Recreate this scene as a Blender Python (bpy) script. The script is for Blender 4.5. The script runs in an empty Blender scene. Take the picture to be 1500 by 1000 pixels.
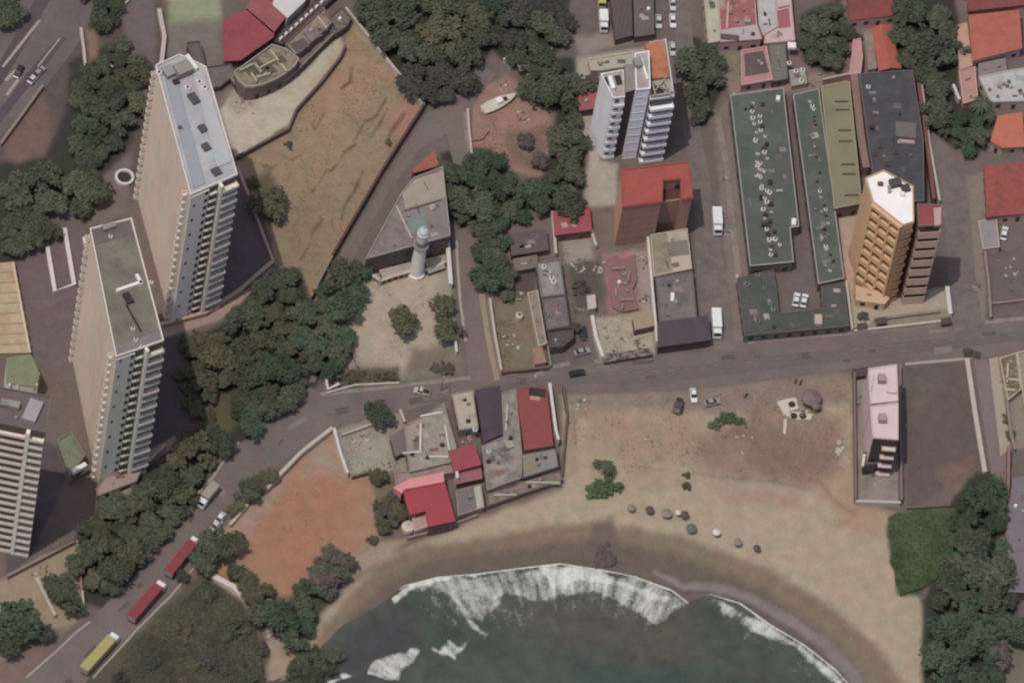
import bpy, math, random
import numpy as np
from mathutils import Vector
random.seed(7); RNG = np.random.RandomState(11)
SC = bpy.context.scene; COL = SC.collection
# ------------------------------------------------------------------ view
S = 0.18                      # metres per photo pixel, across the line of sight
TH = math.radians(35)         # off-nadir angle
ROLL = math.radians(11.0)
D = 3000.0
sT, cT = math.sin(TH), math.cos(TH)
r0 = np.array([1., 0, 0]); u0 = np.array([0, cT, sT])
CAM = np.array([0, -sT*D, cT*D])
RX = math.cos(ROLL)*r0 + math.sin(ROLL)*u0
UX = math.cos(ROLL)*u0 - math.sin(ROLL)*r0
def PV(px, py, z=0.0):
    px = np.asarray(px, float); py = np.asarray(py, float)
    Q = ((px-750)*S)[..., None]*RX + ((500-py)*S)[..., None]*UX
    d = Q - CAM
    t = (np.asarray(z)-CAM[2])/d[..., 2]
    return CAM + t[..., None]*d
def P(px, py, z=0.0):
    v = PV(px, py, z); return Vector((float(v[0]), float(v[1]), float(v[2])))
def hL(L): return L*S/sT
# ------------------------------------------------------------------ colour and materials
def lin(c):
    out = []
    g = sum(c)/3.0; c = [(g+(v-g)*.86)*.965 for v in c]
    for v in c:
        v = max(0, min(255, v))/255.0
        out.append(v/12.92 if v <= .04045 else ((v+.055)/1.055)**2.4)
    return out
MATS = {}
def mat(name, rgb, var=.14, sc=.35, rough=.88, spots=None, stripe=None, wallstreak=False, attr=None, spec=.25, bump=.0, objrand=0, metal=0):
    if name in MATS: return MATS[name]
    m = bpy.data.materials.new(name); m.use_nodes = True
    nt = m.node_tree; N = nt.nodes; Lk = nt.links
    b = N['Principled BSDF']
    b.inputs['Roughness'].default_value = rough
    b.inputs['Specular IOR Level'].default_value = spec
    b.inputs['Metallic'].default_value = metal
    geo = N.new('ShaderNodeNewGeometry')
    vec = geo.outputs['Position']
    if wallstreak:
        mp = N.new('ShaderNodeMapping'); mp.inputs['Scale'].default_value = (1, 1, .12)
        Lk.new(vec, mp.inputs[0]); vec = mp.outputs[0]
    def noise(scale, det=4, rg=.6, v=None):
        n = N.new('ShaderNodeTexNoise'); n.inputs['Scale'].default_value = scale
        n.inputs['Detail'].default_value = det; n.inputs['Roughness'].default_value = rg
        Lk.new(v or vec, n.inputs['Vector']); return n.outputs['Fac']
    def rng(fac, a, bb, c, d):
        r = N.new('ShaderNodeMapRange'); r.inputs[1].default_value = a; r.inputs[2].default_value = bb
        r.inputs[3].default_value = c; r.inputs[4].default_value = d; Lk.new(fac, r.inputs[0]); return r.outputs[0]
    def mul(col, fac):
        x = N.new('ShaderNodeVectorMath'); x.operation = 'SCALE'
        Lk.new(col, x.inputs[0]); Lk.new(fac, x.inputs['Scale']); return x.outputs[0]
    if attr:
        a = N.new('ShaderNodeAttribute'); a.attribute_name = attr; col = a.outputs['Color']
    else:
        a = N.new('ShaderNodeRGB'); a.outputs[0].default_value = (*lin(rgb), 1); col = a.outputs[0]
    if spots:
        srgb, lo, hi, ssc = spots
        mx = N.new('ShaderNodeMix'); mx.data_type = 'RGBA'
        Lk.new(rng(noise(ssc, 5, .65, geo.outputs['Position']), lo, hi, 0, 1), mx.inputs[0])
        Lk.new(col, mx.inputs[6]); mx.inputs[7].default_value = (*lin(srgb), 1); col = mx.outputs[2]
    col = mul(col, rng(noise(sc, 5, .65), .25, .75, 1-var, 1+var))
    col = mul(col, rng(noise(sc*7, 3, .6), .25, .75, 1-var*.6, 1+var*.6))
    if attr: col = mul(col, rng(noise(3.2, 2, .7), .25, .75, .86, 1.14))
    tn = N.new('ShaderNodeMix'); tn.data_type = 'RGBA'
    Lk.new(rng(noise(.13, 3, .6, geo.outputs['Position']), .36, .64, 0, 1), tn.inputs[0])
    tn.inputs[6].default_value = (1.05, .985, 1.0, 1); tn.inputs[7].default_value = (.955, 1.02, .985, 1)
    vm = N.new('ShaderNodeVectorMath'); vm.operation = 'MULTIPLY'; Lk.new(col, vm.inputs[0]); Lk.new(tn.outputs[2], vm.inputs[1]); col = vm.outputs[0]
    if stripe:
        per, ang, amt = stripe
        mp = N.new('ShaderNodeMapping'); mp.inputs['Rotation'].default_value = (0, 0, -ang)
        Lk.new(geo.outputs['Position'], mp.inputs[0])
        w = N.new('ShaderNodeTexWave'); w.inputs['Scale'].default_value = .314/per
        w.inputs['Distortion'].default_value = .3
        Lk.new(mp.outputs[0], w.inputs['Vector'])
        col = mul(col, rng(w.outputs['Fac'], 0, 1, 1-amt, 1+amt*.4))
        bp = N.new('ShaderNodeBump'); bp.inputs['Strength'].default_value = .5; bp.inputs['Distance'].default_value = .08
        Lk.new(w.outputs['Fac'], bp.inputs['Height']); Lk.new(bp.outputs[0], b.inputs['Normal'])
    if bump and not stripe:
        bp = N.new('ShaderNodeBump'); bp.inputs['Strength'].default_value = .6; bp.inputs['Distance'].default_value = bump
        Lk.new(noise(1.2, 6, .7, geo.outputs['Position']), bp.inputs['Height']); Lk.new(bp.outputs[0], b.inputs['Normal'])
    if objrand:
        oi = N.new('ShaderNodeObjectInfo')
        col = mul(col, rng(oi.outputs['Random'], 0, 1, 1-objrand, 1+objrand))
    Lk.new(col, b.inputs['Base Color'])
    MATS[name] = m; return m
# ------------------------------------------------------------------ mesh building
ORG = {}
class MB:
    def __init__(s): s.v = []; s.f = []
    def quad(s, *pts):
        i = len(s.v); s.v += [tuple(p) for p in pts]; s.f.append(tuple(range(i, i+len(pts)))); return s
    def prism(s, poly, z0, z1, top=True, bot=True, ztop=None):
        n = len(poly); i = len(s.v)
        s.v += [(p[0], p[1], z0) for p in poly]
        s.v += [(p[0], p[1], (ztop[k] if ztop else z1)) for k, p in enumerate(poly)]
        for k in range(n): s.f.append((i+k, i+(k+1) % n, i+n+(k+1) % n, i+n+k))
        if top: s.f.append(tuple(i+n+k for k in range(n)))
        if bot: s.f.append(tuple(i+k for k in reversed(range(n))))
        return s
    def obox(s, o, ax, ay, z0, z1):          # o corner (x,y), ax/ay plan vectors
        o = Vector(o[:2]); ax = Vector(ax[:2]); ay = Vector(ay[:2])
        q = [o, o+ax, o+ax+ay, o+ay]
        if ax.cross(ay) < 0: q.reverse()
        return s.prism(q, z0, z1)
    def box(s, x0, x1, y0, y1, z0, z1): return s.prism([(x0, y0), (x1, y0), (x1, y1), (x0, y1)], z0, z1)
    def hexa(s, b, t):                        # 4 bottom pts, 4 top pts (ccw)
        i = len(s.v); s.v += [tuple(p) for p in b]+[tuple(p) for p in t]
        for k in range(4): s.f.append((i+k, i+(k+1) % 4, i+4+(k+1) % 4, i+4+k))
        s.f.append((i+4, i+5, i+6, i+7)); s.f.append((i+3, i+2, i+1, i)); return s
    def tube(s, a, b, ra, rb, n=8, cap=True):
        a = Vector(a); b = Vector(b); d = (b-a).normalized()
        x = d.orthogonal().normalized(); y = d.cross(x); i = len(s.v)
        for c, r in ((a, ra), (b, rb)):
            for k in range(n):
                t = 2*math.pi*k/n; s.v.append(tuple(c+x*(r*math.cos(t))+y*(r*math.sin(t))))
        for k in range(n): s.f.append((i+k, i+(k+1) % n, i+n+(k+1) % n, i+n+k))
        if cap: s.f.append(tuple(i+n+k for k in range(n))); s.f.append(tuple(i+k for k in reversed(range(n))))
        return s
    def lathe(s, prof, cx, cy, n=16, z=0, cap=True):
        i = len(s.v); m = len(prof)
        for (r, h) in prof:
            for k in range(n):
                t = 2*math.pi*k/n; s.v.append((cx+r*math.cos(t), cy+r*math.sin(t), z+h))
        for j in range(m-1):
            for k in range(n): s.f.append((i+j*n+k, i+j*n+(k+1) % n, i+(j+1)*n+(k+1) % n, i+(j+1)*n+k))
        if cap:
            s.f.append(tuple(i+(m-1)*n+k for k in range(n))); s.f.append(tuple(i+k for k in reversed(range(n))))
        return s
    def build(s, name, m, parent=None, local=False, smooth=False):
        me = bpy.data.meshes.new(name)
        off = Vector((0, 0, 0)) if (local or parent is None) else ORG[parent.name]
        me.from_pydata([(x-off[0], y-off[1], z-off[2]) for x, y, z in s.v], [], s.f)
        if smooth: me.polygons.foreach_set('use_smooth', [True]*len(me.polygons))
        me.materials.append(m)
        o = bpy.data.objects.new(name, me); COL.objects.link(o)
        if parent is not None: o.parent = parent; ORG[o.name] = off
        else: ORG[o.name] = Vector((0, 0, 0))
        return o
def tag(o, label=None, cat=None, group=None, kind=None):
    if label: o['label'] = label
    if cat: o['category'] = cat
    if group: o['group'] = group
    if kind: o['kind'] = kind
    elif cat: o['kind'] = 'thing'
    return o
def thing(name, label, cat, loc, rz=0, group=None):
    o = bpy.data.objects.new(name, None); COL.objects.link(o); o.empty_display_size = .5
    o.location = loc; o.rotation_euler = (0, 0, rz); ORG[o.name] = Vector(loc)
    return tag(o, label, cat, group)
def copy_tree(o, parent=None):
    c = o.copy(); COL.objects.link(c)
    if parent is not None: c.parent = parent
    for ch in list(o.children): copy_tree(ch, c)
    return c
def ccw(p):
    a = sum(p[i][0]*p[(i+1) % len(p)][1]-p[(i+1) % len(p)][0]*p[i][1] for i in range(len(p)))
    return list(p) if a > 0 else list(reversed(p))
def offs(poly, d):                           # mitred offset, outwards for d>0, ccw
    n = len(poly); out = []
    for i in range(n):
        p = Vector(poly[i][:2]); a = (p-Vector(poly[i-1][:2])).normalized(); b = (Vector(poly[(i+1) % n][:2])-p).normalized()
        na = Vector((a.y, -a.x)); nb = Vector((b.y, -b.x)); k = 1+na.dot(nb)
        out.append(p+(na+nb)*(d/max(k, .35)))
    return out
# ------------------------------------------------------------------ plan noise and distances in photo space
def vnoise(x, y, sc, seed=0, octv=3):
    out = 0; amp = 1; tot = 0
    for o in range(octv):
        X = x/sc+seed*17.3+o*5.1; Y = y/sc+seed*9.7-o*3.3
        xi = np.floor(X).astype(np.int64); yi = np.floor(Y).astype(np.int64); fx = X-xi; fy = Y-yi
        fx = fx*fx*(3-2*fx); fy = fy*fy*(3-2*fy)
        def h(a, b):
            n = (a*374761393+b*668265263+seed*144665) & 0xffffffff
            n = ((n ^ (n >> 13))*1274126177) & 0xffffffff
            return ((n ^ (n >> 16)) & 0xffff)/65535.0
        out = out+amp*(h(xi, yi)*(1-fx)*(1-fy)+h(xi+1, yi)*fx*(1-fy)+h(xi, yi+1)*(1-fx)*fy+h(xi+1, yi+1)*fx*fy)
        tot += amp; amp *= .5; sc *= .5
    return out/tot
def segd(x, y, a, b):
    ax, ay = a; bx, by = b; dx, dy = bx-ax, by-ay; L2 = dx*dx+dy*dy+1e-9
    t = np.clip(((x-ax)*dx+(y-ay)*dy)/L2, 0, 1)
    return np.hypot(x-ax-t*dx, y-ay-t*dy)
def sdist(x, y, poly):                       # positive outside
    d = np.full(x.shape, 1e9); ins = np.zeros(x.shape, bool); n = len(poly)
    for i in range(n):
        a = poly[i]; b = poly[(i+1) % n]
        d = np.minimum(d, segd(x, y, a, b))
        if a[1] != b[1]:
            c = ((a[1] > y) != (b[1] > y)) & (x < (b[0]-a[0])*(y-a[1])/(b[1]-a[1])+a[0]); ins ^= c
    return np.where(ins, -d, d)
def pdist(x, y, line):
    d = np.full(x.shape, 1e9)
    for a, b in zip(line[:-1], line[1:]): d = np.minimum(d, segd(x, y, a, b))
    return d
def inside(x, y, poly):
    c = False; q = poly[-1]
    for p in poly:
        if (p[1] > y) != (q[1] > y) and x < (q[0]-p[0])*(y-p[1])/(q[1]-p[1])+p[0]: c = not c
        q = p
    return c
def sstep(a, b, x):
    t = np.clip((x-a)/(b-a), 0, 1); return t*t*(3-2*t)
def paint(X, Y, base, layers):
    col = np.tile(np.array(lin(base)), (*X.shape, 1))
    for k, ly in enumerate(layers):
        geom, rgb, fe, amp = ly[:4]; op = ly[4] if len(ly) > 4 else 1; wid = ly[5] if len(ly) > 5 else 0
        g = np.array(geom); mg = fe+amp*2+wid+4
        idx = (X > g[:, 0].min()-mg) & (X < g[:, 0].max()+mg) & (Y > g[:, 1].min()-mg) & (Y < g[:, 1].max()+mg)
        if not idx.any(): continue
        x = X[idx]; y = Y[idx]
        d = (pdist(x, y, geom)-wid) if wid else sdist(x, y, geom)
        d = d+(vnoise(x, y, 22, k, 4)-.5)*2*amp
        w = (1-sstep(-fe, fe, d))*op*(.8+.2*vnoise(x, y, 30, k+50, 3)*1.2 if op < 1 else 1)
        w = np.clip(w, 0, 1)
        c = np.array(lin(rgb))
        col[idx] = col[idx]*(1-w[:, None])+c*w[:, None]
    return col
def grid_mesh(name, xs, ys, zf, colf, m, keep=None, extra=None, lift=0):
    X, Y = np.meshgrid(xs, ys); Z = zf(X, Y)
    V = PV(X, Y, Z); V[..., 2] += lift
    nx, ny = len(xs), len(ys)
    idx = np.arange(nx*ny).reshape(ny, nx)
    q = np.stack([idx[1:, :-1], idx[1:, 1:], idx[:-1, 1:], idx[:-1, :-1]], -1).reshape(-1, 4)
    if keep is not None:
        km = keep(X, Y).reshape(-1); q = q[km[q].all(1)]
    used = np.unique(q); remap = np.full(nx*ny, -1); remap[used] = np.arange(len(used))
    q = remap[q]; V = V.reshape(-1, 3)[used]
    me = bpy.data.meshes.new(name)
    me.vertices.add(len(V)); me.vertices.foreach_set('co', V.astype(np.float32).ravel())
    me.loops.add(q.size); me.loops.foreach_set('vertex_index', q.astype(np.int32).ravel())
    me.polygons.add(len(q)); me.polygons.foreach_set('loop_start', np.arange(0, q.size, 4, dtype=np.int32))
    me.update(calc_edges=True)
    me.polygons.foreach_set('use_smooth', [True]*len(me.polygons))
    C = colf(X, Y).reshape(-1, 3)[used]
    at = me.attributes.new('soil', 'FLOAT_COLOR', 'POINT')
    at.data.foreach_set('color', np.concatenate([C, np.ones((len(C), 1))], 1).astype(np.float32).ravel())
    for nm, fn in (extra or {}).items():
        a2 = me.attributes.new(nm, 'FLOAT', 'POINT'); a2.data.foreach_set('value', fn(X, Y).reshape(-1)[used].astype(np.float32))
    me.materials.append(m)
    o = bpy.data.objects.new(name, me); COL.objects.link(o); return o
# ------------------------------------------------------------------ camera, light
cd = bpy.data.cameras.new('camera'); cam = bpy.data.objects.new('camera', cd); COL.objects.link(cam)
from mathutils import Matrix
fw = -CAM/np.linalg.norm(CAM)
M3 = Matrix(((RX[0], UX[0], -fw[0]), (RX[1], UX[1], -fw[1]), (RX[2], UX[2], -fw[2])))
cam.matrix_world = Matrix.Translation(Vector(CAM)) @ M3.to_4x4()
cd.sensor_width = 36; cd.sensor_fit = 'HORIZONTAL'
cd.lens = 36*D/(1500*S); cd.clip_start = 10; cd.clip_end = 20000
SC.camera = cam
sdir = Vector((.25, .275, -1)).normalized()          # the way the light travels
ELEV = math.asin(-sdir.z); AZ = math.atan2(-sdir.x, -sdir.y)
w = bpy.data.worlds.new("World"); SC.world = w; w.use_nodes = True
sk = w.node_tree.nodes.new('ShaderNodeTexSky'); sk.sky_type = 'NISHITA'; sk.sun_disc = False
sk.sun_elevation = ELEV; sk.sun_rotation = AZ; sk.air_density = .9; sk.dust_density = 3.0
w.node_tree.links.new(sk.outputs[0], w.node_tree.nodes['Background'].inputs[0])
w.node_tree.nodes['Background'].inputs[1].default_value = .15
sl = bpy.data.lights.new('sun', 'SUN'); sl.energy = 2.7; sl.angle = math.radians(.6); sl.color = (1, .945, .835)
so = bpy.data.objects.new('sun', sl); COL.objects.link(so)
so.rotation_euler = sdir.to_track_quat('-Z', 'Y').to_euler(); so.location = (0, 0, 200)
SC.view_settings.view_transform = 'Standard'; SC.view_settings.look = 'None'
SC.view_settings.exposure = -.44; SC.view_settings.gamma = 1
SC.cycles.filter_width = 2.3; SC.cycles.use_denoising = True
SC.cycles.max_bounces = 5; SC.cycles.diffuse_bounces = 3

# ------------------------------------------------------------------ ground
WATER = [(380, 1000), (440, 990), (465, 950), (500, 915), (545, 890), (565, 877), (590, 856), (640, 843), (700, 838), (760, 830), (820, 823), (880, 832),
         (930, 842), (985, 862), (1008, 880), (1040, 868), (1085, 881), (1130, 913), (1180, 943), (1225, 978), (1262, 1020), (1300, 1100), (1500, 1500), (300, 1500), (330, 1100)]
def gz(X, Y):
    d = sdist(X, Y, WATER)
    return np.where(d > 0, -1.0*(1-sstep(0, 95, d)), -1.0+np.maximum(d, -120)*.02)
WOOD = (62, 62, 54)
SOIL = [
 # north-west slope
 ([(-60, -60), (60, -60), (240, -60), (245, 90), (195, 290), (110, 420), (-60, 420)], (96, 83, 77), 8, 6),
 ([(10, 150), (62, 135), (80, 220), (60, 240), (5, 245)], (118, 94, 86), 8, 5),
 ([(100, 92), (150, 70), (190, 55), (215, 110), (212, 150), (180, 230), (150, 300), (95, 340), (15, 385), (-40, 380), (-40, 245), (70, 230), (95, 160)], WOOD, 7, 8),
 ([(-40, -40), (33, -40), (32, 40), (10, 42), (-40, 40)], WOOD, 5, 4),
 ([(-20, 60), (36, 50), (62, -20), (75, -20), (30, 75), (-20, 150)], (142, 128, 120), 5, 4),
 ([(138, -20), (188, -20), (180, 15), (160, 35), (130, 45), (140, 10)], WOOD, 5, 4),
 ([(125, 42), (140, 45), (145, 85), (130, 92)], (138, 108, 90), 5, 5),
 ([(178, 15), (225, -20), (228, 60), (222, 120), (205, 170), (195, 120), (185, 60)], (112, 98, 100), 5, 4),
 ([(150, 255), (192, 225), (190, 310), (150, 330), (130, 330)], (118, 104, 100), 6, 4),
 ([(75, 300), (110, 300), (130, 345), (118, 420), (85, 545), (30, 540), (25, 380)], (110, 95, 95), 5, 4),
 ([(244, -40), (325, -40), (325, 15), (322, 40), (250, 42)], (146, 148, 118), 6, 5),
 ([(244, 36), (322, 30), (325, 100), (300, 105), (245, 80)], (122, 112, 104), 8, 6),
 # pale lot and brown field
 ([(322, 160), (345, 130), (400, 128), (440, 110), (470, 80), (498, 52), (508, 72), (490, 100), (440, 155), (425, 180), (345, 232), (335, 210)], (182, 170, 152), 3, 4),
 ([(320, 150), (345, 120), (385, 128), (375, 160), (345, 165)], (150, 136, 126), 8, 8, .8),
 ([(345, 236), (422, 194), (433, 166), (505, 80), (508, 40), (520, 28), (619, 160), (486, 378), (450, 440), (425, 400), (405, 385), (375, 300)], (150, 126, 102), 3, 3),
 ([(500, 60), (560, 100), (540, 160), (480, 190), (440, 210), (450, 160)], (160, 128, 104), 14, 10, .8),
 ([(600, 140), (619, 160), (590, 205), (570, 185)], (164, 120, 104), 8, 6, .8),
 ([(395, 230), (460, 200), (520, 170), (510, 240), (450, 280), (400, 290)], (154, 128, 100), 20, 12, .7),
 ([(400, 300), (470, 280), (500, 300), (470, 380), (440, 430), (420, 390)], (136, 121, 95), 16, 10, .8),
 ([(540, 185), (575, 200), (540, 260), (490, 330), (460, 330), (500, 260)], (142, 125, 99), 12, 10, .6),
 ([(565, 145), (550, 172), (535, 178), (520, 205)], (86, 68, 52), 1.8, 2.5, .85, 1.2),
 ([(568, 160), (556, 182), (542, 202)], (90, 72, 56), 1.8, 2.5, .8, 1),
 ([(520, 212), (505, 222), (495, 240), (485, 250), (478, 250), (468, 268), (458, 280)], (84, 66, 50), 1.8, 2.5, .85, 1.4),
 ([(472, 322), (458, 340), (452, 362), (440, 380)], (98, 80, 62), 2.5, 3, .7, 1.4),
 ([(532, 250), (521, 276), (506, 300), (500, 322)], (92, 74, 58), 2, 3, .8, 1.6),
 ([(592, 168), (578, 186), (570, 200)], (100, 74, 60), 2.5, 3, .8, 2),
 ([(430, 300), (440, 318), (428, 336)], (104, 82, 62), 3, 3, .7, 2),
 ([(380, 240), (398, 246), (410, 240)], (100, 80, 62), 2, 3, .8, 1.5),
 ([(515, 98), (513, 120), (500, 130)], (92, 70, 54), 2, 2, .9, 1.8),
 ([(410, 225), (425, 235), (440, 228)], (112, 86, 66), 2, 3, .7, 1.5),
 ([(455, 180), (462, 190), (475, 165)], (112, 90, 68), 2, 2, .7, 1.2),
 ([(505, 165), (520, 175), (532, 192)], (118, 94, 72), 3, 3, .6, 2),
 ([(840, 606), (900, 622), (1000, 616), (1100, 602), (1238, 572)], (172, 150, 130), 2, 3, .6, 1.2),
 ([(838, 612), (900, 628), (1000, 622), (1100, 608), (1238, 578)], (172, 150, 130), 2, 3, .6, 1.2),
 ([(860, 690), (940, 668), (1050, 650), (1150, 620)], (120, 100, 86), 2, 4, .5, 1.2),
 ([(345, 780), (400, 760), (480, 700), (500, 660)], (178, 136, 112), 3, 4, .6, 1.6),
 # woods
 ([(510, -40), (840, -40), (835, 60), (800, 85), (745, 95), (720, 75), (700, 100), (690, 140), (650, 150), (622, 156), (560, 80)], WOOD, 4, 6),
 ([(722, -20), (765, -20), (760, 35), (735, 45)], (74, 92, 60), 8, 8),
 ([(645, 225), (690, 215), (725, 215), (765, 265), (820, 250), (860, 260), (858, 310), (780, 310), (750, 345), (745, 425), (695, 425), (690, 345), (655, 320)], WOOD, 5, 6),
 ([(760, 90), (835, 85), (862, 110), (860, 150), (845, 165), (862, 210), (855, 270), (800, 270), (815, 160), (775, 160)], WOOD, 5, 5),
 ([(362, 262), (395, 250), (420, 290), (412, 330), (385, 320)], (96, 92, 70), 8, 6),
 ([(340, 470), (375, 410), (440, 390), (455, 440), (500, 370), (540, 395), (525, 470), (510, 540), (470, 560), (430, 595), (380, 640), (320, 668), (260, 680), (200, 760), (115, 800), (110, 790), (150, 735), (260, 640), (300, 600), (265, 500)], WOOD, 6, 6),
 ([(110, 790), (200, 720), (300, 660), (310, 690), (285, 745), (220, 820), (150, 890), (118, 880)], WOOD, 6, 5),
 ([(305, 585), (345, 575), (360, 615), (320, 640)], (92, 88, 66), 6, 6),
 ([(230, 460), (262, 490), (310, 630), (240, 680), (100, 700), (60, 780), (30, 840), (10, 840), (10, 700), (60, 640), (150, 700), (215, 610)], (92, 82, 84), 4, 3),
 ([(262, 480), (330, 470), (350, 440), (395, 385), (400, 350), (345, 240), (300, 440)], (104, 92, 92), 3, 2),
 # small roundabout bed
 ([(990, 60), (1015, 50), (1062, 70), (1060, 130), (1035, 185), (1000, 180)], WOOD, 4, 5),
 # triangular building yard and plaza
 ([(500, 400), (540, 385), (655, 350), (662, 430), (672, 540), (560, 560), (500, 565), (490, 520)], (156, 142, 126), 4, 4),
 ([(530, 425), (560, 405), (640, 400), (640, 460), (640, 525), (580, 535), (520, 525), (515, 470)], (172, 156, 136), 8, 6),
 ([(600, 510), (672, 505), (680, 550), (590, 560)], (124, 112, 98), 8, 6),
 ([(500, 540), (585, 535), (590, 568), (480, 572)], (96, 92, 76), 5, 4),
 # reddish lot by the boat, pale paving
 ([(688, 158), (705, 130), (740, 110), (770, 130), (805, 170), (805, 215), (790, 260), (740, 245), (720, 215), (688, 218)], (152, 116, 104), 5, 5),
 ([(740, 195), (800, 190), (795, 250), (750, 240)], (126, 104, 92), 9, 8),
 ([(845, 85), (945, 70), (945, 105), (885, 110), (880, 235), (905, 240), (905, 300), (880, 340), (855, 290), (862, 220), (845, 170)], (164, 154, 142), 4, 3),
 ([(838, -40), (1000, -40), (1000, 62), (945, 64), (848, 82), (838, 60)], (110, 97, 95), 5, 3),
 ([(842, 55), (900, 45), (940, 60), (850, 85)], (140, 126, 120), 7, 5),
 # yards in the middle block
 ([(720, 320), (810, 305), (905, 300), (905, 360), (950, 345), (960, 520), (820, 545), (733, 550), (715, 440)], (118, 103, 96), 4, 3),
 ([(718, 445), (775, 425), (800, 505), (803, 542), (734, 549)], (124, 111, 92), 5, 4),
 ([(735, 395), (790, 380), (785, 430), (725, 440)], (92, 80, 76), 6, 4),
 ([(832, 385), (880, 380), (885, 440), (845, 460)], (92, 85, 78), 6, 5),
 ([(820, 345), (865, 340), (870, 380), (830, 385)], (152, 138, 128), 5, 4),
 ([(884, 374), (930, 368), (940, 455), (890, 462)], (162, 112, 112), 5, 6),
 ([(905, 385), (928, 382), (930, 420), (908, 425)], (126, 82, 84), 5, 5, .8),
 ([(925, 370), (950, 365), (955, 460), (938, 455)], (150, 134, 128), 5, 5),
 ([(866, 466), (955, 456), (958, 522), (880, 530)], (166, 154, 134), 3, 3),
 ([(790, 500), (860, 470), (870, 530), (800, 545)], (106, 94, 92), 5, 4),
 # hotel plot, right streets
 ([(1228, 318), (1264, 314), (1250, 440), (1238, 440)], (176, 150, 136), 3, 2),
 ([(1246, 438), (1392, 420), (1394, 472), (1248, 492)], (168, 152, 136), 3, 3),
 ([(1275, 470), (1392, 452), (1393, 472), (1275, 488)], (142, 128, 112), 4, 3),
 ([(1395, -40), (1560, -40), (1560, 480), (1440, 480), (1425, 330), (1390, 230)], (116, 101, 97), 5, 3),
 ([(1415, 260), (1445, 250), (1445, 470), (1430, 470)], (132, 120, 110), 4, 4),
 ([(1445, 368), (1560, 360), (1560, 472), (1445, 472)], (110, 96, 93), 3, 2),
 ([(1225, 20), (1330, 30), (1330, 110), (1170, 130), (1130, 110), (1160, 60)], (126, 104, 100), 5, 4),
 ([(1170, 20), (1230, 0), (1240, 60), (1215, 110), (1175, 90)], WOOD, 5, 5),
 ([(1305, -20), (1400, -20), (1405, 80), (1395, 215), (1345, 180), (1340, 105), (1312, 95)], WOOD, 5, 5),
 ([(1385, 130), (1435, 115), (1455, 185), (1430, 235), (1390, 195)], WOOD, 5, 5),
 ([(1030, 60), (1062, 62), (1090, 75), (1090, 118), (1060, 125)], (128, 118, 104), 4, 4),
 ([(1062, 120), (1165, 108), (1245, 112), (1255, 125), (1070, 140)], (146, 122, 114), 4, 4),
 ([(1045, 170), (1072, 140), (1100, 400), (1092, 500), (1075, 512)], (126, 112, 106), 4, 3),
 # grounds of the green sheds
 ([(1150, 380), (1200, 330), (1200, 430), (1145, 470)], (112, 98, 96), 2, 2),
 # south side
 ([(455, 640), (490, 630), (545, 612), (590, 605), (600, 700), (560, 760), (520, 720)], (146, 136, 122), 4, 5),
 ([(500, 640), (560, 625), (575, 690), (510, 700)], (156, 148, 134), 5, 5),
 ([(540, 690), (585, 690), (590, 770), (555, 790), (540, 750)], (118, 104, 90), 6, 6),
 ([(300, 800), (345, 745), (400, 700), (487, 632), (512, 700), (545, 700), (560, 780), (510, 830), (450, 880), (430, 870), (345, 880), (300, 850)], (162, 122, 100), 5, 4),
 ([(400, 720), (470, 690), (520, 730), (500, 790), (440, 860), (400, 850), (360, 800)], (164, 114, 91), 26, 14, .85),
 ([(455, 650), (485, 640), (505, 695), (440, 700)], (160, 134, 114), 10, 6),
 ([(330, 775), (395, 700), (425, 690), (400, 740), (360, 790)], (158, 132, 116), 8, 5),
 ([(500, 830), (555, 790), (600, 790), (560, 820), (500, 860), (455, 930), (440, 990), (380, 1020), (370, 960), (440, 900)], (158, 136, 116), 6, 6),
 ([(300, 850), (345, 870), (420, 890), (470, 840), (515, 830), (500, 860), (455, 930), (400, 940), (380, 900)], (78, 76, 62), 6, 6),
 ([(60, 1040), (170, 955), (260, 870), (300, 835), (330, 860), (375, 900), (395, 960), (385, 1040), (250, 1100)], (88, 84, 70), 5, 5),
 ([(230, 900), (310, 880), (340, 950), (250, 980)], (80, 76, 64), 14, 12, .8),
 ([(180, 970), (235, 970), (230, 1010), (170, 1010)], (64, 86, 68), 8, 8, .9),
 ([(240, 930), (290, 920), (320, 960), (280, 985)], (62, 76, 64), 10, 10, .7),
 ([(310, 845), (340, 862), (358, 878)], (178, 170, 158), 3, 2, .9, 3),
 ([(358, 878), (365, 910), (378, 940)], (150, 130, 122), 4, 3, .8, 2),
 ([(285, 868), (298, 862), (306, 870), (292, 878)], (172, 165, 146), 3, 2, .9),
 ([(385, 910), (405, 905), (412, 945), (395, 955)], (160, 142, 134), 5, 4, .9),
 ([(325, 950), (335, 975), (345, 1005)], (136, 122, 108), 3, 3, .7, 2),
 ([(310, 1000), (318, 970), (325, 950)], (130, 118, 104), 3, 3, .6, 2),
 ([(-20, 860), (60, 815), (112, 795), (120, 860), (122, 905), (60, 950), (-20, 1000)], (152, 134, 112), 4, 4),
 ([(-40, 1040), (-40, 990), (60, 930), (100, 915), (45, 985), (10, 1020)], (124, 104, 96), 5, 4),
 ([(150, 690), (200, 670), (255, 640), (260, 650), (200, 690), (145, 725)], (168, 140, 130), 3, 2),
 ([(145, 722), (200, 692), (205, 725), (160, 755)], (136, 132, 118), 4, 3),
 ([(228, 476), (300, 462), (350, 428), (398, 385), (400, 395), (345, 450), (320, 470), (240, 495)], (164, 134, 124), 3, 2),
 # beach side terrain
 ([(820, 580), (1000, 588), (1245, 560), (1255, 745), (1310, 750), (1300, 800), (1350, 885), (1362, 1040), (1362, 1250), (380, 1250), (380, 1020), (440, 985), (470, 900), (560, 815), (640, 785), (700, 760), (825, 715)], (168, 151, 127), 6, 4),
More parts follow.
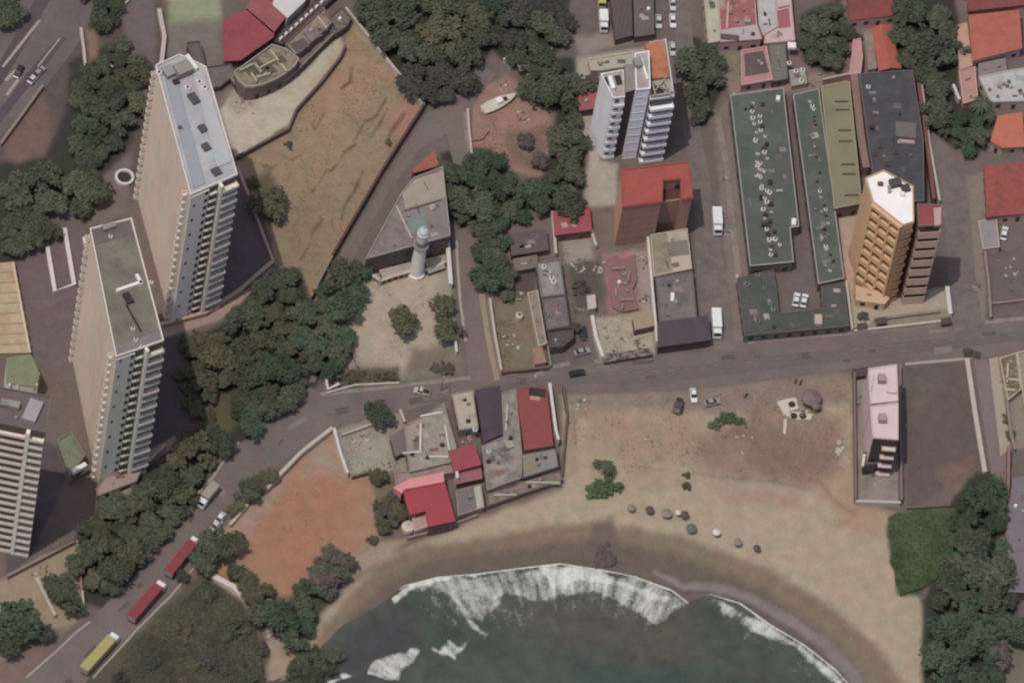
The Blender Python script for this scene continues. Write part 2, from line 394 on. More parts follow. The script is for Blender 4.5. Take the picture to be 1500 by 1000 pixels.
 ([(830, 570), (930, 575), (1010, 570), (1100, 560), (1245, 545), (1245, 590), (1100, 610), (990, 600), (900, 600), (840, 615)], (138, 120, 108), 10, 7),
 ([(860, 600), (990, 600), (1080, 640), (1060, 690), (950, 690), (860, 660)], (160, 132, 108), 22, 14, .9),
 ([(1020, 640), (1120, 600), (1235, 610), (1240, 690), (1190, 716), (1090, 700), (1030, 690)], (140, 112, 98), 16, 12, .9),
 ([(1075, 620), (1150, 625), (1220, 660), (1200, 700), (1110, 690)], (128, 102, 90), 18, 12, .7),
 ([(920, 683), (1000, 690), (1060, 700), (1130, 705), (1190, 717)], (134, 104, 90), 3, 3, .7, 1.5),
 ([(925, 690), (1010, 700), (1000, 720), (930, 715)], (166, 138, 118), 8, 6, .7),
 ([(1040, 708), (1180, 722), (1170, 745), (1060, 735)], (162, 132, 114), 10, 8, .8),
 ([(1195, 700), (1250, 690), (1300, 760), (1290, 790), (1230, 770)], (166, 132, 108), 12, 8, .8),
 ([(1200, 705), (1225, 735), (1250, 750)], (140, 112, 94), 5, 5, .8, 3),
 ([(835, 600), (850, 640), (845, 690), (830, 700)], (156, 134, 116), 8, 6, .8),
 ([(1326, 535), (1420, 528), (1445, 690), (1420, 700), (1330, 745)], (104, 90, 86), 4, 3),
 ([(1330, 560), (1380, 550), (1360, 600), (1335, 620)], (110, 98, 88), 12, 10, .8),
 ([(1370, 690), (1425, 670), (1430, 700), (1390, 730)], (128, 104, 88), 10, 8, .8),
 ([(1300, 750), (1395, 745), (1400, 800), (1380, 820), (1350, 872), (1315, 870), (1305, 820)], (70, 78, 60), 5, 8),
 ([(1385, 745), (1430, 690), (1455, 690), (1480, 830), (1495, 930), (1450, 1030), (1350, 1030), (1352, 880), (1380, 820)], WOOD, 5, 5),
 ([(1460, 690), (1482, 690), (1478, 860), (1468, 850)], (132, 108, 102), 4, 3),
 ([(1462, 520), (1560, 510), (1560, 640), (1478, 660)], (140, 126, 114), 4, 4),
 ([(1465, 940), (1510, 930), (1560, 1030), (1450, 1040)], (118, 108, 94), 8, 8),
 # wet sand
 ([(380, 1020), (440, 975), (475, 915), (515, 868), (560, 820), (620, 797), (700, 787), (790, 772), (860, 764), (930, 772), (1000, 787), (1060, 807), (1120, 832), (1180, 862), (1230, 897), (1280, 942), (1330, 1005), (1345, 1040), (1400, 1300), (300, 1300)], (130, 113, 94), 9, 5),
 ([(470, 960), (520, 895), (570, 845), (630, 818), (720, 805), (800, 795), (870, 790), (940, 800), (1000, 818), (1060, 838), (1120, 866), (1180, 902), (1225, 942), (1270, 1000), (1330, 1300), (300, 1300)], (108, 94, 84), 12, 6),
 ([(865, 765), (895, 758), (905, 790), (900, 830), (870, 830)], (104, 90, 86), 9, 6, .9),
 ([(1300, 1000), (1250, 930), (1200, 890), (1150, 860), (1110, 845)], (128, 104, 86), 6, 4, .6, 5),
 ([(1010, 860), (1050, 862), (1095, 874), (1150, 904), (1205, 942), (1250, 990), (1275, 1040)], (138, 124, 124), 5, 5, .85, 8),  # lilac sheen of the wet swash put into the soil colour
 ([(1000, 866), (1045, 868), (1090, 882), (1140, 914), (1190, 948), (1235, 990)], (92, 82, 82), 3, 3, .8, 2),
 ([(960, 838), (985, 850), (1003, 862)], (150, 136, 134), 3, 3, .7, 3),
 ([(500, 850), (620, 812), (700, 800), (800, 788)], (122, 106, 92), 5, 4, .5, 4),
]
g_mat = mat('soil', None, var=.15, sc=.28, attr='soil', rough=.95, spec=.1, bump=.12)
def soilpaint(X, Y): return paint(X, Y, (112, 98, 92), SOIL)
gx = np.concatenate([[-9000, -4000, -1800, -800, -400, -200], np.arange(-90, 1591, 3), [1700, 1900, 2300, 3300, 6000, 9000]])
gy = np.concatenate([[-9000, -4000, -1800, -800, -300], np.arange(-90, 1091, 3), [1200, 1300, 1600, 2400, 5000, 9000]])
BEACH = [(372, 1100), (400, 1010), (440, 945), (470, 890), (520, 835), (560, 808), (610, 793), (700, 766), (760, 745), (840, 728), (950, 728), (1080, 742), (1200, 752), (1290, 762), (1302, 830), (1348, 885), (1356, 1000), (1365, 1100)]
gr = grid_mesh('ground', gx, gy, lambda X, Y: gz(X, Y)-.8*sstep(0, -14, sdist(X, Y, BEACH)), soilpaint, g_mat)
tag(gr, kind='structure')
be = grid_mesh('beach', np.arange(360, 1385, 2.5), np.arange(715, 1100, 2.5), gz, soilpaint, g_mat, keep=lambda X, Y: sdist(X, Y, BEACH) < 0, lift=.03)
tag(be, kind='structure')

# ------------------------------------------------------------------ water
FOAM = [
 ([(568, 880), (600, 855), (640, 843), (700, 839), (760, 830), (820, 824), (880, 833), (930, 843), (985, 864), (1006, 884), (990, 898), (962, 918), (935, 900), (900, 882), (870, 870), (830, 874), (800, 888), (775, 882), (742, 878), (722, 912), (705, 918), (680, 900), (655, 886), (632, 862), (600, 868)], .66, 7),
 ([(600, 852), (660, 842), (700, 839), (700, 846), (640, 852), (600, 866), (575, 882), (570, 876)], .85, 4),
 ([(790, 828), (850, 826), (930, 845), (990, 868), (1000, 884), (960, 886), (900, 866), (850, 862), (800, 868)], .80, 7),
 ([(640, 850), (665, 850), (690, 905), (712, 928), (690, 918), (660, 885)], .62, 6),
 ([(690, 850), (725, 850), (735, 885), (720, 905), (700, 890)], .68, 7),
 ([(925, 880), (985, 872), (975, 905), (955, 930), (935, 910)], .62, 7),
 ([(1038, 870), (1085, 883), (1130, 914), (1180, 944), (1225, 978), (1262, 1022), (1290, 1090), (1250, 1090), (1225, 1012), (1190, 974), (1155, 948), (1120, 932), (1090, 918), (1058, 905)], .74, 8),
 ([(1060, 895), (1130, 928), (1190, 975), (1235, 1030), (1200, 1020), (1150, 965), (1090, 925)], .5, 10),
 ([(505, 990), (545, 974), (585, 954), (612, 953), (600, 975), (588, 988), (590, 1000), (570, 1004), (555, 994), (530, 992)], .8, 4),
 ([(470, 1000), (500, 990), (500, 995), (480, 1004)], .8, 3),
 ([(634, 950), (660, 942), (668, 946), (686, 940), (683, 953), (670, 958), (670, 973), (660, 965), (642, 962)], .8, 4),
 ([(558, 910), (572, 893), (592, 876), (608, 884), (605, 902), (590, 915), (570, 912)], .45, 9),
 ([(560, 890), (640, 850), (760, 838), (900, 840), (1000, 880), (965, 955), (900, 920), (820, 905), (740, 945), (690, 955), (640, 925), (600, 930)], .44, 16),
 ([(1040, 880), (1130, 925), (1230, 1010), (1180, 1015), (1100, 955), (1050, 925)], .44, 14),
]
def foamf(X, Y):
    f = np.zeros(X.shape)
    st = vnoise(np.arctan2(Y-1120, X-850)*330, np.hypot(Y-1120, X-850)*.22, 9, 201, 4)*.75+vnoise(X, Y, 16, 205, 3)*.25
    st = np.clip((st-.5)*1.7+.5, 0, 1)
    for k, (p, den, fe) in enumerate(FOAM):
        d = sdist(X, Y, p)+(vnoise(X, Y, 30, 90+k, 4)-.5)*(26 if fe > 3 else 15)
        f = np.maximum(f, den*(1-sstep(-fe*1.6, fe*1.2, d))*(.74+.5*st if k not in (8, 9, 10) else .72+.42*st))
    ds = np.abs(sdist(X, Y, WATER)+1.5+(vnoise(X, Y, 20, 77, 3)-.5)*3)
    edge = .85*(1-sstep(1, 3.2, ds))*sstep(560, 600, X)*(1-.8*sstep(1005, 1012, X)*(1-sstep(1036, 1042, X)))
    f = np.maximum(f, edge)
    return f
def waterpaint(X, Y):
    return paint(X, Y, (80, 85, 73), [
        (WATER[:22], (96, 87, 81), 12, 8, .7, 4),
        ([(380, 1030), (470, 960), (560, 895), (620, 870), (620, 960), (560, 1010), (400, 1100)], (74, 72, 70), 20, 12),
        ([(600, 880), (720, 890), (760, 960), (640, 960)], (72, 80, 68), 20, 12),
        ([(700, 880), (1000, 860), (1060, 930), (1000, 1000), (800, 940)], (86, 85, 70), 26, 16),
        ([(1000, 880), (1040, 880), (1150, 960), (1200, 1020), (1050, 1000)], (78, 82, 66), 20, 12),
        ([(850, 960), (1000, 980), (1180, 1010), (1200, 1100), (800, 1100)], (66, 79, 70), 24, 14)])
wm = bpy.data.materials.new('sea_water'); wm.use_nodes = True; nt = wm.node_tree; N = nt.nodes; Lk = nt.links; b = N['Principled BSDF']
at = N.new('ShaderNodeAttribute'); at.attribute_name = 'soil'; af = N.new('ShaderNodeAttribute'); af.attribute_name = 'foam'
geo = N.new('ShaderNodeNewGeometry')
mp = N.new('ShaderNodeMapping'); mp.inputs['Rotation'].default_value = (0, 0, .1); mp.inputs['Scale'].default_value = (1.0, .7, 1); Lk.new(geo.outputs['Position'], mp.inputs[0])
n1 = N.new('ShaderNodeTexNoise'); n1.inputs['Scale'].default_value = .9; n1.inputs['Detail'].default_value = 8; n1.inputs['Roughness'].default_value = .82; n1.inputs['Distortion'].default_value = 1.6
Lk.new(mp.outputs[0], n1.inputs['Vector'])
ad = N.new('ShaderNodeMath'); ad.operation = 'ADD'; Lk.new(n1.outputs['Fac'], ad.inputs[0]); Lk.new(af.outputs['Fac'], ad.inputs[1])
mr = N.new('ShaderNodeMapRange'); mr.inputs[1].default_value = .98; mr.inputs[2].default_value = 1.40; Lk.new(ad.outputs[0], mr.inputs[0])
mx = N.new('ShaderNodeMix'); mx.data_type = 'RGBA'; Lk.new(mr.outputs[0], mx.inputs[0]); mx.inputs[7].default_value = (*lin((216, 216, 208)), 1)
n2 = N.new('ShaderNodeTexNoise'); n2.inputs['Scale'].default_value = .22; n2.inputs['Detail'].default_value = 8; n2.inputs['Roughness'].default_value = .68; Lk.new(geo.outputs['Position'], n2.inputs['Vector'])
m2 = N.new('ShaderNodeMapRange'); m2.inputs[1].default_value = .25; m2.inputs[2].default_value = .75; m2.inputs[3].default_value = .7; m2.inputs[4].default_value = 1.32; Lk.new(n2.outputs['Fac'], m2.inputs[0])
sc_ = N.new('ShaderNodeVectorMath'); sc_.operation = 'SCALE'; Lk.new(at.outputs['Color'], sc_.inputs[0]); Lk.new(m2.outputs[0], sc_.inputs['Scale'])
Lk.new(sc_.outputs[0], mx.inputs[6]); Lk.new(mx.outputs[2], b.inputs['Base Color'])
rr = N.new('ShaderNodeMapRange'); rr.inputs[3].default_value = .22; rr.inputs[4].default_value = .9; Lk.new(mr.outputs[0], rr.inputs[0]); Lk.new(rr.outputs[0], b.inputs['Roughness'])
b.inputs['Specular IOR Level'].default_value = .4
n3 = N.new('ShaderNodeTexNoise'); n3.inputs['Scale'].default_value = .5; n3.inputs['Detail'].default_value = 4; Lk.new(geo.outputs['Position'], n3.inputs['Vector'])
bp = N.new('ShaderNodeBump'); bp.inputs['Strength'].default_value = .35; bp.inputs['Distance'].default_value = .35; Lk.new(n3.outputs['Fac'], bp.inputs['Height']); Lk.new(bp.outputs[0], b.inputs['Normal'])
wx = np.concatenate([[-9000, -2000, -200, 200], np.arange(360, 1341, 1.5), [1450, 1800, 3500, 9000]]); wy = np.concatenate([np.arange(810, 1060, 1.5), [1080, 1120, 1200, 1500, 2500, 9000]])
wa = grid_mesh('water', wx, wy, lambda X, Y: X*0-1.0, waterpaint, wm, keep=lambda X, Y: (sdist(X, Y, WATER) < 6) | (Y > 1480), extra={'foam': foamf})
tag(wa, kind='structure')

# ------------------------------------------------------------------ roads and paving, each a thin sheet of its own
def jag(poly, step=6, amp=1.2, seed=1):
    out = []; n = len(poly)
    for i in range(n):
        a = Vector(poly[i]); bb = Vector(poly[(i+1) % n]); k = max(1, int((bb-a).length/step))
        for j in range(k): out.append(a.lerp(bb, j/k))
    X = np.array([p.x for p in out]); Y = np.array([p.y for p in out])
    dx = (vnoise(X, Y, 14, seed, 2)-.5)*2*amp; dy = (vnoise(X, Y, 14, seed+5, 2)-.5)*2*amp
    return [(X[i]+dx[i], Y[i]+dy[i]) for i in range(len(out))]
def sheet(name, poly, m, z, amp=1.2, th=.0, seed=1):
    pts = [P(x, y, z) for x, y in jag(poly, 6, amp, seed)]
    pts = ccw([(p.x, p.y) for p in pts]); mb = MB()
    if th: mb.prism(pts, z-th, z, bot=False)
    else: mb.v = [(p[0], p[1], z) for p in pts]; mb.f = [tuple(range(len(pts)))]
    o = mb.build(name, m)
    bm = __import__('bmesh').new(); bm.from_mesh(o.data); __import__('bmesh').ops.triangulate(bm, faces=bm.faces[:]); bm.to_mesh(o.data); bm.free()
    return tag(o, kind='structure')
asph = mat('asphalt', (118, 104, 99), var=.10, sc=.12, rough=.92, spots=((108, 95, 93), .45, .7, .09))
asph2 = mat('old_asphalt', (120, 107, 101), var=.10, sc=.18, rough=.92, spots=((104, 92, 88), .45, .7, .2))
lane_m = mat('lane_asphalt', (122, 106, 100), var=.10, sc=.15, rough=.92, spots=((106, 96, 92), .45, .7, .15))
hw_m = mat('highway_asphalt', (106, 94, 93), var=.10, sc=.12, rough=.92, spots=((120, 106, 106), .45, .7, .07))
kerb_m = mat('kerb_concrete', (164, 148, 138), var=.12, sc=.6)
pave_m = mat('pavement_concrete', (140, 126, 119), var=.12, sc=.4, spots=((118, 106, 100), .45, .7, .3))
MAIN_N = [(20, 1005), (75, 958), (110, 924), (150, 890), (200, 840), (250, 778), (288, 728), (312, 700), (342, 656), (375, 632), (428, 592), (452, 566), (478, 578), (560, 571), (690, 557), (740, 552), (835, 536), (870, 531), (960, 519), (1055, 513), (1095, 501), (1250, 489), (1400, 476), (1560, 466)]
MAIN_S = [(1560, 508), (1420, 526), (1320, 533), (1242, 541), (1100, 560), (1000, 572), (930, 574), (835, 578), (815, 560), (735, 563), (695, 571), (640, 589), (590, 602), (545, 611), (500, 621), (480, 630), (432, 662), (400, 688), (375, 712), (345, 748), (325, 777), (290, 818), (250, 868), (200, 918), (172, 948), (135, 988), (90, 1040), (-20, 1060)]
sheet('road', MAIN_N+MAIN_S, asph, .05, 1.0, 0, 3)
sheet('road', [(600, 592), (740, 558), (830, 548), (1000, 536), (1245, 508), (1560, 480), (1560, 492), (1250, 526), (1000, 556), (830, 564), (740, 570), (640, 588)], mat('road_wheel_track', (109, 97, 93), var=.1, sc=.1, rough=.92), .10, 2.0, 0, 4)
sheet('road', [(448, 462), (490, 385), (560, 272), (622, 168), (660, 148), (698, 92), (728, 108), (692, 152), (655, 195), (612, 222), (565, 290), (536, 345), (508, 400), (472, 470), (462, 560), (440, 560)], lane_m, .05, 1.4, 0, 5)
sheet('road', [(662, 342), (690, 330), (700, 345), (712, 430), (735, 560), (688, 562), (674, 430)], lane_m, .09, 1.6, 0, 6)
sheet('road', [(648, 150), (692, 152), (690, 240), (665, 245), (655, 200)], lane_m, .08, 1.6, 0, 16)
sheet('road', [(985, -40), (1010, -40), (1020, 150), (1032, 220), (1046, 300), (1062, 400), (1076, 515), (1041, 517), (1022, 440), (1016, 300), (1002, 205), (992, 100)], asph2, .09, .8, 0, 7)
sheet('road', [(1360, 188), (1395, 222), (1420, 300), (1426, 380), (1440, 482), (1400, 486), (1390, 440), (1385, 330), (1368, 260)], asph2, .09, .8, 0, 8)
sheet('path', [(1426, 528), (1446, 526), (1480, 690), (1452, 694)], mat('path_concrete', (124, 109, 106), var=.1, sc=.3), .09, .8, 0, 9)
sheet('road', [(-20, 75), (40, -30), (145, -30), (128, 38), (112, 68), (66, 128), (-20, 225)], hw_m, .05, .8, 0, 10)
dk = mat('highway_lane', (88, 76, 82), var=.1, sc=.1, rough=.92)
sheet('road', [(-20, 128), (62, -20), (82, -20), (50, 45), (-20, 160)], dk, .10, .8, 0, 11)
sheet('road', [(-20, 186), (60, 82), (85, 55), (98, 56), (40, 130), (-20, 205)], dk, .10, .8, 0, 12)
for a, bq, wd in (((4, 98), (58, 30), 2.0), ((55, 98), (88, 56), 1.2), ((8, 118), (24, 103), 2.2), ((10, 140), (30, 112), 2.0)):
    dx, dy = bq[0]-a[0], bq[1]-a[1]; l = math.hypot(dx, dy); nx, ny = -dy/l*wd, dx/l*wd
    sheet('pavement', [(a[0]+nx, a[1]+ny), (bq[0]+nx, bq[1]+ny), (bq[0]-nx, bq[1]-ny), (a[0]-nx, a[1]-ny)], kerb_m, .2, .3, .15, 13)
def strip(name, line, wpx, m, z, th=.12, amp=.4):
    a = []; c = []
    for i, p in enumerate(line):
        q0 = line[max(0, i-1)]; q1 = line[min(len(line)-1, i+1)]; dx, dy = q1[0]-q0[0], q1[1]-q0[1]; l = math.hypot(dx, dy)
        a.append((p[0]-dy/l*wpx/2, p[1]+dx/l*wpx/2)); c.append((p[0]+dy/l*wpx/2, p[1]-dx/l*wpx/2))
    return sheet(name, a+c[::-1], m, z, amp, th, 2)
strip('kerb', [(38, 992), (75, 960), (110, 927), (132, 910)], 3, kerb_m, .17)
strip('kerb', [(136, 992), (173, 952), (201, 921), (251, 871), (290, 824)], 3, kerb_m, .17)
strip('kerb', [(290, 722), (312, 698), (342, 654), (350, 648)], 3.5, kerb_m, .17)
strip('pavement', [(470, 577), (560, 568), (690, 553)], 6, pave_m, .16)
strip('pavement', [(740, 548), (805, 538), (835, 532)], 6, pave_m, .16)
strip('pavement', [(1095, 499), (1248, 486)], 9, pave_m, .16)
strip('pavement', [(1252, 484), (1392, 470)], 8, pave_m, .16)
strip('pavement', [(1442, 472), (1560, 460)], 6, pave_m, .16)
strip('pavement', [(1326, 533), (1418, 525)], 4, kerb_m, .16)
strip('pavement', [(870, 530), (960, 519)], 6, pave_m, .16)
strip('pavement', [(1050, 170), (1064, 240), (1072, 320), (1084, 420), (1092, 495)], 9, pave_m, .16)
strip('pavement', [(682, 165), (686, 240)], 6, pave_m, .16)
strip('pavement', [(704, 420), (716, 500), (728, 556)], 8, mat('tan_paving', (150, 132, 112), var=.14, sc=.4), .16)
strip('pavement', [(668, 352), (674, 440), (682, 500)], 4, kerb_m, .16)
sheet('path', [(1448, 525), (1462, 522), (1480, 655), (1466, 668)], mat('tan_walk', (162, 148, 132), var=.1, sc=.4), .16, .8, .15, 15)

# worn repairs, centre dashes and drains of the coast road
patch_a = mat('asphalt_repair', (96, 85, 83), var=.12, sc=.4, rough=.95); patch_b = mat('asphalt_pale_repair', (132, 118, 111), var=.12, sc=.4, rough=.95); dash = mat('worn_marking', (138, 125, 117), var=.25, sc=.9)
RP = random.Random(8)
def along(line, t):
    ls = [math.hypot(b[0]-a[0], b[1]-a[1]) for a, b in zip(line[:-1], line[1:])]; d = t*sum(ls)
    for (a, b), l in zip(zip(line[:-1], line[1:]), ls):
        if d <= l: return a[0]+(b[0]-a[0])*d/l, a[1]+(b[1]-a[1])*d/l, (b[0]-a[0])/l, (b[1]-a[1])/l
        d -= l
    return (*line[-1], 1, 0)
CL = [(80, 1000), (150, 920), (228, 845), (300, 765), (350, 705), (410, 645), (480, 606), (560, 592), (690, 565), (830, 550), (1000, 542), (1250, 512), (1500, 488)]
for k in range(26):
    x, y, ux, uy = along(CL, (k+RP.random())/26); o = RP.uniform(-15, 15); l, w_ = RP.uniform(4, 16), RP.uniform(1.5, 5); x += -uy*o; y += ux*o
    sheet('road', [(x-ux*l-uy*w_, y-uy*l+ux*w_), (x+ux*l-uy*w_, y+uy*l+ux*w_), (x+ux*l+uy*w_, y+uy*l-ux*w_), (x-ux*l+uy*w_, y-uy*l-ux*w_)], RP.choice((patch_a, patch_a, patch_b)), .125+.002*k, .8, 0, 30+k)
mk = MB()
for k in range(70):
    x, y, ux, uy = along(CL, (k+.2)/70)
    if RP.random() < .35: continue
    mk.quad(*[P(x+a*ux*5-b_*uy*.45, y+a*uy*5+b_*ux*.45, .19) for a, b_ in ((-1, -1), (1, -1), (1, 1), (-1, 1))])
tag(mk.build('road_marking', dash), kind='structure')
# ------------------------------------------------------------------ trees
bark = mat('bark', (96, 82, 70), var=.2, sc=2)
LEAF = [mat('leaves_dark', (82, 87, 69), var=.34, sc=.10, rough=.8, objrand=.2, spec=.15),
        mat('leaves_green', (71, 87, 66), var=.3, sc=.10, rough=.8, objrand=.2, spec=.15),
        mat('leaves_olive', (94, 92, 70), var=.28, sc=.12, rough=.8, objrand=.18, spec=.15),
        mat('leaves_brown', (98, 90, 82), var=.22, sc=.3, rough=.8, objrand=.18, spec=.1),
        mat('leaves_dusky', (80, 78, 71), var=.2, sc=.3, rough=.8, objrand=.15, spec=.1),
        mat('leaves_bright', (92, 108, 76), var=.3, sc=.2, rough=.85, objrand=.1, spec=.1)]
def crown_mesh(seed, flat=.62, ncl=44, nleaf=70, ls=.115):
    R = random.Random(seed); v = []; f = []
    lobes = [(0, 0, .55)]; a0 = R.uniform(0, 6.28); nl = R.randint(3, 6)
    for k in range(nl):
        a = a0+k*6.283/nl+R.uniform(-.4, .4); d = R.uniform(.38, .62); lobes.append((d*math.cos(a), d*math.sin(a), R.uniform(.26, .5)))
    cl = [(0, 0, .12, .4)]
    while len(cl) < ncl:
        lx, ly, lr = R.choice(lobes); a = R.uniform(0, 6.283); q = math.sqrt(R.random())*lr
        x, y = lx+q*math.cos(a), ly+q*math.sin(a); rr = min(1, math.hypot(x, y))
        h = R.uniform(-.2, .62)*math.sqrt(max(0, 1-rr*rr))*flat+(lr-.4)*.25
        cl.append((x, y, h, R.uniform(.12, .32)))
    for (cx, cy, cz, cr) in cl:
        for _ in range(int(nleaf*(cr/.33)**1.5)):
            d = Vector((R.gauss(0, 1), R.gauss(0, 1), R.gauss(.25, 1))).normalized()
            rad = cr*(R.random()**.5*1.25)
            p = Vector((cx, cy, cz))+Vector((d.x*rad, d.y*rad, d.z*rad*.8))
            nrm = (d*.55+Vector((R.gauss(0, .4), R.gauss(0, .4), R.gauss(.75, .35)))).normalized()
            x = nrm.orthogonal().normalized(); y = nrm.cross(x); t = R.uniform(0, 6.28)
            x, y = x*math.cos(t)+y*math.sin(t), y*math.cos(t)-x*math.sin(t)
            s = ls*R.uniform(.6, 1.2); i = len(v)
            v += [tuple(p-x*s), tuple(p-y*s*.6), tuple(p+x*s), tuple(p+y*s*.6)]; f.append((i, i+1, i+2, i+3))
    me = bpy.data.meshes.new('crown'); me.from_pydata(v, [], f); return me
def trunk_mesh(seed, h):
    R = random.Random(seed); mb = MB(); mb.tube((0, 0, -.2), (0, 0, h*.6), .085, .06, 7)
    for k in range(5):
        a = k*1.256+R.uniform(-.3, .3); mb.tube((0, 0, h*R.uniform(.4, .6)), (.42*math.cos(a), .42*math.sin(a), h+R.uniform(.0, .3)), .04, .016, 5)
    mb.tube((0, 0, h*.58), (.03, .02, h+.35), .06, .02, 6)
    me = bpy.data.meshes.new('trunk'); me.from_pydata(mb.v, [], mb.f); me.materials.append(bark); return me
CROWNS = {}; TRUNKS = [trunk_mesh(s, .8) for s in range(3)]
def get_crown(k, kind, mi):
    key = (k, kind, mi)
    if key not in CROWNS:
        if kind == 'tree': me = crown_mesh(100+k, .55+.05*(k % 3), 42+5*(k % 3))
        elif kind == 'low': me = crown_mesh(200+k, .42, 22, 60, .13)
        else: me = crown_mesh(300+k, .9, 20, 80, .13)
        me.materials.append(LEAF[mi]); CROWNS[key] = me
    return CROWNS[key]
NTREE = 0
def tree(px, py, rpx, label, group=None, mi=0, kind='tree', name=None, cat=None, sq=1.0, ht=None):
    """px, py: where the middle of the crown shows; rpx: its radius in photo pixels"""
    global NTREE
    NTREE += 1
    R = rpx*S*1.08
    zc = (ht if ht is not None else (1.0 if kind == 'tree' else .35))*R
    c = P(px, py, zc)
    nm = name or ('tree' if kind == 'tree' else 'shrub')
    t = thing(nm, label, cat or ('tree' if kind == 'tree' else 'shrub'), (c.x, c.y, 0), 0, group)
    cr = bpy.data.objects.new('crown', get_crown(NTREE*7 % 10, kind, mi)); COL.objects.link(cr); cr.parent = t
    cr.location = (0, 0, zc-.1*R); e = random.uniform(.86, 1.16) if sq == 1 else sq
    cr.scale = (R*e*1.04, R/e*1.04, R*random.uniform(.8, 1.1)); cr.rotation_euler = (0, 0, random.uniform(0, 6.28) if sq == 1 else random.uniform(-.3, .3))
    tr = bpy.data.objects.new('trunk', TRUNKS[NTREE % 3]); COL.objects.link(tr); tr.parent = t
    tr.scale = (R, R, zc/.8); tr.rotation_euler = (0, 0, random.uniform(0, 6.28))
    return t
def scatter(poly, rmin, rmax, label, group, mix=(0,), dens=1.0, kind='tree', seed=1):
    R = random.Random(seed); xs = [p[0] for p in poly]; ys = [p[1] for p in poly]; got = []
    for _ in range(3000):
        x = R.uniform(min(xs), max(xs)); y = R.uniform(min(ys), max(ys))
        if x < -12 or x > 1512 or y < -14 or y > 1014 or not inside(x, y, poly): continue
        r = rmin*.85+(rmax*1.08-rmin*.85)*R.random()
        if all(math.hypot(x-a, y-b) > (r+q)*.65/dens for a, b, q in got): got.append((x, y, r))
    got.sort(key=lambda g: g[1])
    for x, y, r in got: tree(x, y, r, label, group, R.choice(mix), kind)
    return len(got)
scatter([(112, 125), (150, 78), (190, 62), (208, 110), (205, 160), (172, 205), (150, 240), (142, 288), (112, 312), (100, 270), (112, 190)], 13, 24, 'dark tree on the wooded slope between the highway and the tall grey-roofed tower', 'trees on the slope below the highway', (0, 0, 2), seed=2)
scatter([(14, 262), (72, 245), (78, 290), (70, 345), (50, 362), (18, 365)], 18, 27, 'dark tree in the clump beside the mauve paved yard with white U-shaped wall', 'trees beside the mauve yard', (0,), seed=3)
scatter([(145, 2), (180, 0), (168, 25), (140, 32)], 12, 18, 'small dark tree at the bend of the highway kerb', 'trees at the highway bend', (0,), seed=4)
scatter([(-5, 0), (25, 0), (25, 28), (-5, 30)], 14, 20, 'dark tree on the far side of the highway', 'trees across the highway', (0,), seed=5)
scatter([(528, 8), (715, 2), (712, 60), (694, 85), (672, 92), (620, 92), (576, 78)], 19, 32, 'dark broad tree in the dense wood bordering the brown walled field', 'trees in the wood beside the walled field', (0, 0, 0, 2), seed=6)
scatter([(600, 112), (690, 100), (682, 132), (652, 138), (618, 140)], 18, 26, 'dusky bare-looking tree at the lane end of the dense wood', 'dusky trees at the lane end of the wood', (4,), seed=46)
scatter([(755, 12), (830, 2), (826, 55), (792, 82), (748, 85), (728, 60)], 17, 26, 'dark tree in the grove between the green clearing and the grey sheds', 'trees in the grove above the beached boat', (0, 4, 4), seed=7)
scatter([(724, 0), (755, 0), (750, 22), (734, 34)], 10, 15, 'bright green tree in the clearing of the dark wood', 'bright green trees in the clearing', (1,), seed=8)
scatter([(656, 240), (690, 228), (720, 228), (755, 272), (815, 268), (845, 272), (845, 296), (780, 300), (748, 330), (738, 340), (700, 340), (662, 310)], 16, 29, 'dark tree in the grove beside the grey triangular building', 'trees in the grove beside the triangular building', (0, 0, 1), seed=9)
scatter([(705, 350), (740, 352), (742, 405), (712, 415), (700, 385)], 15, 22, 'dark tree overhanging the narrow mauve lane', 'trees along the narrow lane', (0, 1), seed=10)
scatter([(782, 108), (820, 95), (850, 118), (846, 150), (800, 155), (778, 135)], 17, 26, 'dark tree between the beached cream boat and the small crimson roof', 'trees beside the beached boat', (0,), seed=11)
scatter([(824, 175), (846, 175), (858, 210), (845, 258), (820, 262), (812, 215)], 15, 23, 'dark tree on the pale paving west of the white apartment tower', 'trees west of the white tower', (0,), seed=12)
tree(392, 298, 25, 'lone olive tree in the corner of the brown field by the tower shadow', mi=2)
tree(372, 268, 10, 'small olive tree against the wall of the brown field by the tower', mi=2, kind='shrub')
tree(424, 212, 7, 'little dark bush below the bend of the pale lot wall', mi=0, kind='shrub')
tree(568, 208, 6, 'little dry bush near the east corner of the brown field', mi=2, kind='shrub')
scatter([(382, 420), (428, 398), (438, 430), (450, 450), (440, 520), (400, 520), (350, 540), (310, 580), (280, 540), (272, 502), (340, 482)], 15, 25, 'dark tree in the belt below the tower podium, between the two tower shadows', 'trees in the belt below the towers', (0, 0, 2), seed=13)
scatter([(462, 430), (500, 385), (530, 398), (528, 440), (505, 470), (508, 525), (480, 548), (440, 520), (450, 470)], 15, 27, 'tree hanging over the lower end of the diagonal lane beside the sandy plaza', 'trees over the diagonal lane', (0, 1), seed=14)
scatter([(355, 560), (400, 525), (440, 530), (435, 570), (405, 610), (370, 628), (345, 600)], 15, 25, 'green tree at the top of the bank where the coast road bends', 'trees on the bank at the road bend', (1, 0, 0), seed=15)
scatter([(310, 622), (345, 640), (325, 655), (300, 690), (270, 730), (210, 800), (150, 860), (128, 845), (112, 790), (150, 745), (230, 700), (285, 652)], 14, 25, 'dark tree on the bank between the tower terraces and the coast road', 'trees on the bank along the coast road', (0, 0, 0, 2), seed=16)
scatter([(150, 870), (215, 805), (280, 735), (292, 720), (250, 765), (190, 830), (160, 870)], 11, 16, 'brownish tree at the foot of the bank against the coast road kerb', 'brownish trees at the road kerb', (3, 0), seed=17)
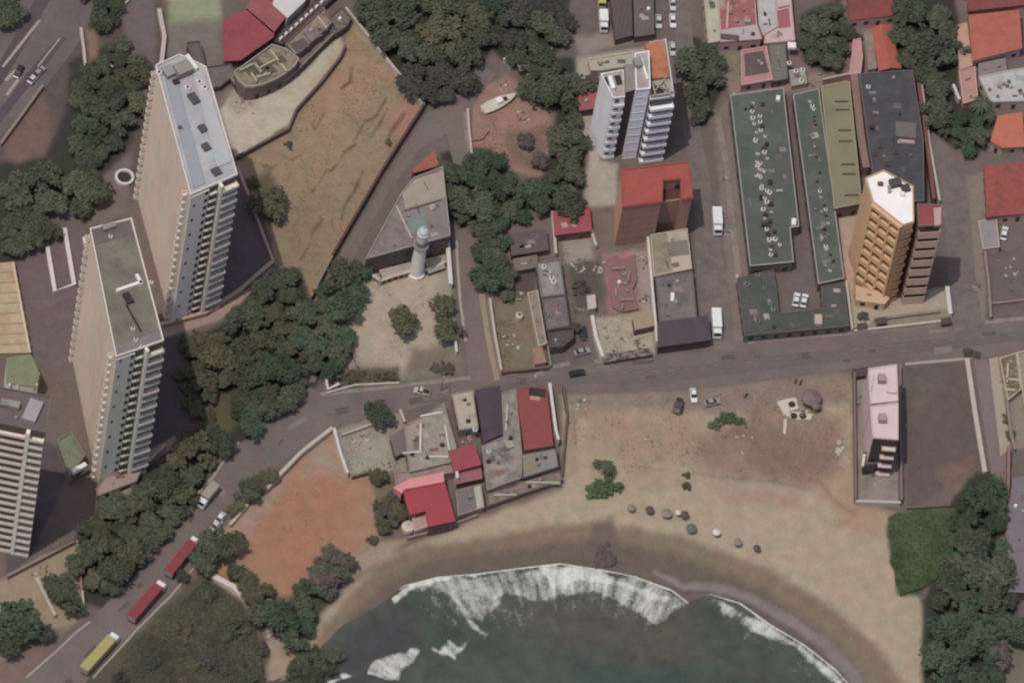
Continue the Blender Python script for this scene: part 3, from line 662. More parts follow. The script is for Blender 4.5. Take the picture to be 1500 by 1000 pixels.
scatter([(260, 545), (285, 610), (305, 610), (290, 560)], 9, 14, 'small olive tree on the edge of the tower shadow', 'olive trees by the tower shadow', (2,), seed=37)
tree(28, 905, 33, 'big green tree in the pale yard under the striped balconied tower', mi=1)
tree(14, 935, 24, 'dark tree at the yard edge beside the big green tree under the striped tower', mi=0)
tree(58, 925, 18, 'dark tree between the big green tree and the coast road', mi=0)
tree(93, 865, 25, 'round dark tree inside the pale yard wall by the coast road', mi=0)
tree(102, 888, 16, 'small dark tree against the pale yard wall next to the round one', mi=0)
tree(312, 800, 26, 'dark tree overhanging the coast road beside the two white cars', mi=0)
tree(338, 796, 22, 'dark tree between the coast road and the orange soil plot', mi=2)
tree(298, 822, 20, 'dark tree overhanging the kerb beside the red semi-trailer', mi=0)
tree(268, 842, 11, 'small dark tree squeezed against the kerb beside the red trailer', mi=0)
for x, y, r, l in ((366, 720, 18, 'largest rounded hedge tree between coast road and orange plot'), (394, 696, 15, 'rounded hedge tree nearest the white plot wall by the coast road'), (345, 743, 12, 'smallest rounded hedge tree between coast road and orange plot'), (378, 708, 13, 'rounded hedge tree squeezed between two others beside the coast road')):
    tree(x, y, r, l, mi=2 if r != 18 else 0)
scatter([(345, 835), (368, 838), (395, 865), (398, 905), (380, 905), (355, 870)], 13, 20, 'dark tree at the south-west edge of the orange soil plot', 'trees at the west edge of the orange plot', (0, 2), seed=18)
scatter([(408, 905), (440, 862), (468, 838), (475, 870), (450, 915), (430, 938), (410, 935)], 17, 25, 'green tree between the orange plot and the bay sand', 'trees between orange plot and bay', (1, 0), seed=19)
scatter([(465, 830), (488, 805), (508, 815), (506, 845), (480, 868)], 13, 20, 'dark tree at the beach corner of the orange soil plot', 'trees at the beach corner of the plot', (0, 3), seed=20)
scatter([(300, 960), (340, 900), (385, 930), (390, 1000), (340, 1005)], 12, 20, 'dark low tree on the scrubby point beside the bay', 'low trees on the scrubby point', (0, 4), dens=.42, kind='low', seed=21)
scatter([(420, 975), (460, 950), (500, 960), (470, 1000), (425, 1005)], 10, 16, 'dark waterside bush at the west end of the bay', 'waterside bushes at the bay end', (0,), kind='low', seed=22)
scatter([(165, 1000), (190, 945), (300, 860), (330, 890), (300, 960), (250, 1005)], 10, 22, 'low spreading green bush in the scrub beside the coast road', 'bushes in the scrub by the road', (0, 2, 4), dens=.34, kind='low', seed=23)
scatter([(1395, 770), (1430, 706), (1452, 700), (1468, 780), (1470, 850), (1488, 920), (1450, 1010), (1372, 1010), (1368, 900), (1385, 860), (1400, 800)], 17, 30, 'dark tree in the dense wood at the east end of the beach', 'trees in the wood at the end of the beach', (0, 1, 0, 1), seed=24)
scatter([(1460, 900), (1480, 910), (1470, 960), (1455, 950)], 14, 19, 'brownish tree in the wood at the east end of the beach', 'brownish trees by the beach wood', (3,), seed=25)
scatter([(1318, 15), (1385, 5), (1392, 78), (1378, 95), (1352, 100), (1325, 85)], 20, 30, 'big dark tree behind the slate-roofed hall beside the orange villa', 'trees between slate hall and orange villa', (0,), seed=26)
scatter([(1352, 105), (1380, 110), (1388, 160), (1382, 190), (1360, 170)], 14, 22, 'dark tree along the lane beside the slate-roofed hall', 'trees along the lane by the slate hall', (0,), seed=27)
scatter([(1400, 168), (1435, 170), (1438, 205), (1415, 222), (1398, 195)], 13, 19, 'dark tree at the top of the lane by the small orange villa', 'trees at the top of the lane', (0, 1), seed=28)
scatter([(1180, 30), (1215, 15), (1212, 85), (1190, 85)], 16, 23, 'dark tree between the pink house and the red tiled roofs', 'trees between pink house and red roofs', (0, 2), seed=29)
scatter([(1228, 40), (1245, 25), (1248, 55), (1235, 90), (1218, 95)], 11, 16, 'dark narrow tree behind the pink chimney block', 'trees behind the pink block', (0,), seed=30)
scatter([(1012, 75), (1040, 72), (1045, 120), (1030, 165), (1012, 160), (1005, 110)], 19, 27, 'dark tree between the white apartment tower and the street', 'trees east of the white tower', (0,), seed=31)
tree(1020, 175, 10, 'small dark tree at the roadside below the big ones east of the white tower', mi=0)
tree(590, 471, 22, 'round olive tree alone in the middle of the sandy plaza', mi=2)
tree(652, 445, 19, 'upper olive tree against the east wall of the sandy plaza', mi=2)
tree(656, 480, 19, 'lower olive tree against the east wall of the sandy plaza', mi=2)
tree(648, 462, 12, 'small olive tree between two others at the plaza east wall', mi=0)
tree(556, 606, 21, 'dark tree overhanging the coast road beside the pale ruined walls', mi=0)
for x, y, r, l in ((512, 551, 13, 'bushy hedge shrub at the west end of the roadside hedge'), (532, 550, 14, 'hedge shrub second from the west end of the roadside hedge'), (552, 551, 14, 'hedge shrub second from the east end of the roadside hedge'), (572, 551, 12, 'bushy hedge shrub at the east end of the roadside hedge')):
    tree(x, y, r, l, 'hedge shrubs along the sandy plaza', 2, 'low', sq=1.25)
tree(655, 540, 13, 'brownish shrub in the roadside corner of the sandy plaza', mi=3, kind='low')
tree(638, 538, 9, 'small brownish shrub next to the pole in the plaza corner', mi=3, kind='low')
tree(886, 716, 21, 'broad low green shrub on the sand in the middle of the beach', mi=5, kind='low')
tree(868, 717, 14, 'small green shrub at the west side of the broad beach shrub', mi=5, kind='low'); tree(893, 700, 10, 'narrow green shrub at the top of the broad beach shrub', mi=5, kind='low')
for x, y, r, l in ((1048, 622, 9, 'shrub at the west foot of the arch-shaped thicket on the dirt'), (1058, 612, 10, 'tallest shrub of the arch-shaped thicket on the dirt'), (1072, 611, 10, 'middle shrub of the arch-shaped thicket on the dirt'), (1084, 617, 8, 'shrub at the east foot of the arch-shaped thicket on the dirt')):
    tree(x, y, r, l, None, 5, 'low')
tree(1006, 696, 6, 'small bush on the dirt edge above the beach parasols', mi=2, kind='shrub')
tree(1007, 712, 7, 'small bush just above the row of beach parasols', mi=2, kind='shrub')
scatter([(552, 735), (578, 722), (590, 750), (568, 775), (555, 765)], 9, 14, 'grey-green shrub beside the bright red beach house', 'shrubs beside the red beach house', (2, 3), seed=32)
tree(556, 698, 14, 'dark shrub by the ruined walls above the red beach house', mi=2)
tree(545, 792, 9, 'small shrub on the sand below the red beach house shrubs', mi=2, kind='shrub')
for x, y, r, l in ((1475, 615, 8, 'small green bush inside the pale ruined enclosure'), (1481, 640, 9, 'larger green bush at the low end of the ruined enclosure')): tree(x, y, r, l, mi=2, kind='shrub')
tree(1430, 518, 7, 'small dark bush at the junction of the coast road and the beach path', mi=3, kind='low')
tree(1418, 516, 9, 'wide dark bush on the road edge at the beach path junction', mi=3, kind='low')
tree(770, 205, 13, 'bare brown tree on the reddish lot beside the boat', mi=3); tree(790, 235, 14, 'brownish tree at the low corner of the reddish lot', mi=3)
tree(1265, 462, 8, 'small dark shrub at the foot of the honeycomb tower', mi=3, kind='shrub')
tree(745, 435, 9, 'dark small tree beside the little pink hut', mi=0)
tree(842, 480, 10, 'dark little tree over the parked car in the middle yard', mi=3)
tree(850, 420, 14, 'dry brownish tree in the middle yard', mi=3, kind='low')
# palms
def palm(px, py, rpx, label, group=None):
    R = rpx*S; h = R*1.6; c = P(px, py, h)
    t = thing('palm_tree', label, 'palm', (c.x, c.y, 0), random.uniform(0, 6), group)
    mb = MB()
    for k in range(4): mb.tube((.1*k*k*.2, 0, h*k/4-.05), (.1*(k+1)**2*.2, 0, h*(k+1)/4), .2-.02*k, .18-.02*k, 7)
    mb.build('trunk', bark, t, local=True)
    fb = MB(); ox = .32
    for k in range(17):
        a = k*2.399; d = Vector((math.cos(a), math.sin(a), 0)); sd = Vector((-d.y, d.x, 0)); up = random.uniform(.1, .6); prev = None
        for j in range(7):
            u = j/6; q = Vector((ox, 0, h))+d*(R*u)+Vector((0, 0, R*(up*u-.95*u*u))); wd = R*.13*math.sin(math.pi*min(.95, u*.9+.1))
            cur = (q+sd*wd-Vector((0, 0, wd*.5)), q, q-sd*wd-Vector((0, 0, wd*.5)))
            if prev: fb.quad(prev[0], cur[0], cur[1], prev[1]); fb.quad(prev[1], cur[1], cur[2], prev[2])
            prev = cur
    fb.build('crown', LEAF[0], t, local=True)
palm(1440, 150, 19, 'tall palm beside the grey-white roof of the corner villa')
palm(1452, 168, 13, 'shorter palm leaning over the small orange roof')
palm(888, 680, 15, 'young palm standing above the broad low beach shrub')
palm(875, 678, 9, 'small palm sprout west of the young beach palm')
# ground cover
gc = MB(); RG = random.Random(5); cov = jag([(1300, 760), (1330, 752), (1348, 746), (1398, 746), (1410, 790), (1384, 830), (1356, 860), (1340, 868), (1318, 874), (1306, 825)], 6, 5, 3)
n = 0
while n < 15000:
    x = RG.uniform(1295, 1410); y = RG.uniform(745, 880)
    if not inside(x, y, cov): continue
    n += 1; p = P(x, y, 0); hh = RG.uniform(.15, .9); p.z = hh; s = RG.uniform(.18, .38); a = RG.uniform(0, 6.28)
    ex = Vector((math.cos(a), math.sin(a), RG.uniform(-.4, .4)))*s; ey = Vector((-math.sin(a), math.cos(a), RG.uniform(-.4, .4)))*s*.7
    gc.quad(p-ex, p-ey, p+ex, p+ey)
tag(gc.build('ground_cover', mat('creeper_leaves', (80, 93, 64), var=.42, sc=.14, rough=.85, spec=.1)), 'low green creeper mat beside the wood at the east end of the sand', 'creeper', kind='stuff')
gs = MB(); n = 0; scrub = [(160, 1010), (190, 945), (300, 850), (335, 870), (372, 905), (390, 1010)]
while n < 22000:
    x = RG.uniform(150, 395); y = RG.uniform(840, 1012)
    if not inside(x, y, scrub): continue
    n += 1; p = P(x, y, 0); p.z = RG.uniform(.05, .5); s = RG.uniform(.15, .34); a = RG.uniform(0, 6.28)
    ex = Vector((math.cos(a), math.sin(a), RG.uniform(-.4, .4)))*s; ey = Vector((-math.sin(a), math.cos(a), RG.uniform(-.4, .4)))*s*.7
    gs.quad(p-ex, p-ey, p+ex, p+ey)
tag(gs.build('undergrowth', mat('scrub_leaves', (86, 84, 68), var=.45, sc=.08, rough=.85, spec=.1)), 'patchy dark scrub on the point between road and bay', 'scrub', kind='stuff')

# dry tufts and litter on the open soil
tm = MB(); n = 0; fields = [([(350, 240), (425, 200), (440, 165), (510, 75), (520, 40), (612, 160), (486, 370), (450, 430)], 3000), ([(720, 447), (772, 432), (798, 505), (800, 540), (735, 546)], 700), ([(840, 590), (1240, 560), (1245, 700), (1100, 705), (930, 690), (850, 690)], 1500),
    ([(515, 430), (650, 400), (660, 530), (520, 535)], 350), ([(340, 790), (480, 650), (545, 760), (440, 860)], 350), ([(1330, 545), (1415, 535), (1435, 690), (1335, 740)], 500), ([(1000, 170), (1100, 400), (1080, 505), (1040, 300)], 200), ([(150, 240), (195, 220), (120, 420), (40, 540), (30, 400)], 300), ([(820, 345), (880, 370), (880, 460), (830, 470)], 400), ([(880, 375), (955, 370), (955, 520), (880, 525)], 300), ([(500, 640), (570, 625), (580, 690), (510, 698)], 400), ([(690, 165), (800, 180), (795, 250), (700, 220)], 500)]
for poly, cnt in fields:
    xs = [p[0] for p in poly]; ys = [p[1] for p in poly]; k = 0
    while k < cnt:
        x = RG.uniform(min(xs), max(xs)); y = RG.uniform(min(ys), max(ys)); k += 1
        if not inside(x, y, poly) or float(vnoise(np.array([x]), np.array([y]), 26, 8, 3)[0]) < .5: continue
        for _ in range(3):
            p = P(x+RG.gauss(0, 3), y+RG.gauss(0, 3), 0); p.z = RG.uniform(.05, .1); s_ = RG.uniform(.1, .22); a = RG.uniform(0, 6.28)
            ex = Vector((math.cos(a), math.sin(a), RG.uniform(-.1, .1)))*s_; ey = Vector((-math.sin(a), math.cos(a), RG.uniform(-.1, .1)))*s_*.6
            tm.quad(p-ex, p-ey, p+ex, p+ey)
tag(tm.build('grass', mat('dry_tufts', (104, 90, 72), var=.35, sc=.3, rough=.95, spec=.05)), 'sparse dry grass tufts scattered over the open soil', 'grass', kind='stuff')
# ------------------------------------------------------------------ building kit
glass = mat('window_glass', (58, 56, 62), var=.25, sc=.6, rough=.25, spec=.5)
darkv = mat('dark_opening', (62, 52, 52), var=.25, sc=.8, rough=.8)
white_m = mat('white_paint', (232, 226, 220), var=.06, sc=.4, rough=.6)
steel = mat('grey_metal', (150, 146, 146), var=.1, sc=1, rough=.45, spec=.5)
conc = mat('concrete', (150, 140, 132), var=.14, sc=.4, spots=((118, 108, 102), .45, .72, .25))
STAIN = [mat('roof_stain_dark', (104, 96, 92), var=.25, sc=.8), mat('roof_stain_pale', (164, 154, 144), var=.2, sc=.8), mat('roof_stain_mid', (132, 120, 113), var=.25, sc=.8), mat('roof_stain_rust', (128, 96, 84), var=.25, sc=.8)]
def wallm(name, rgb, **k): return mat(name, rgb, var=.09, sc=.5, wallstreak=True, **k)
class Bld: pass
def roofpts(poly, L):
    z = hL(L); return ccw([(p.x, p.y) for p in (P(x, y, z) for x, y in poly)]), z
def house(name, label, poly, L, wall, roof, cat='house', par=.0, kind='flat', win=True, over=.15, group=None, z0=-.3, door=True, tilt=0, parm=None, winm=None, clutter=True):
    pts, z = roofpts(poly, L)
    cx = sum(p[0] for p in pts)/len(pts); cy = sum(p[1] for p in pts)/len(pts)
    B = Bld(); B.pts = pts; B.z = z; B.L = L
    B.root = thing(name, label, cat, (cx, cy, 0), 0, group)
    B.wall = MB().prism(pts, z0, z-.06, bot=False).build('wall', wall, B.root)
    ro = offs(pts, over)
    if kind == 'flat':
        B.roof = MB().prism(ro, z-.06, z+.12).build('roof', roof, B.root)
    else:
        # pitched: find long axis of the outline
        best = max(range(len(pts)), key=lambda i: (Vector(pts[(i+1) % len(pts)])-Vector(pts[i])).length)
        ax = (Vector(pts[(best+1) % len(pts)])-Vector(pts[best])).normalized(); ay = Vector((-ax.y, ax.x))
        v = [(Vector(p).dot(ax), Vector(p).dot(ay)) for p in ro]; lo = min(q[1] for q in v); hi = max(q[1] for q in v); mid = (lo+hi)/2
        hgt = (hi-lo)/2*(tilt or .28) if kind == 'gable' else (hi-lo)*(tilt or .12)
        def rz(q): return (z+.1+hgt*(1-abs(q-mid)/((hi-lo)/2))) if kind == 'gable' else (z+.1+hgt*(q-lo)/(hi-lo))
        mb = MB()
        if kind == 'gable' and len(ro) == 4:
            # split into two slopes
            a0 = min(q[0] for q in v); a1 = max(q[0] for q in v)
            order = sorted(range(4), key=lambda i: v[i][1]); lows = sorted(order[:2], key=lambda i: v[i][0]); highs = sorted(order[2:], key=lambda i: v[i][0])
            A, Bq = ro[lows[0]], ro[lows[1]]; Dq, Cq = ro[highs[0]], ro[highs[1]]
            m0 = (Vector(A)+Vector(Dq))/2; m1 = (Vector(Bq)+Vector(Cq))/2; zt = z+.1+hgt
            mb.quad((*A, z+.1), (*Bq, z+.1), (*m1, zt), (*m0, zt)); mb.quad((*m0, zt), (*m1, zt), (*Cq, z+.1), (*Dq, z+.1))
            mb.quad((*A, z), (*Dq, z), (*Cq, z), (*Bq, z))
            for e0, e1 in ((A, Bq), (Cq, Dq)): mb.quad((*e0, z), (*e1, z), (*e1, z+.1), (*e0, z+.1))
            for e0, e1, mm in ((Dq, A, m0), (Bq, Cq, m1)): mb.quad((*e0, z), (*e1, z), (*e1, z+.1), (*mm, zt), (*e0, z+.1))
        else:
            mb.prism(ro, z-.02, z, ztop=[rz(q[1]) for q in v])
        B.roof = mb.build('roof', roof, B.root)
    if kind == 'flat' and clutter:
        ins = offs(pts, -.9); xs = [q[0] for q in ins]; ys = [q[1] for q in ins]; area = (max(xs)-min(xs))*(max(ys)-min(ys)); RC = random.Random(len(label)*7+int(poly[0][0])); k = 0; tries = 0
        while k < min(14, int(area/16)+1) and tries < 90:
            tries += 1; x, y = RC.uniform(min(xs), max(xs)), RC.uniform(min(ys), max(ys)); w_, d_ = RC.uniform(.5, 2.4), RC.uniform(.4, 2.0); a_ = RC.uniform(-.2, .2)+math.atan2(pts[1][1]-pts[0][1], pts[1][0]-pts[0][0])
            e1 = Vector((math.cos(a_), math.sin(a_)))*w_; e2 = Vector((-math.sin(a_), math.cos(a_)))*d_; o = Vector((x, y))-e1/2-e2/2
            if not all(inside(c_.x, c_.y, ins) for c_ in (o, o+e1, o+e2, o+e1+e2)): continue
            k += 1; q_ = RC.random()
            if q_ < .62: MB().obox(o, e1, e2, z+.1, z+.15+.004*k).build('roof_patch', RC.choice(STAIN), B.root)
            elif q_ < .74: MB().obox(o, e1*.14/w_*1.0, e2.normalized()*RC.uniform(1.5, 3.5), z+.12, z+.3).build('pipe', RC.choice((conc, steel, darkv)), B.root) if inside((o+e2.normalized()*3.5).x, (o+e2.normalized()*3.5).y, ins) else None
            elif q_ < .86: MB().lathe([(.5, 0), (.52, .7), (.35, .95), (.1, 1.0)], x, y, 12, z+.12).build('tank', RC.choice((conc, white_m, STAIN[1])), B.root)
            else: MB().obox(o, e1*.5, e2*.5, z+.12, z+RC.uniform(.4, 1.3)).build('rooftop_unit', RC.choice((conc, darkv, STAIN[2])), B.root)
    if par:
        po = offs(pts, .12); pi = offs(pts, -.16); mb = MB(); n = len(po)
        for i in range(n):
            j = (i+1) % n; mb.prism([po[i], po[j], pi[j], pi[i]], z+.1, z+.12+par)
        B.par = mb.build('parapet', parm or wall, B.root)
    if win and L >= 9:
        doors = 0
        for i in range(len(pts)):
            a = Vector(pts[i]); b = Vector(pts[(i+1) % len(pts)]); d = b-a; ln = d.length
            if ln < 2.5: continue
            d = d/ln; nrm = Vector((d.y, -d.x))
            if nrm.y > -.35 and nrm.x > -.5: continue
            k = min(8, max(1, int(ln/3.2))); fl = max(1, int(z/2.9)); fh = z/fl
            for f in range(fl):
                for j in range(k):
                    c = a+d*(ln*(j+.5)/k); isdoor = door and f == 0 and j == k//2 and doors == 0 and nrm.y < -.35
                    wd, zb, zt = (1.1, 0, 2.1) if isdoor else (1.3, f*fh+.9, f*fh+min(2.2, fh-.5))
                    doors += isdoor
                    o = c-d*(wd/2)-nrm*.05
                    MB().obox(o, d*wd, nrm*.09, zb, zt).build('door' if isdoor else 'window', winm or glass, B.root)
    return B
def edge(B, i0, i1=None):
    """photo-space roof corner pair -> the plan edge (outward to the camera side)"""
    pass
def wedge(poly, L, i, j):
    z = hL(L); a = P(*poly[i], z); b = P(*poly[j], z); a = Vector((a.x, a.y)); b = Vector((b.x, b.y)); d = b-a; ln = d.length; d /= ln
    return a, d, ln, Vector((d.y, -d.x)), z
def rbox(B, px, py, w, d, h, m, name='rooftop_unit', rot=0.0, z=None, top=None):
    zz = (B.z+.1) if z is None else z; c = P(px, py, zz+h); ca, sa = math.cos(rot), math.sin(rot)
    ex = Vector((ca, sa))*w; ey = Vector((-sa, ca))*d; o = Vector((c.x, c.y))-ex/2-ey/2
    q = MB().obox(o, ex, ey, zz, zz+h).build(name, m, B.root)
    return q
def acunit(B, px, py, s=1.0, m=None):
    zz = B.z+.1; c = P(px, py, zz+.8); rot = random.uniform(-.3, .3); w = 1.15*s; ca, sa = math.cos(rot), math.sin(rot)
    ex = Vector((ca, sa))*w; ey = Vector((-sa, ca))*w*.8
    q = MB().obox(Vector((c.x, c.y))-ex/2-ey/2, ex, ey, zz, zz+.8*s).build('rooftop_unit', m or white_m, B.root)
    MB().lathe([(.36*s, 0), (.36*s, .08)], c.x, c.y, 10, zz+.8*s).build('fan_cover', darkv, q)
def sheetroof(B, poly, m, name='roof_patch', dz=.16, th=.03, L=None):
    z = (hL(L) if L else B.z)+dz; pts = ccw([(p.x, p.y) for p in (P(x, y, z) for x, y in poly)])
    return MB().prism(pts, z-th, z).build(name, m, B.root)
def rot_of(a, b):
    p = P(*a); q = P(*b); return math.atan2(q.y-p.y, q.x-p.x)

# ------------------------------------------------------------------ the tall residential towers
beige_w = wallm('beige_render', (240, 216, 192), spots=((230, 202, 180), .4, .7, .05))
fin_m = mat('pale_balcony', (232, 220, 206), var=.08, sc=.6)
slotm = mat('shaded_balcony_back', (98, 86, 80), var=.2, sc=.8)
def balcony(root, o, d, nrm, w, dep, z, m, hp=1.0, side=True, name='balcony'):
    mb = MB(); mb.obox(o, d*w, nrm*dep, z, z+.16)
    q = o+nrm*(dep-.12); mb.obox(q, d*w, nrm*.12, z+.16, z+hp)
    if side:
        mb.obox(o, d*.12, nrm*(dep-.12), z+.16, z+hp); mb.obox(o+d*(w-.12), d*.12, nrm*(dep-.12), z+.16, z+hp)
    return mb.build(name, m, root)
def tower(name, label, poly, L, iS, iW, roofm, panelm, ribm, nfl, fins=True):
    """poly corners in photo space at roof level; iS = (south-west, south-east) corners, iW = (north-west, south-west)"""
    B = house(name, label, poly, L, beige_w, roofm, cat='tower block', par=.7, win=False, parm=fin_m, clutter=False)
    a, d, ln, nr, z = wedge(poly, L, *iS); fh = z/nfl
    MB().obox(a+nr*.01, d*(ln*.40), nr*.35, 0, z-.4).build('facade_panel', panelm, B.root)
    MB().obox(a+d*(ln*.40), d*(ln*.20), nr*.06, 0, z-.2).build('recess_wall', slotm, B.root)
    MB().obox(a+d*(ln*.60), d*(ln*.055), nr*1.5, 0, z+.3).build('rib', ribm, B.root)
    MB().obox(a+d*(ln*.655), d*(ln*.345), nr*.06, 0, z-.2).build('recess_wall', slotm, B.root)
    for f in range(nfl):
        zb = f*fh+.3
        balcony(B.root, a+d*(ln*.66)+nr*.06, d, nr, ln*.33, 1.5+.25*(f % 2), zb, fin_m if f % 2 else panelm, 1.0)
        balcony(B.root, a+d*(ln*.41)+nr*.06, d, nr, ln*.15, .8, zb, panelm, .7)
        MB().obox(a+d*(ln*.31)+nr*.36, d*(ln*.07), nr*.06, zb+.7, zb+2.2).build('window', glass, B.root)
        if f % 2 == 0: MB().obox(a+d*(ln*.07)+nr*.36, d*(ln*.05), nr*.05, zb+.9, zb+1.9).build('window', glass, B.root)
    if fins:
        a2, d2, l2, n2, z = wedge(poly, L, *iW)
        for f in range(nfl):                                     # screens of the corner balconies on the long wall
            zb = f*fh+.2
            for t0, wd, hh, dp in ((.925, 1.6, fh*1.05 if f % 3 else fh*.55, 1.5), (.975, .5, fh*.9, .8), (.0, 1.2, fh*.8, 1.1), (.03, .3, fh*.6, .9)):
                o = a2+d2*(l2*t0)
                if t0 in (.925, .0): balcony(B.root, o, d2, n2, wd, dp, zb, fin_m, 1.25)
                else: MB().obox(o, d2*wd*.35, n2*dp, zb, zb+hh).build('screen', fin_m, B.root)
        for f in range(0, nfl, 2): MB().obox(a2+d2*(l2*.955)+n2*.01, d2*.7, n2*.08, f*fh+1, f*fh+2.4).build('window', glass, B.root)
    return B
greyroof = mat('grey_membrane', (163, 163, 166), var=.07, sc=.3, spots=((182, 182, 183), .45, .65, .12))
panelA = wallm('grey_facade', (236, 226, 216)); panelB = wallm('greenish_facade', (214, 212, 194))
rib_m = mat('pale_rib', (236, 228, 212), var=.1, sc=.6)
PA = [(228, 98), (263, 82), (301, 100), (347, 257), (279, 287)]
A = tower('residential_tower', 'tallest tower block with pale grey roof and beige blank side wall', PA, 188, (4, 3), (0, 4), greyroof, panelA, rib_m, 18)
sheetroof(A, [(243, 118), (258, 112), (301, 268), (284, 276)], mat('blue_grey_membrane', (150, 154, 160), var=.07, sc=.3), 'roof_slab', .45, .35)
sheetroof(A, [(283, 108), (296, 102), (340, 236), (318, 245)], mat('pale_membrane', (178, 177, 178), var=.06, sc=.3), 'roof_slab', .55, .42)
ra = rot_of((279, 287), (347, 257)); rl = mat('skylight', (84, 82, 84), var=.1, sc=1, rough=.4)
for x, y, w_, d_ in ((284, 143, 2.1, 3.4), (297, 187, 1.9, 2.2), (302, 214, 1.9, 2.2), (317, 250, 2.2, 2.2), (264, 186, .9, .9)): rbox(A, x, y, w_, d_, .9, rl, 'skylight', ra)
rbox(A, 268, 98, 4.2, 3.6, 2.6, conc, 'lift_house', ra); rbox(A, 247, 103, 2.6, 3.2, 1.7, steel, 'rooftop_unit', ra); rbox(A, 281, 90, 1.0, 5.0, 1.4, white_m, 'rooftop_unit', ra); rbox(A, 258, 118, 1.5, 1.5, 1.2, darkv, 'rooftop_unit', ra)
for x, y in ((233, 106), (292, 120), (300, 128), (275, 128)): acunit(A, x, y, 1.2)
PB = [(132, 337), (192, 322), (239, 500), (170, 524)]
mossy = mat('mossy_roof', (126, 120, 104), var=.14, sc=.25, spots=((106, 98, 90), .42, .66, .12))
Bt = tower('residential_tower', 'tower block with mossy olive-brown flat roof and beige blank side wall', PB, 188, (3, 2), (0, 3), mossy, panelB, rib_m, 17)
sheetroof(Bt, [(133, 338), (191, 323), (196, 343), (138, 360)], mat('grey_tar', (108, 98, 96), var=.1, sc=.4), 'roof_patch')
sheetroof(Bt, [(168, 506), (237, 484), (239, 499), (171, 522)], mat('grey_tar2', (128, 120, 116), var=.1, sc=.4), 'roof_patch')
rb = rot_of(PB[3], PB[2])
rbox(Bt, 190, 418, 7.5, .8, 1.0, white_m, 'roof_wall', rb); rbox(Bt, 204, 408, .8, 3.2, 1.0, white_m, 'roof_wall', rb); rbox(Bt, 188, 435, 1.8, 3.2, 1.0, darkv, 'skylight', rb); rbox(Bt, 160, 330, 3.5, 1.5, 1.5, conc, 'lift_house', rb)
for x, y in ((195, 480), (199, 496), (208, 506), (162, 345), (222, 412)): acunit(Bt, x, y, .8)
rbox(Bt, 196, 465, .4, 9, .5, darkv, 'gutter', rb)
# low block and striped tower at the west edge
Cb = house('annex', 'low annex with an ochre banded roof beside the mauve yard', [(20, 384), (-50, 392), (-40, 518), (45, 516)], 8, wallm('ochre_wall', (190, 166, 134)), mat('ochre_roof', (180, 160, 132), var=.12, sc=.3, spots=((168, 138, 108), .42, .66, .2)), cat='annex', win=False, clutter=False)
for k in range(8): sheetroof(Cb, [(-40, 400+k*15), (24+k*3.1, 397+k*15), (24.3+k*3.1, 398.6+k*15), (-40, 401.6+k*15)], mat('ochre_band', (150, 124, 96), var=.1, sc=.5), 'roof_seam')
sheetroof(Cb, [(18, 385), (20.5, 384.5), (45, 515), (42, 515.5)], mat('ochre_edge', (206, 186, 158), var=.08, sc=.5), 'roof_edge', .3, .18)
PD = [(-70, 556), (74, 582), (67, 634), (-70, 606)]
Dt = house('residential_tower', 'tower with long striped rows of pale balconies and a grey roof shed', PD, 178, wallm('grey_tower_wall', (120, 106, 102)), mat('tower_roof_grey', (108, 95, 95), var=.12, sc=.3), cat='tower block', win=False, par=.5)
a, d, ln, nr, z = wedge(PD, 178, 3, 2); nf = 18; fh = z/nf
cream = mat('cream_balcony', (232, 216, 200), var=.1, sc=.6)
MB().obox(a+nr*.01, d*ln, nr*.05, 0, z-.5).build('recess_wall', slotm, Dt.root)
MB().obox(a+d*(ln*.80), d*(ln*.04), nr*1.5, 0, z+.2).build('rib', rib_m, Dt.root)
for f in range(nf):
    balcony(Dt.root, a+d*(ln*.01)+nr*.06, d, nr, ln*.785, 1.35, f*fh+.2, cream, 1.0); balcony(Dt.root, a+d*(ln*.845)+nr*.06, d, nr, ln*.15, 1.6, f*fh+.2, cream, 1.0)
rbox(Dt, 48, 600, 3.6, 6.6, 1.2, mat('shed_grey', (160, 152, 152), var=.06, sc=.5), 'roof_shed', rot_of(PD[3], PD[2])-.15)
rbox(Dt, 15, 590, 5, 2, 1.5, conc, 'lift_house', 0)
# lower green terraces and walls round the towers
ter = mat('green_terrace', (122, 128, 108), var=.14, sc=.4, spots=((104, 104, 90), .45, .7, .3))
T1 = house('terrace', 'green flat terrace with a white end wall at the foot of the mossy-roofed tower', [(84, 646), (104, 634), (124, 668), (102, 697)], 14, wallm('terrace_wall', (140, 128, 116)), ter, cat='terrace', par=.6, win=False, clutter=False)
rbox(T1, 116, 684, 1.2, 4.4, 1.2, white_m, 'end_wall', -.75)
T2 = house('terrace', 'green terrace with white triangular buttresses below the ochre banded block', [(10, 525), (45, 520), (58, 548), (50, 566), (10, 560)], 30, white_m, mat('lawn_terrace', (124, 130, 100), var=.16, sc=.5), cat='terrace', win=False, clutter=False)
for x in (14, 26, 40, 53):
    z = hL(30); c = P(x, 562, z); MB().hexa([(c.x-.6, c.y-1.2, 0), (c.x+.6, c.y-1.2, 0), (c.x+.6, c.y+.3, 0), (c.x-.6, c.y+.3, 0)], [(c.x-.3, c.y-.3, z), (c.x+.3, c.y-.3, z), (c.x+.3, c.y+.2, z), (c.x-.3, c.y+.2, z)]).build('buttress', white_m, T2.root)
PK1 = house('podium', 'pinkish podium slab at the foot of the mossy-roofed tower above the roadside trees', [(141, 716), (160, 690), (199, 680), (207, 688), (200, 705), (143, 727)], 8, wallm('podium_dusk', (128, 108, 104)), mat('podium_pink', (160, 138, 130), var=.12, sc=.5), cat='podium', par=.3, winm=darkv)
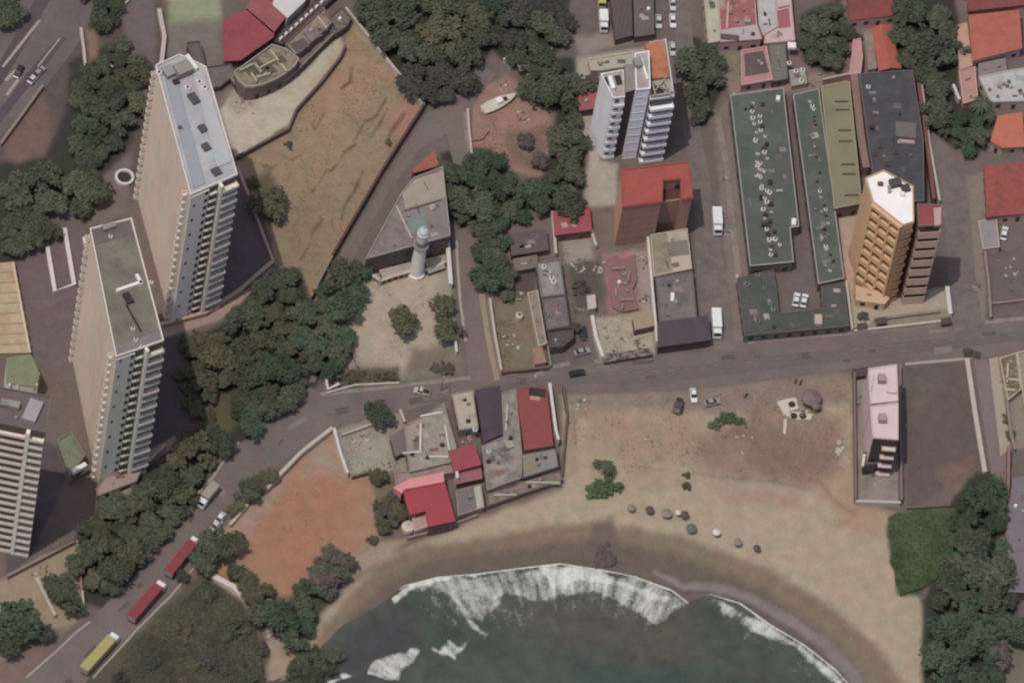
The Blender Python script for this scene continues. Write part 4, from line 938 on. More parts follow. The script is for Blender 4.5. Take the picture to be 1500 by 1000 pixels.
PK2 = house('terrace', 'grey-green lower slab between the pinkish podium and the roadside trees', [(146, 734), (200, 711), (204, 734), (166, 756)], 4, wallm('podium_dusk', (128, 108, 104)), mat('slab_green_grey', (134, 130, 118), var=.14, sc=.5), cat='terrace', win=False)
def wall(line, h, m, label, th=.35, name='boundary_wall', cat='wall', group=None, cap=None):
    p0 = P(*line[0]); t = thing(name, label, cat, (p0.x, p0.y, 0), 0, group)
    pts = [P(x, y, 0) for x, y in line]; a = []; b = []
    for i, p in enumerate(pts):
        q0 = pts[max(0, i-1)]; q1 = pts[min(len(pts)-1, i+1)]; dd = Vector((q1.x-q0.x, q1.y-q0.y)).normalized(); nn = Vector((-dd.y, dd.x))*th/2
        a.append(Vector((p.x, p.y))+nn); b.append(Vector((p.x, p.y))-nn)
    mb = MB(); mc = MB()
    for i in range(len(pts)-1):
        mb.prism(ccw([a[i], a[i+1], b[i+1], b[i]]), -.2, h)
        e = 1.25; ca = [(a[i]+b[i])/2+(a[i]-b[i])/2*e, (a[i+1]+b[i+1])/2+(a[i+1]-b[i+1])/2*e, (a[i+1]+b[i+1])/2-(a[i+1]-b[i+1])/2*e, (a[i]+b[i])/2-(a[i]-b[i])/2*e]
        mc.prism(ccw(ca), h, h+.1)
    mb.build('wall', m, t); mc.build('coping', cap or m, t)
    return t
pale_w = mat('pale_wall', (186, 172, 160), var=.1, sc=.5); dirty_w = mat('dirty_wall', (142, 126, 116), var=.16, sc=.5); brown_w = mat('brown_wall', (112, 92, 84), var=.14, sc=.5); white_w = mat('white_wall', (206, 198, 192), var=.08, sc=.5)
pink_w = mat('pinkish_wall', (178, 150, 140), var=.1, sc=.5)
wall([(69, 366), (80, 430), (108, 420), (94, 338)], 1.3, white_w, 'white U-shaped wall round the sunken ramp in the mauve yard', .9)
wall([(123, 352), (134, 402)], 1.6, white_w, 'short white wall beside the mossy-roofed tower corner', .9)
wall([(148, 722), (175, 700), (205, 690), (242, 655)], 1.6, pink_w, 'curved pinkish terrace wall below the mossy-roofed tower', .9)
wall([(232, 480), (300, 462), (350, 430), (398, 388)], 1.6, pink_w, 'curved pinkish podium wall below the tallest tower', .9)
wall([(347, 248), (375, 320), (400, 388)], 1.4, pink_w, 'straight pinkish wall between the tallest tower shadow and the brown field', .5)
wall([(10, 848), (60, 822), (112, 796), (119, 868)], 1.6, dirty_w, 'angled wall round the pale yard under the striped tower', .5)
wall([(53, 850), (80, 905)], 1.5, pale_w, 'pale wall dividing the yard under the striped tower', .7)
wall([(120, 868), (122, 895), (116, 902)], 1.2, pale_w, 'little curved pale wall at the yard corner by the coast road', .5)
wall([(345, 236), (422, 194), (427, 180), (433, 166), (470, 125), (497, 90), (505, 72)], 2.0, brown_w, 'long dark bent wall between the pale lot and the brown field', .45)
wall([(505, 18), (620, 160)], 2.2, pale_w, 'long pale wall between the brown field and the dense wood', .5)
wall([(620, 160), (560, 253), (486, 380)], 2.4, mat('dark_red_wall', (98, 70, 62), var=.14, sc=.5), 'long dark reddish wall along the diagonal lane', .5)
wall([(486, 380), (455, 440)], 2.0, dirty_w, 'short dirty wall running from the dark reddish wall into the trees', .4)
wall([(178, 18), (164, 36)], 1.2, pale_w, 'short pale wall by the dark trees at the highway', .4)
wall([(232, 20), (240, 60), (236, 95), (226, 130)], 2.2, pale_w, 'curved pale retaining wall beside the tallest tower', .9)
wall([(118, 45), (122, 75), (125, 105)], 1.4, pale_w, 'pale short wall at the highway side', .6)
wall([(183, 8), (188, 3)], 1.0, pale_w, 'tiny pale wall stub at the top lane', .4)
wall([(62, 130), (20, 188), (0, 215)], 1.6, dirty_w, 'retaining wall along the near edge of the highway', .6)
rg = MB(); c = P(182, 262); t = thing('round_planter', 'round white ring wall beside the beige wall of the tallest tower', 'planter', (c.x, c.y, 0))
MB().lathe([(2.6, 0), (2.6, 1.1), (1.9, 1.1), (1.9, .3)], c.x, c.y, 24, 0, cap=False).build('ring_wall', white_w, t); MB().lathe([(1.9, .25), (1.89, .3)], c.x, c.y, 24).build('soil', darkv, t)

# ------------------------------------------------------------------ red-roofed hall and terraced block at the top
crim = mat('crimson_roof', (152, 72, 80), var=.1, sc=.3, spots=((146, 62, 72), .45, .7, .2))
crim2 = mat('faded_crimson_roof', (158, 88, 92), var=.12, sc=.3, spots=((140, 82, 82), .42, .7, .2))
terra = mat('terracotta_tiles', (172, 94, 84), var=.12, sc=.4, stripe=(.55, 0, .12), spots=((150, 84, 78), .45, .7, .3))
orange_t = mat('orange_tiles', (182, 100, 84), var=.12, sc=.4, stripe=(.55, .1, .1), spots=((180, 92, 78), .45, .7, .25))
rwall = wallm('dusky_wall', (104, 84, 84)); creamw = wallm('cream_wall', (190, 172, 152))
H1 = house('hall', 'hall with bright crimson many-sided roof at the edge of the pale lot', [(329, 31), (361, 16), (399, 48), (398, 54), (351, 87), (330, 88)], 12, rwall, crim, cat='hall', over=.5, clutter=False)
H2 = house('hall', 'faded crimson roof between the bright crimson hall and the white roof', [(362, 14), (372, -8), (404, 8), (418, 24), (400, 47)], 12, rwall, crim2, cat='hall', over=.3, win=False, clutter=False)
H3 = house('hall', 'plain white roof at the top next to the faded crimson roof', [(400, 7), (410, -25), (455, -25), (446, 2), (421, 26)], 14, white_w, mat('white_roof', (202, 196, 194), var=.06, sc=.4), cat='hall', win=False, clutter=False)
CO = thing('colonnade', 'dark gallery with a row of white piers beside the white roof', 'colonnade', tuple(P(440, 35)))
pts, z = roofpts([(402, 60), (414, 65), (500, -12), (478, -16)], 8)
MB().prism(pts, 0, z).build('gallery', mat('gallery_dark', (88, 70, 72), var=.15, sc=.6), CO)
for k in range(10):
    x = 410+k*7.4; y = 59-k*6.6; p = P(x, y, z); q = P(x+4.5, y-4.5, z)
    MB().obox(Vector((p.x-.3, p.y-.3)), Vector((.62, -.2)), Vector((.45, 1.15)), z, z+1.0).build('pier', white_w, CO)
tb = wallm('terrace_block_wall', (126, 108, 102)); tbf = mat('terrace_floor', (150, 134, 118), var=.16, sc=.4, spots=((112, 96, 88), .45, .65, .4))
PT = [(343, 108), (398, 68), (418, 74), (437, 88), (432, 98), (420, 108), (404, 118), (387, 125), (371, 129), (360, 129), (350, 121)]
TB = house('terraced_block', 'terraced block with curved edge and roofless rooms above the pale lot', PT, 18, tb, tbf, cat='building', par=.8, winm=darkv, parm=mat('terrace_parapet', (172, 158, 142), var=.1, sc=.5), clutter=False)
for x, y, w_, d_, rt in ((363, 97, 5.2, .4, .75), (378, 98, .4, 3.6, .75), (392, 93, 6, .4, .78), (404, 83, .4, 5, .75), (386, 110, 4, .4, .6), (372, 112, .4, 3, .7), (414, 96, .5, 4, .75)): rbox(TB, x, y, w_, d_, 1.6, mat('cream_partition', (186, 172, 146), var=.1, sc=.5), 'partition', rt)
for x, y, w_, d_ in ((370, 104, 3, 2.4), (384, 100, 3.4, 2.2), (396, 101, 2.2, 2.6), (376, 92, 2.6, 2), (410, 88, 3, 2)): rbox(TB, x, y, w_, d_, .35, slotm, 'room_floor', .75)
PT2 = [(418, 66), (474, 14), (486, 34), (480, 42), (440, 78), (432, 82)]
TB2 = house('terraced_block', 'narrow terraced wing with a grey deck behind the white-piered gallery', PT2, 16, tb, tbf, cat='building', par=.7, winm=darkv)
TL = house('terrace', 'long curved dark lower tier under the terraced block and its narrow wing', [(338, 116), (350, 130), (362, 138), (380, 136), (402, 128), (424, 115), (440, 100), (452, 88), (490, 50), (480, 46), (440, 84), (420, 104), (390, 120), (362, 124), (348, 110)], 7, wallm('tier_wall', (110, 92, 88)), mat('tier_floor', (120, 104, 96), var=.2, sc=.5), cat='terrace', par=.7, win=False, parm=mat('tier_rail', (156, 140, 126), var=.1, sc=.5))
rbox(TB2, 458, 50, 4.2, 3.4, .4, mat('deck_grey', (128, 116, 108), var=.12, sc=.6, stripe=(.5, .7, .15)), 'deck', .75); rbox(TB2, 440, 66, 4, 3.2, .4, slotm, 'deck', .75); rbox(TB2, 472, 32, .4, 4.6, 1.3, pale_w, 'partition', .75)
TB3 = house('garden_block', 'small dusky block with overgrown roof beside the pale lot wall', [(476, 34), (500, 12), (514, 28), (508, 40), (490, 52)], 8, rwall, mat('overgrown_roof', (116, 106, 94), var=.25, sc=.6), cat='building', par=.5, win=False)
for x, y in ((496, 24), (504, 32), (490, 40)): acunit(TB3, x, y, .9, conc)
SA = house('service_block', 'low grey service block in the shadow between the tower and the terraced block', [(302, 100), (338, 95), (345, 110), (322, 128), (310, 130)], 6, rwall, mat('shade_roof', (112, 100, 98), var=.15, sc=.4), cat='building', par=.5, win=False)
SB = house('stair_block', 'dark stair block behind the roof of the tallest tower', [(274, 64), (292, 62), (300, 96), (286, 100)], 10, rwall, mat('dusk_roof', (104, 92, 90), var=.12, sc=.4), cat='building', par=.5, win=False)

# ------------------------------------------------------------------ lighthouse and triangular building
tri = mat('tri_roof', (136, 123, 117), var=.1, sc=.35, spots=((116, 103, 98), .45, .7, .2)); tri_b = mat('tri_roof_beige', (160, 147, 131), var=.1, sc=.35); triw = wallm('tri_wall', (106, 88, 86))
TR = house('triangular_building', 'grey building with a triangular flat roof beside the diagonal lane', [(587, 286), (606, 262), (648, 246), (659, 346), (536, 380)], 26, triw, tri, cat='building', par=.45, parm=mat('tri_parapet', (164, 150, 140), var=.1, sc=.5))
sheetroof(TR, [(589, 284), (608, 262), (649, 250), (652, 289), (594, 307)], tri_b, 'roof_patch', .3, .2)
sheetroof(TR, [(596, 312), (622, 304), (626, 336), (599, 342)], mat('teal_patch', (124, 134, 126), var=.1, sc=.5), 'roof_patch')
rbox(TR, 619, 299, 10.6, .4, .8, dirty_w, 'roof_wall', rot_of((593, 308), (651, 291))); rbox(TR, 592, 325, .4, 11, .7, pale_w, 'roof_wall', rot_of((536, 380), (659, 346)))
for x, y in ((640, 300), (632, 330), (578, 358)): acunit(TR, x, y, .8, conc)
TRr = house('shed', 'small terracotta roof at the narrow tip of the triangular grey building', [(604, 251), (636, 222), (642, 244), (607, 253)], 12, triw, terra, cat='shed', kind='shed', win=False)
# lighthouse: white tapered shaft, dark band, white lantern head
c = P(609, 402); LH = thing('lighthouse', 'white lighthouse with dark gallery band standing before the triangular grey building', 'lighthouse', (c.x, c.y, 0))
z = hL(68)
MB().lathe([(2.3, 0), (2.3, 1.2), (1.9, 1.2), (1.75, z*.34), (1.5, z*.62)], c.x, c.y, 24).build('shaft', white_m, LH, smooth=False)
MB().lathe([(1.55, 0), (2.1, .35), (2.1, .6), (1.4, .6), (1.4, 2.6)], c.x, c.y, 24, z*.62).build('gallery', mat('gallery_grey', (136, 132, 128), var=.1, sc=1), LH)
rl_ = MB()
for k in range(16):
    t = k*math.pi/8; rl_.tube((c.x+2*math.cos(t), c.y+2*math.sin(t), z*.62+.6), (c.x+2*math.cos(t), c.y+2*math.sin(t), z*.62+1.5), .05, .05, 4)
rl_.build('railing', white_m, LH)
MB().lathe([(1.35, 0), (1.35, 3.0), (1.6, 3.05), (1.6, 3.3)], c.x, c.y, 24, z*.62+2.6).build('lantern_room', mat('lantern_white', (206, 206, 202), var=.05, sc=1, rough=.5), LH)
MB().lathe([(1.25, 0), (1.2, .9), (1.4, 1.0), (1.0, 1.7), (.35, 2.3), (.1, 3.2)], c.x, c.y, 20, z*.62+5.9).build('dome', mat('dome_teal', (196, 206, 204), var=.08, sc=1, rough=.5), LH)
# railings and garden wall before it
def railing(line, h, m, label, name='balustrade', gap=9, group=None):
    t = thing(name, label, 'balustrade', tuple(P(*line[0])), 0, group); mb = MB(); top = MB()
    for a_, b_ in zip(line[:-1], line[1:]):
        pa, pb = P(*a_), P(*b_); L_ = (pb-pa).length; d_ = (pb-pa)/L_; n_ = Vector((-d_.y, d_.x, 0)); k = max(1, int(L_/(gap*S)))
        for j in range(k+1):
            q = pa+d_*(L_*j/k); mb.obox(q-d_*.18-n_*.3, d_*.36, n_*.6, 0, h)
        top.obox(pa-n_*.45, d_*L_, n_*.9, h, h+.25)
    mb.build('posts', m, t); top.build('top_rail', m, t); return t
railing([(538, 404), (556, 418), (574, 411), (600, 404)], 2.1, pale_w, 'pale stepped balustrade with dark openings before the triangular building')
railing([(620, 402), (640, 396), (652, 388)], 1.8, pale_w, 'pale balustrade east of the white lighthouse')
wall([(654, 360), (659, 424)], 2.6, white_w, 'tall white wall along the east side of the lighthouse court', .9)
PV1 = house('porch', 'pale flat porch roof under the eaves of the triangular building', [(556, 396), (600, 385), (602, 398), (562, 410)], 5, triw, mat('porch_roof', (164, 152, 142), var=.12, sc=.4), cat='porch', win=False)
PV2 = house('porch', 'small pale porch roof between the lighthouse and the tall white wall', [(624, 384), (648, 376), (651, 392), (628, 400)], 5, triw, MATS['porch_roof'], cat='porch', win=False)
wall([(478, 578), (520, 566), (585, 563)], .9, pale_w, 'low pale kerb wall behind the roadside hedge of the plaza', .4)
wall([(505, 470), (512, 510), (524, 540)], 1.0, dirty_w, 'low edging wall between the plaza and the trees of the lane', .3)
wall([(666, 500), (668, 520)], 1.6, white_w, 'short white gate pillar wall on the narrow lane', .5)
wall([(476, 556), (480, 574), (496, 566)], 1.4, white_w, 'white broken wall stub where the diagonal lane meets the coast road', .6)

# ------------------------------------------------------------------ white apartment tower
wt = wallm('white_tower_wall', (240, 236, 238)); wtr = mat('white_tower_roof', (176, 166, 156), var=.1, sc=.3, spots=((150, 138, 130), .45, .68, .3)); bluew = wallm('bluish_facade', (244, 242, 250)); darks = mat('tower_slot', (78, 66, 72), var=.12, sc=.5)
P3 = [(930, 80), (950, 77), (952, 131), (932, 133)]
W = house('apartment_tower', 'white apartment tower with dark vertical slot and orange roof patch', P3, 100, bluew, wtr, cat='tower block', par=.5, win=False, clutter=False)
def addblock(B, poly, L, wm_, rm_, par=.5):
    pts, z = roofpts(poly, L); MB().prism(pts, -.2, z-.06, bot=False).build('wall', wm_, B.root); MB().prism(offs(pts, .1), z-.06, z+.1).build('roof', rm_, B.root)
    if par:
        po = offs(pts, .1); pi = offs(pts, -.16); mb = MB(); n = len(po)
        for i in range(n): j = (i+1) % n; mb.prism([po[i], po[j], pi[j], pi[i]], z+.1, z+.1+par)
        mb.build('parapet', wm_, B.root)
    return z
P1 = [(880, 110), (913, 104), (916, 143), (898, 145)]; P2 = [(915, 96), (929, 94), (931, 131), (917, 135)]; P4 = [(951, 64), (975, 59), (987, 142), (952, 147)]
addblock(W, P1, 86, wt, wtr); addblock(W, P2, 95, darks, mat('slot_roof', (140, 128, 124), var=.1, sc=.4), 0); addblock(W, P4, 87, wallm('lilac_wall', (214, 210, 218)), wtr, .4)
a, d, ln, nr, z = wedge(P1, 86, 3, 2); nf = 8; fh = z/nf
for f in range(nf):
    balcony(W.root, a+d*.2+nr*.02, d, nr, ln-.4, .9, f*fh+.25, wt, 1.1); MB().obox(a+d*(ln*.2)+nr*.03, d*(ln*.35), nr*.05, f*fh+1.4, f*fh+2.9).build('window', glass, W.root)
a, d, ln, nr, z = wedge(P3, 100, 3, 2)
for f in range(9): MB().obox(a+d*.1+nr*.01, d*(ln-.2), nr*.12, f*z/9+.1, f*z/9+.3).build('band', wallm('band_grey', (200, 198, 208)), W.root)
a, d, ln, nr, z = wedge(P4, 87, 3, 2); nf = 8; fh = z/nf
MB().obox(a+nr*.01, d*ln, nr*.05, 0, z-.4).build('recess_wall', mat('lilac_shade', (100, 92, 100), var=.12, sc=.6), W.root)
for f in range(nf):
    balcony(W.root, a+d*.1+nr*.07, d, nr, ln-.2, 1.7, f*fh+.25, bluew, 1.05); MB().obox(a+d*(ln*.12)+nr*.07, d*1.0, nr*.05, f*fh+1.2, f*fh+2.9).build('window', glass, W.root)
sheetroof(W, [(945, 64), (972, 58), (981, 112), (953, 116)], mat('orange_roof', (190, 118, 86), var=.1, sc=.4, spots=((168, 98, 76), .45, .7, .3)), 'roof_slab', 1.2, .9, L=87)
rt = rot_of(P4[3], P4[2])
for x, y, w_, d_, r_ in ((958, 130, .35, 5, 0), (972, 128, .3, 6.6, .9), (968, 122, .3, 6, -.8), (978, 128, .3, 5.4, .1), (968, 138, 5, .35, 0)): rbox(W, x, y, w_, d_, 1.1, mat('truss', (176, 158, 146), var=.1, sc=1), 'roof_truss', rt+r_, z=hL(87)+.15)
rbox(W, 963, 132, 3.2, 3, .2, darkv, 'skylight', rt, z=hL(87)+.12); rbox(W, 896, 120, 1, 4, 1.4, wt, 'roof_wall', rt, z=hL(86)+.1); rbox(W, 906, 117, 1.6, 3, .3, darkv, 'skylight', rt, z=hL(86)+.1); rbox(W, 890, 119, 1.4, 2.6, .3, darkv, 'skylight', rt, z=hL(86)+.1)
rbox(W, 944, 100, .5, 7, 1.0, wt, 'roof_wall', rt); rbox(W, 935, 90, 2.2, 2.6, 1.5, conc, 'lift_house', rt)
PO = house('podium', 'pale flat podium roof behind the white apartment tower', [(862, 88), (926, 78), (930, 96), (880, 104), (866, 104)], 8, creamw, mat('podium_roof', (170, 162, 148), var=.1, sc=.4), cat='podium', par=.4, win=False)

RU_R = random.Random(2)
# ------------------------------------------------------------------ red tiled block and the small houses of the middle street block
redroof = mat('red_tiles', (172, 84, 76), var=.1, sc=.35, stripe=(.5, .2, .08), spots=((168, 76, 70), .45, .7, .25))
brownw = wallm('brown_wall_render', (166, 124, 112)); PR = [(912, 250), (1008, 238), (1014, 290), (999, 292), (998, 262), (970, 264), (969, 296), (912, 303)]
RB = house('tiled_block', 'brown-walled block with bright red roof notched by a dark lightwell', PR, 58, brownw, redroof, cat='building', par=.35, win=False, parm=redroof, over=.3, clutter=False)
pts, z = roofpts([(971, 265), (997, 262.5), (998, 291), (970, 295)], 44)
MB().prism(offs(pts, .25), -.2, z).build('wall', brownw, RB.root); MB().prism(offs(pts, -.2), z, z+.05).build('lightwell_floor', mat('lightwell', (98, 58, 58), var=.2, sc=.8), RB.root)
a = P(985, 268, z+1); MB().obox(Vector((a.x-2, a.y-1)), Vector((4, 0)), Vector((0, 2.4)), z+.05, z+2.0).build('lift_house', darkv, RB.root)
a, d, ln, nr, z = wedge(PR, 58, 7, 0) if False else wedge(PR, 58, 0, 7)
MB().obox(a+nr*.01, d*ln, nr*.06, 0, z-.3).build('side_wall', wallm('sunlit_side', (226, 168, 130)), RB.root)  # sunlight on the west side painted in as a brighter orange
a, d, ln, nr, z = wedge(PR, 58, 7, 6)
for f in range(1, 6): MB().obox(a+d*.2+nr*.01, d*(ln-.4), nr*.05, f*z/6, f*z/6+.12).build('band', wallm('brown_band', (150, 106, 94)), RB.root)
greyr = mat('grey_flat_roof', (122, 110, 108), var=.12, sc=.4, spots=((102, 92, 90), .45, .68, .3)); tanr = mat('tan_flat_roof', (146, 136, 116), var=.12, sc=.4, spots=((124, 112, 98), .45, .68, .3)); paler = mat('pale_flat_roof', (178, 168, 152), var=.1, sc=.4)
M1 = house('house', 'house with tan-green flat roof and two pale slabs below the red tiled block', [(953, 345), (1006, 336), (1013, 394), (958, 405)], 12, creamw, tanr, par=.3)
sheetroof(M1, [(977, 341), (1005, 337), (1007, 351), (979, 354)], paler); sheetroof(M1, [(983, 377), (1010, 373), (1013, 393), (985, 397)], paler); sheetroof(M1, [(975, 356), (1008, 352), (1010, 371), (980, 376)], mat('slab_grey', (124, 118, 110), var=.1, sc=.5))
M2 = house('house', 'house with plain grey flat roof and a small white skylight', [(961, 407), (1014, 398), (1020, 465), (966, 472)], 12, wallm('grey_house_wall', (112, 98, 98)), greyr, par=.3)
rbox(M2, 985, 434, .9, 2.6, .5, white_m, 'skylight', .1)
for x, y in ((972, 415), (1003, 408), (975, 445)): acunit(M2, x, y, .7, conc)
M3 = house('house', 'corner house with dark corrugated roof and dark shopfront on the coast road', [(964, 474), (1036, 465), (1040, 497), (965, 507)], 12, wallm('dark_house_wall', (84, 68, 68)), mat('dark_corrugated', (86, 74, 80), var=.1, sc=.4, stripe=(.7, .15, .14)), kind='shed', tilt=.05, over=.3)
wall([(947, 350), (953, 420), (961, 508)], 2.6, white_w, 'long white party wall between the pale lot and the grey-roofed houses', .55)
M4 = house('house', 'little house with plain crimson roof among the brown yards', [(811, 311), (862, 305), (865, 337), (814, 343)], 12, wallm('red_house_wall', (126, 86, 84)), mat('dusty_crimson', (158, 76, 84), var=.1, sc=.4), par=0, over=.35)
wall([(808, 316), (813, 378)], 2.2, pale_w, 'pale wall running down from the little crimson-roofed house', .6); wall([(864, 340), (872, 366)], 2.0, pale_w, 'short pale wall at the corner of the little crimson-roofed house', .6)
M5 = house('shed', 'long shed with flat mauve-brown roof north of the olive yard', [(746, 343), (800, 337), (803, 366), (750, 374)], 8, rwall, mat('mauve_shed_roof', (100, 84, 82), var=.12, sc=.4), cat='shed')
M6 = house('shed', 'shed with tan roof below the mauve-brown one', [(752, 380), (786, 374), (788, 391), (754, 397)], 7, rwall, mat('tan_shed_roof', (122, 106, 94), var=.12, sc=.4), cat='shed')
M7 = house('house', 'narrow house with pale grey concrete roof and white clutter', [(786, 386), (820, 381), (827, 432), (793, 436)], 12, wallm('grey_house_wall2', (118, 108, 104)), mat('pale_concrete_roof', (148, 140, 136), var=.12, sc=.5, spots=((120, 112, 108), .45, .65, .5)), par=.4)
for x, y in ((803, 398), (811, 412), (808, 406), (797, 390)): acunit(M7, x, y, 1.0)
M8 = house('house', 'narrow house with patchy grey roof above the ruined dark shed', [(794, 438), (828, 434), (834, 478), (801, 484)], 12, wallm('grey_house_wall3', (100, 90, 90)), greyr, par=.4)
for x, y in ((818, 452), (805, 462)): acunit(M8, x, y, .9, conc)
M9 = house('ruin', 'roofless dark ruin between the patchy grey roof and the coast road', [(802, 487), (838, 482), (839, 498), (824, 510), (806, 512)], 8, rwall, mat('ruin_floor', (92, 82, 78), var=.3, sc=.7), cat='ruin', par=1.2, win=False)
M10 = house('house', 'thin pale row house beside the olive yard', [(773, 430), (787, 427), (800, 504), (789, 508)], 8, creamw, mat('rowhouse_roof', (150, 136, 122), var=.16, sc=.6, spots=((116, 102, 94), .45, .65, .6)), par=.4)
M11 = house('hut', 'small hut with terracotta roof in the corner of the olive yard', [(780, 512), (793, 508), (800, 530), (784, 534)], 7, creamw, mat('faded_terracotta', (164, 120, 98), var=.12, sc=.5), cat='hut', kind='shed')
M12 = house('hut', 'tiny pink hut beside the dark tree in the middle yard', [(739, 402), (749, 400), (751, 412), (741, 414)], 8, pink_w, mat('pink_hut_roof', (196, 138, 134), var=.08, sc=.5), cat='hut', win=False)
M13 = house('hut', 'small white flat-roofed hut between the yards', [(860, 434), (871, 432), (873, 450), (862, 453)], 9, creamw, mat('white_hut_roof', (186, 174, 160), var=.06, sc=.5), cat='hut')
c = P(760, 466); t = thing('water_tank', 'cream round water tank standing in the olive yard', 'water tank', (c.x, c.y, 0)); MB().lathe([(1.0, 0), (1.05, .7), (1.0, 1.5), (.6, 1.75)], c.x, c.y, 18).build('tank', mat('cream_tank', (196, 186, 156), var=.08, sc=1), t); MB().lathe([(.4, 0), (.4, .15)], c.x, c.y, 12, 1.75).build('lid', darkv, t)
wall([(716, 444), (724, 500), (733, 549)], 2.4, pale_w, 'pale wall between the narrow lane and the olive yard', .5); wall([(735, 549), (803, 542)], 1.6, mat('red_brown_wall', (120, 92, 84), var=.12, sc=.5), 'reddish wall closing the olive yard on the coast road', .5)
wall([(866, 468), (872, 500), (882, 528)], 2.0, white_w, 'white wall on the west side of the pale concrete lot', .7); wall([(800, 504), (806, 540)], 1.6, dirty_w, 'dirty wall at the east end of the olive yard', .4)
RU = house('ruin', 'pinkish roofless rooms south of the red tiled block', [(888, 380), (904, 375), (908, 384), (929, 373), (932, 410), (926, 424), (934, 452), (912, 456), (898, 450), (894, 424)], 3, wallm('pink_ruin_wall', (168, 124, 122)), mat('pink_floor', (150, 104, 104), var=.3, sc=.5, spots=((122, 98, 94), .42, .58, .5)), cat='ruin', win=False)
for x, y, w_, d_, r_ in ((906, 392, 3.2, .35, .3), (921, 404, .35, 3, .1), (910, 414, 4, .35, .1), (902, 428, .35, 2.6, .2), (918, 438, 3.4, .35, .25), (912, 448, .35, 1.6, 0)): rbox(RU, x, y, w_, d_, RU_R.uniform(.5, 1.4), wallm('pink_partition', (170, 134, 130)), 'partition', r_)
SH = house('hut', 'tan lean-to roof at the end of the pale concrete lot', [(927, 464), (955, 458), (957, 478), (930, 484)], 8, rwall, mat('tan_leanto', (158, 140, 116), var=.1, sc=.5), cat='hut', kind='shed', win=False)
LS = house('workshop', 'low ruined row of stalls along the coast road below the pale lot', [(884, 520), (952, 510), (955, 519), (886, 530)], 5, rwall, mat('stall_roof', (136, 122, 112), var=.25, sc=.8, spots=((84, 72, 68), .45, .55, .7)), cat='workshop')
# cream boat on the lot, crimson small roof west of tower
def loft(rows, m, name, parent):
    mb = MB(); n = len(rows[0])
    for r in rows: mb.v += [tuple(p) for p in r]
    for i in range(len(rows)-1):
        for k in range(n-1): mb.f.append((i*n+k, i*n+k+1, (i+1)*n+k+1, (i+1)*n+k))
    return mb.build(name, m, parent, local=True)
def boat(px0, px1, L_, bw, label, hullm, name='boat'):
    a = P(*px0); b = P(*px1); c = (a+b)/2; t = thing(name, label, 'boat', (c.x, c.y, 0), math.atan2(b.y-a.y, b.x-a.x))
    rows = []; deck = []
    for i in range(13):
        u = i/12; x = (u-.5)*L_; wd = bw/2*min(1, (1-u**3)**.8+.02)*(.82+.18*min(1, u*4)); sh = 1.2+.5*u*u
        rows.append([(x, -wd, sh), (x, -wd*.92, .7), (x, -wd*.5, .15), (x, 0, 0), (x, wd*.5, .15), (x, wd*.92, .7), (x, wd, sh)]); deck.append((x, wd, sh))
    loft(rows, hullm, 'hull', t)
    mb = MB()
    for (x0, w0, s0), (x1, w1, s1) in zip(deck[:-1], deck[1:]): mb.quad((x0, -w0*.95, s0-.15), (x1, -w1*.95, s1-.15), (x1, w1*.95, s1-.15), (x0, w0*.95, s0-.15))
    mb.build('deck', mat('boat_deck', (196, 184, 164), var=.08, sc=.8), t, local=True)
    cb = MB().hexa([(-L_*.12, -bw*.28, 1.1), (L_*.12, -bw*.26, 1.2), (L_*.12, bw*.26, 1.2), (-L_*.12, bw*.28, 1.1)], [(-L_*.1, -bw*.24, 2.4), (L_*.06, -bw*.22, 2.4), (L_*.06, bw*.22, 2.4), (-L_*.1, bw*.24, 2.4)]).build('cabin', white_m, t, local=True)
    MB().box(L_*.13, L_*.26, -bw*.2, bw*.2, 1.2, 1.32).build('hatch', darkv, t, local=True)
boat((703, 166), (759, 140), 10.6, 3.6, 'cream boat hull lying ashore on the reddish lot', mat('cream_hull', (206, 188, 158), var=.06, sc=.8, rough=.5))
SG = house('shed', 'small crimson roof with a dark gap west of the white apartment tower', [(846, 132), (874, 124), (877, 158), (849, 162)], 10, rwall, crim2, cat='shed', win=False)
SG2 = house('shed', 'dark low roof just behind the small crimson one', [(858, 112), (874, 108), (876, 121), (860, 125)], 8, rwall, mat('dark_low_roof', (88, 70, 68), var=.12, sc=.5), cat='shed', win=False, clutter=False)
wall([(684, 165), (687, 205), (692, 246)], 1.8, pale_w, 'pale wall on the west side of the reddish lot', .5); wall([(690, 208), (706, 205), (716, 192)], .8, dirty_w, 'low curved wall below the cream boat', .3); wall([(738, 90), (748, 102)], 1.6, white_w, 'short white wall by the cluttered grey huts', .7)
H4 = house('hut', 'bluish-grey hut roof in the clutter above the cream boat', [(757, 92), (784, 86), (788, 98), (762, 104)], 7, rwall, mat('blue_grey_roof', (122, 114, 120), var=.14, sc=.6), cat='hut', win=False); acunit(H4, 766, 98, .9, darkv); acunit(H4, 778, 92, .8, darkv)
H5 = house('hut', 'small grey hut roof east of the bluish-grey hut', [(790, 78), (808, 70), (812, 82), (796, 88)], 7, rwall, mat('grey_hut_roof', (136, 124, 124), var=.14, sc=.6), cat='hut', win=False)
TG1 = house('carport', 'long dark mauve carport roof at the top of the paved yard', [(892, -20), (924, -20), (926, 52), (902, 58)], 9, rwall, mat('carport_mauve', (96, 80, 82), var=.1, sc=.4, stripe=(1.2, 0, .08)), cat='carport', win=False, clutter=False)
TG2 = house('carport', 'lighter mauve carport roof next to the dark carport', [(928, -20), (956, -20), (958, 50), (930, 54)], 9, rwall, mat('carport_light', (108, 93, 92), var=.1, sc=.4, stripe=(1.2, 0, .08)), cat='carport', win=False)

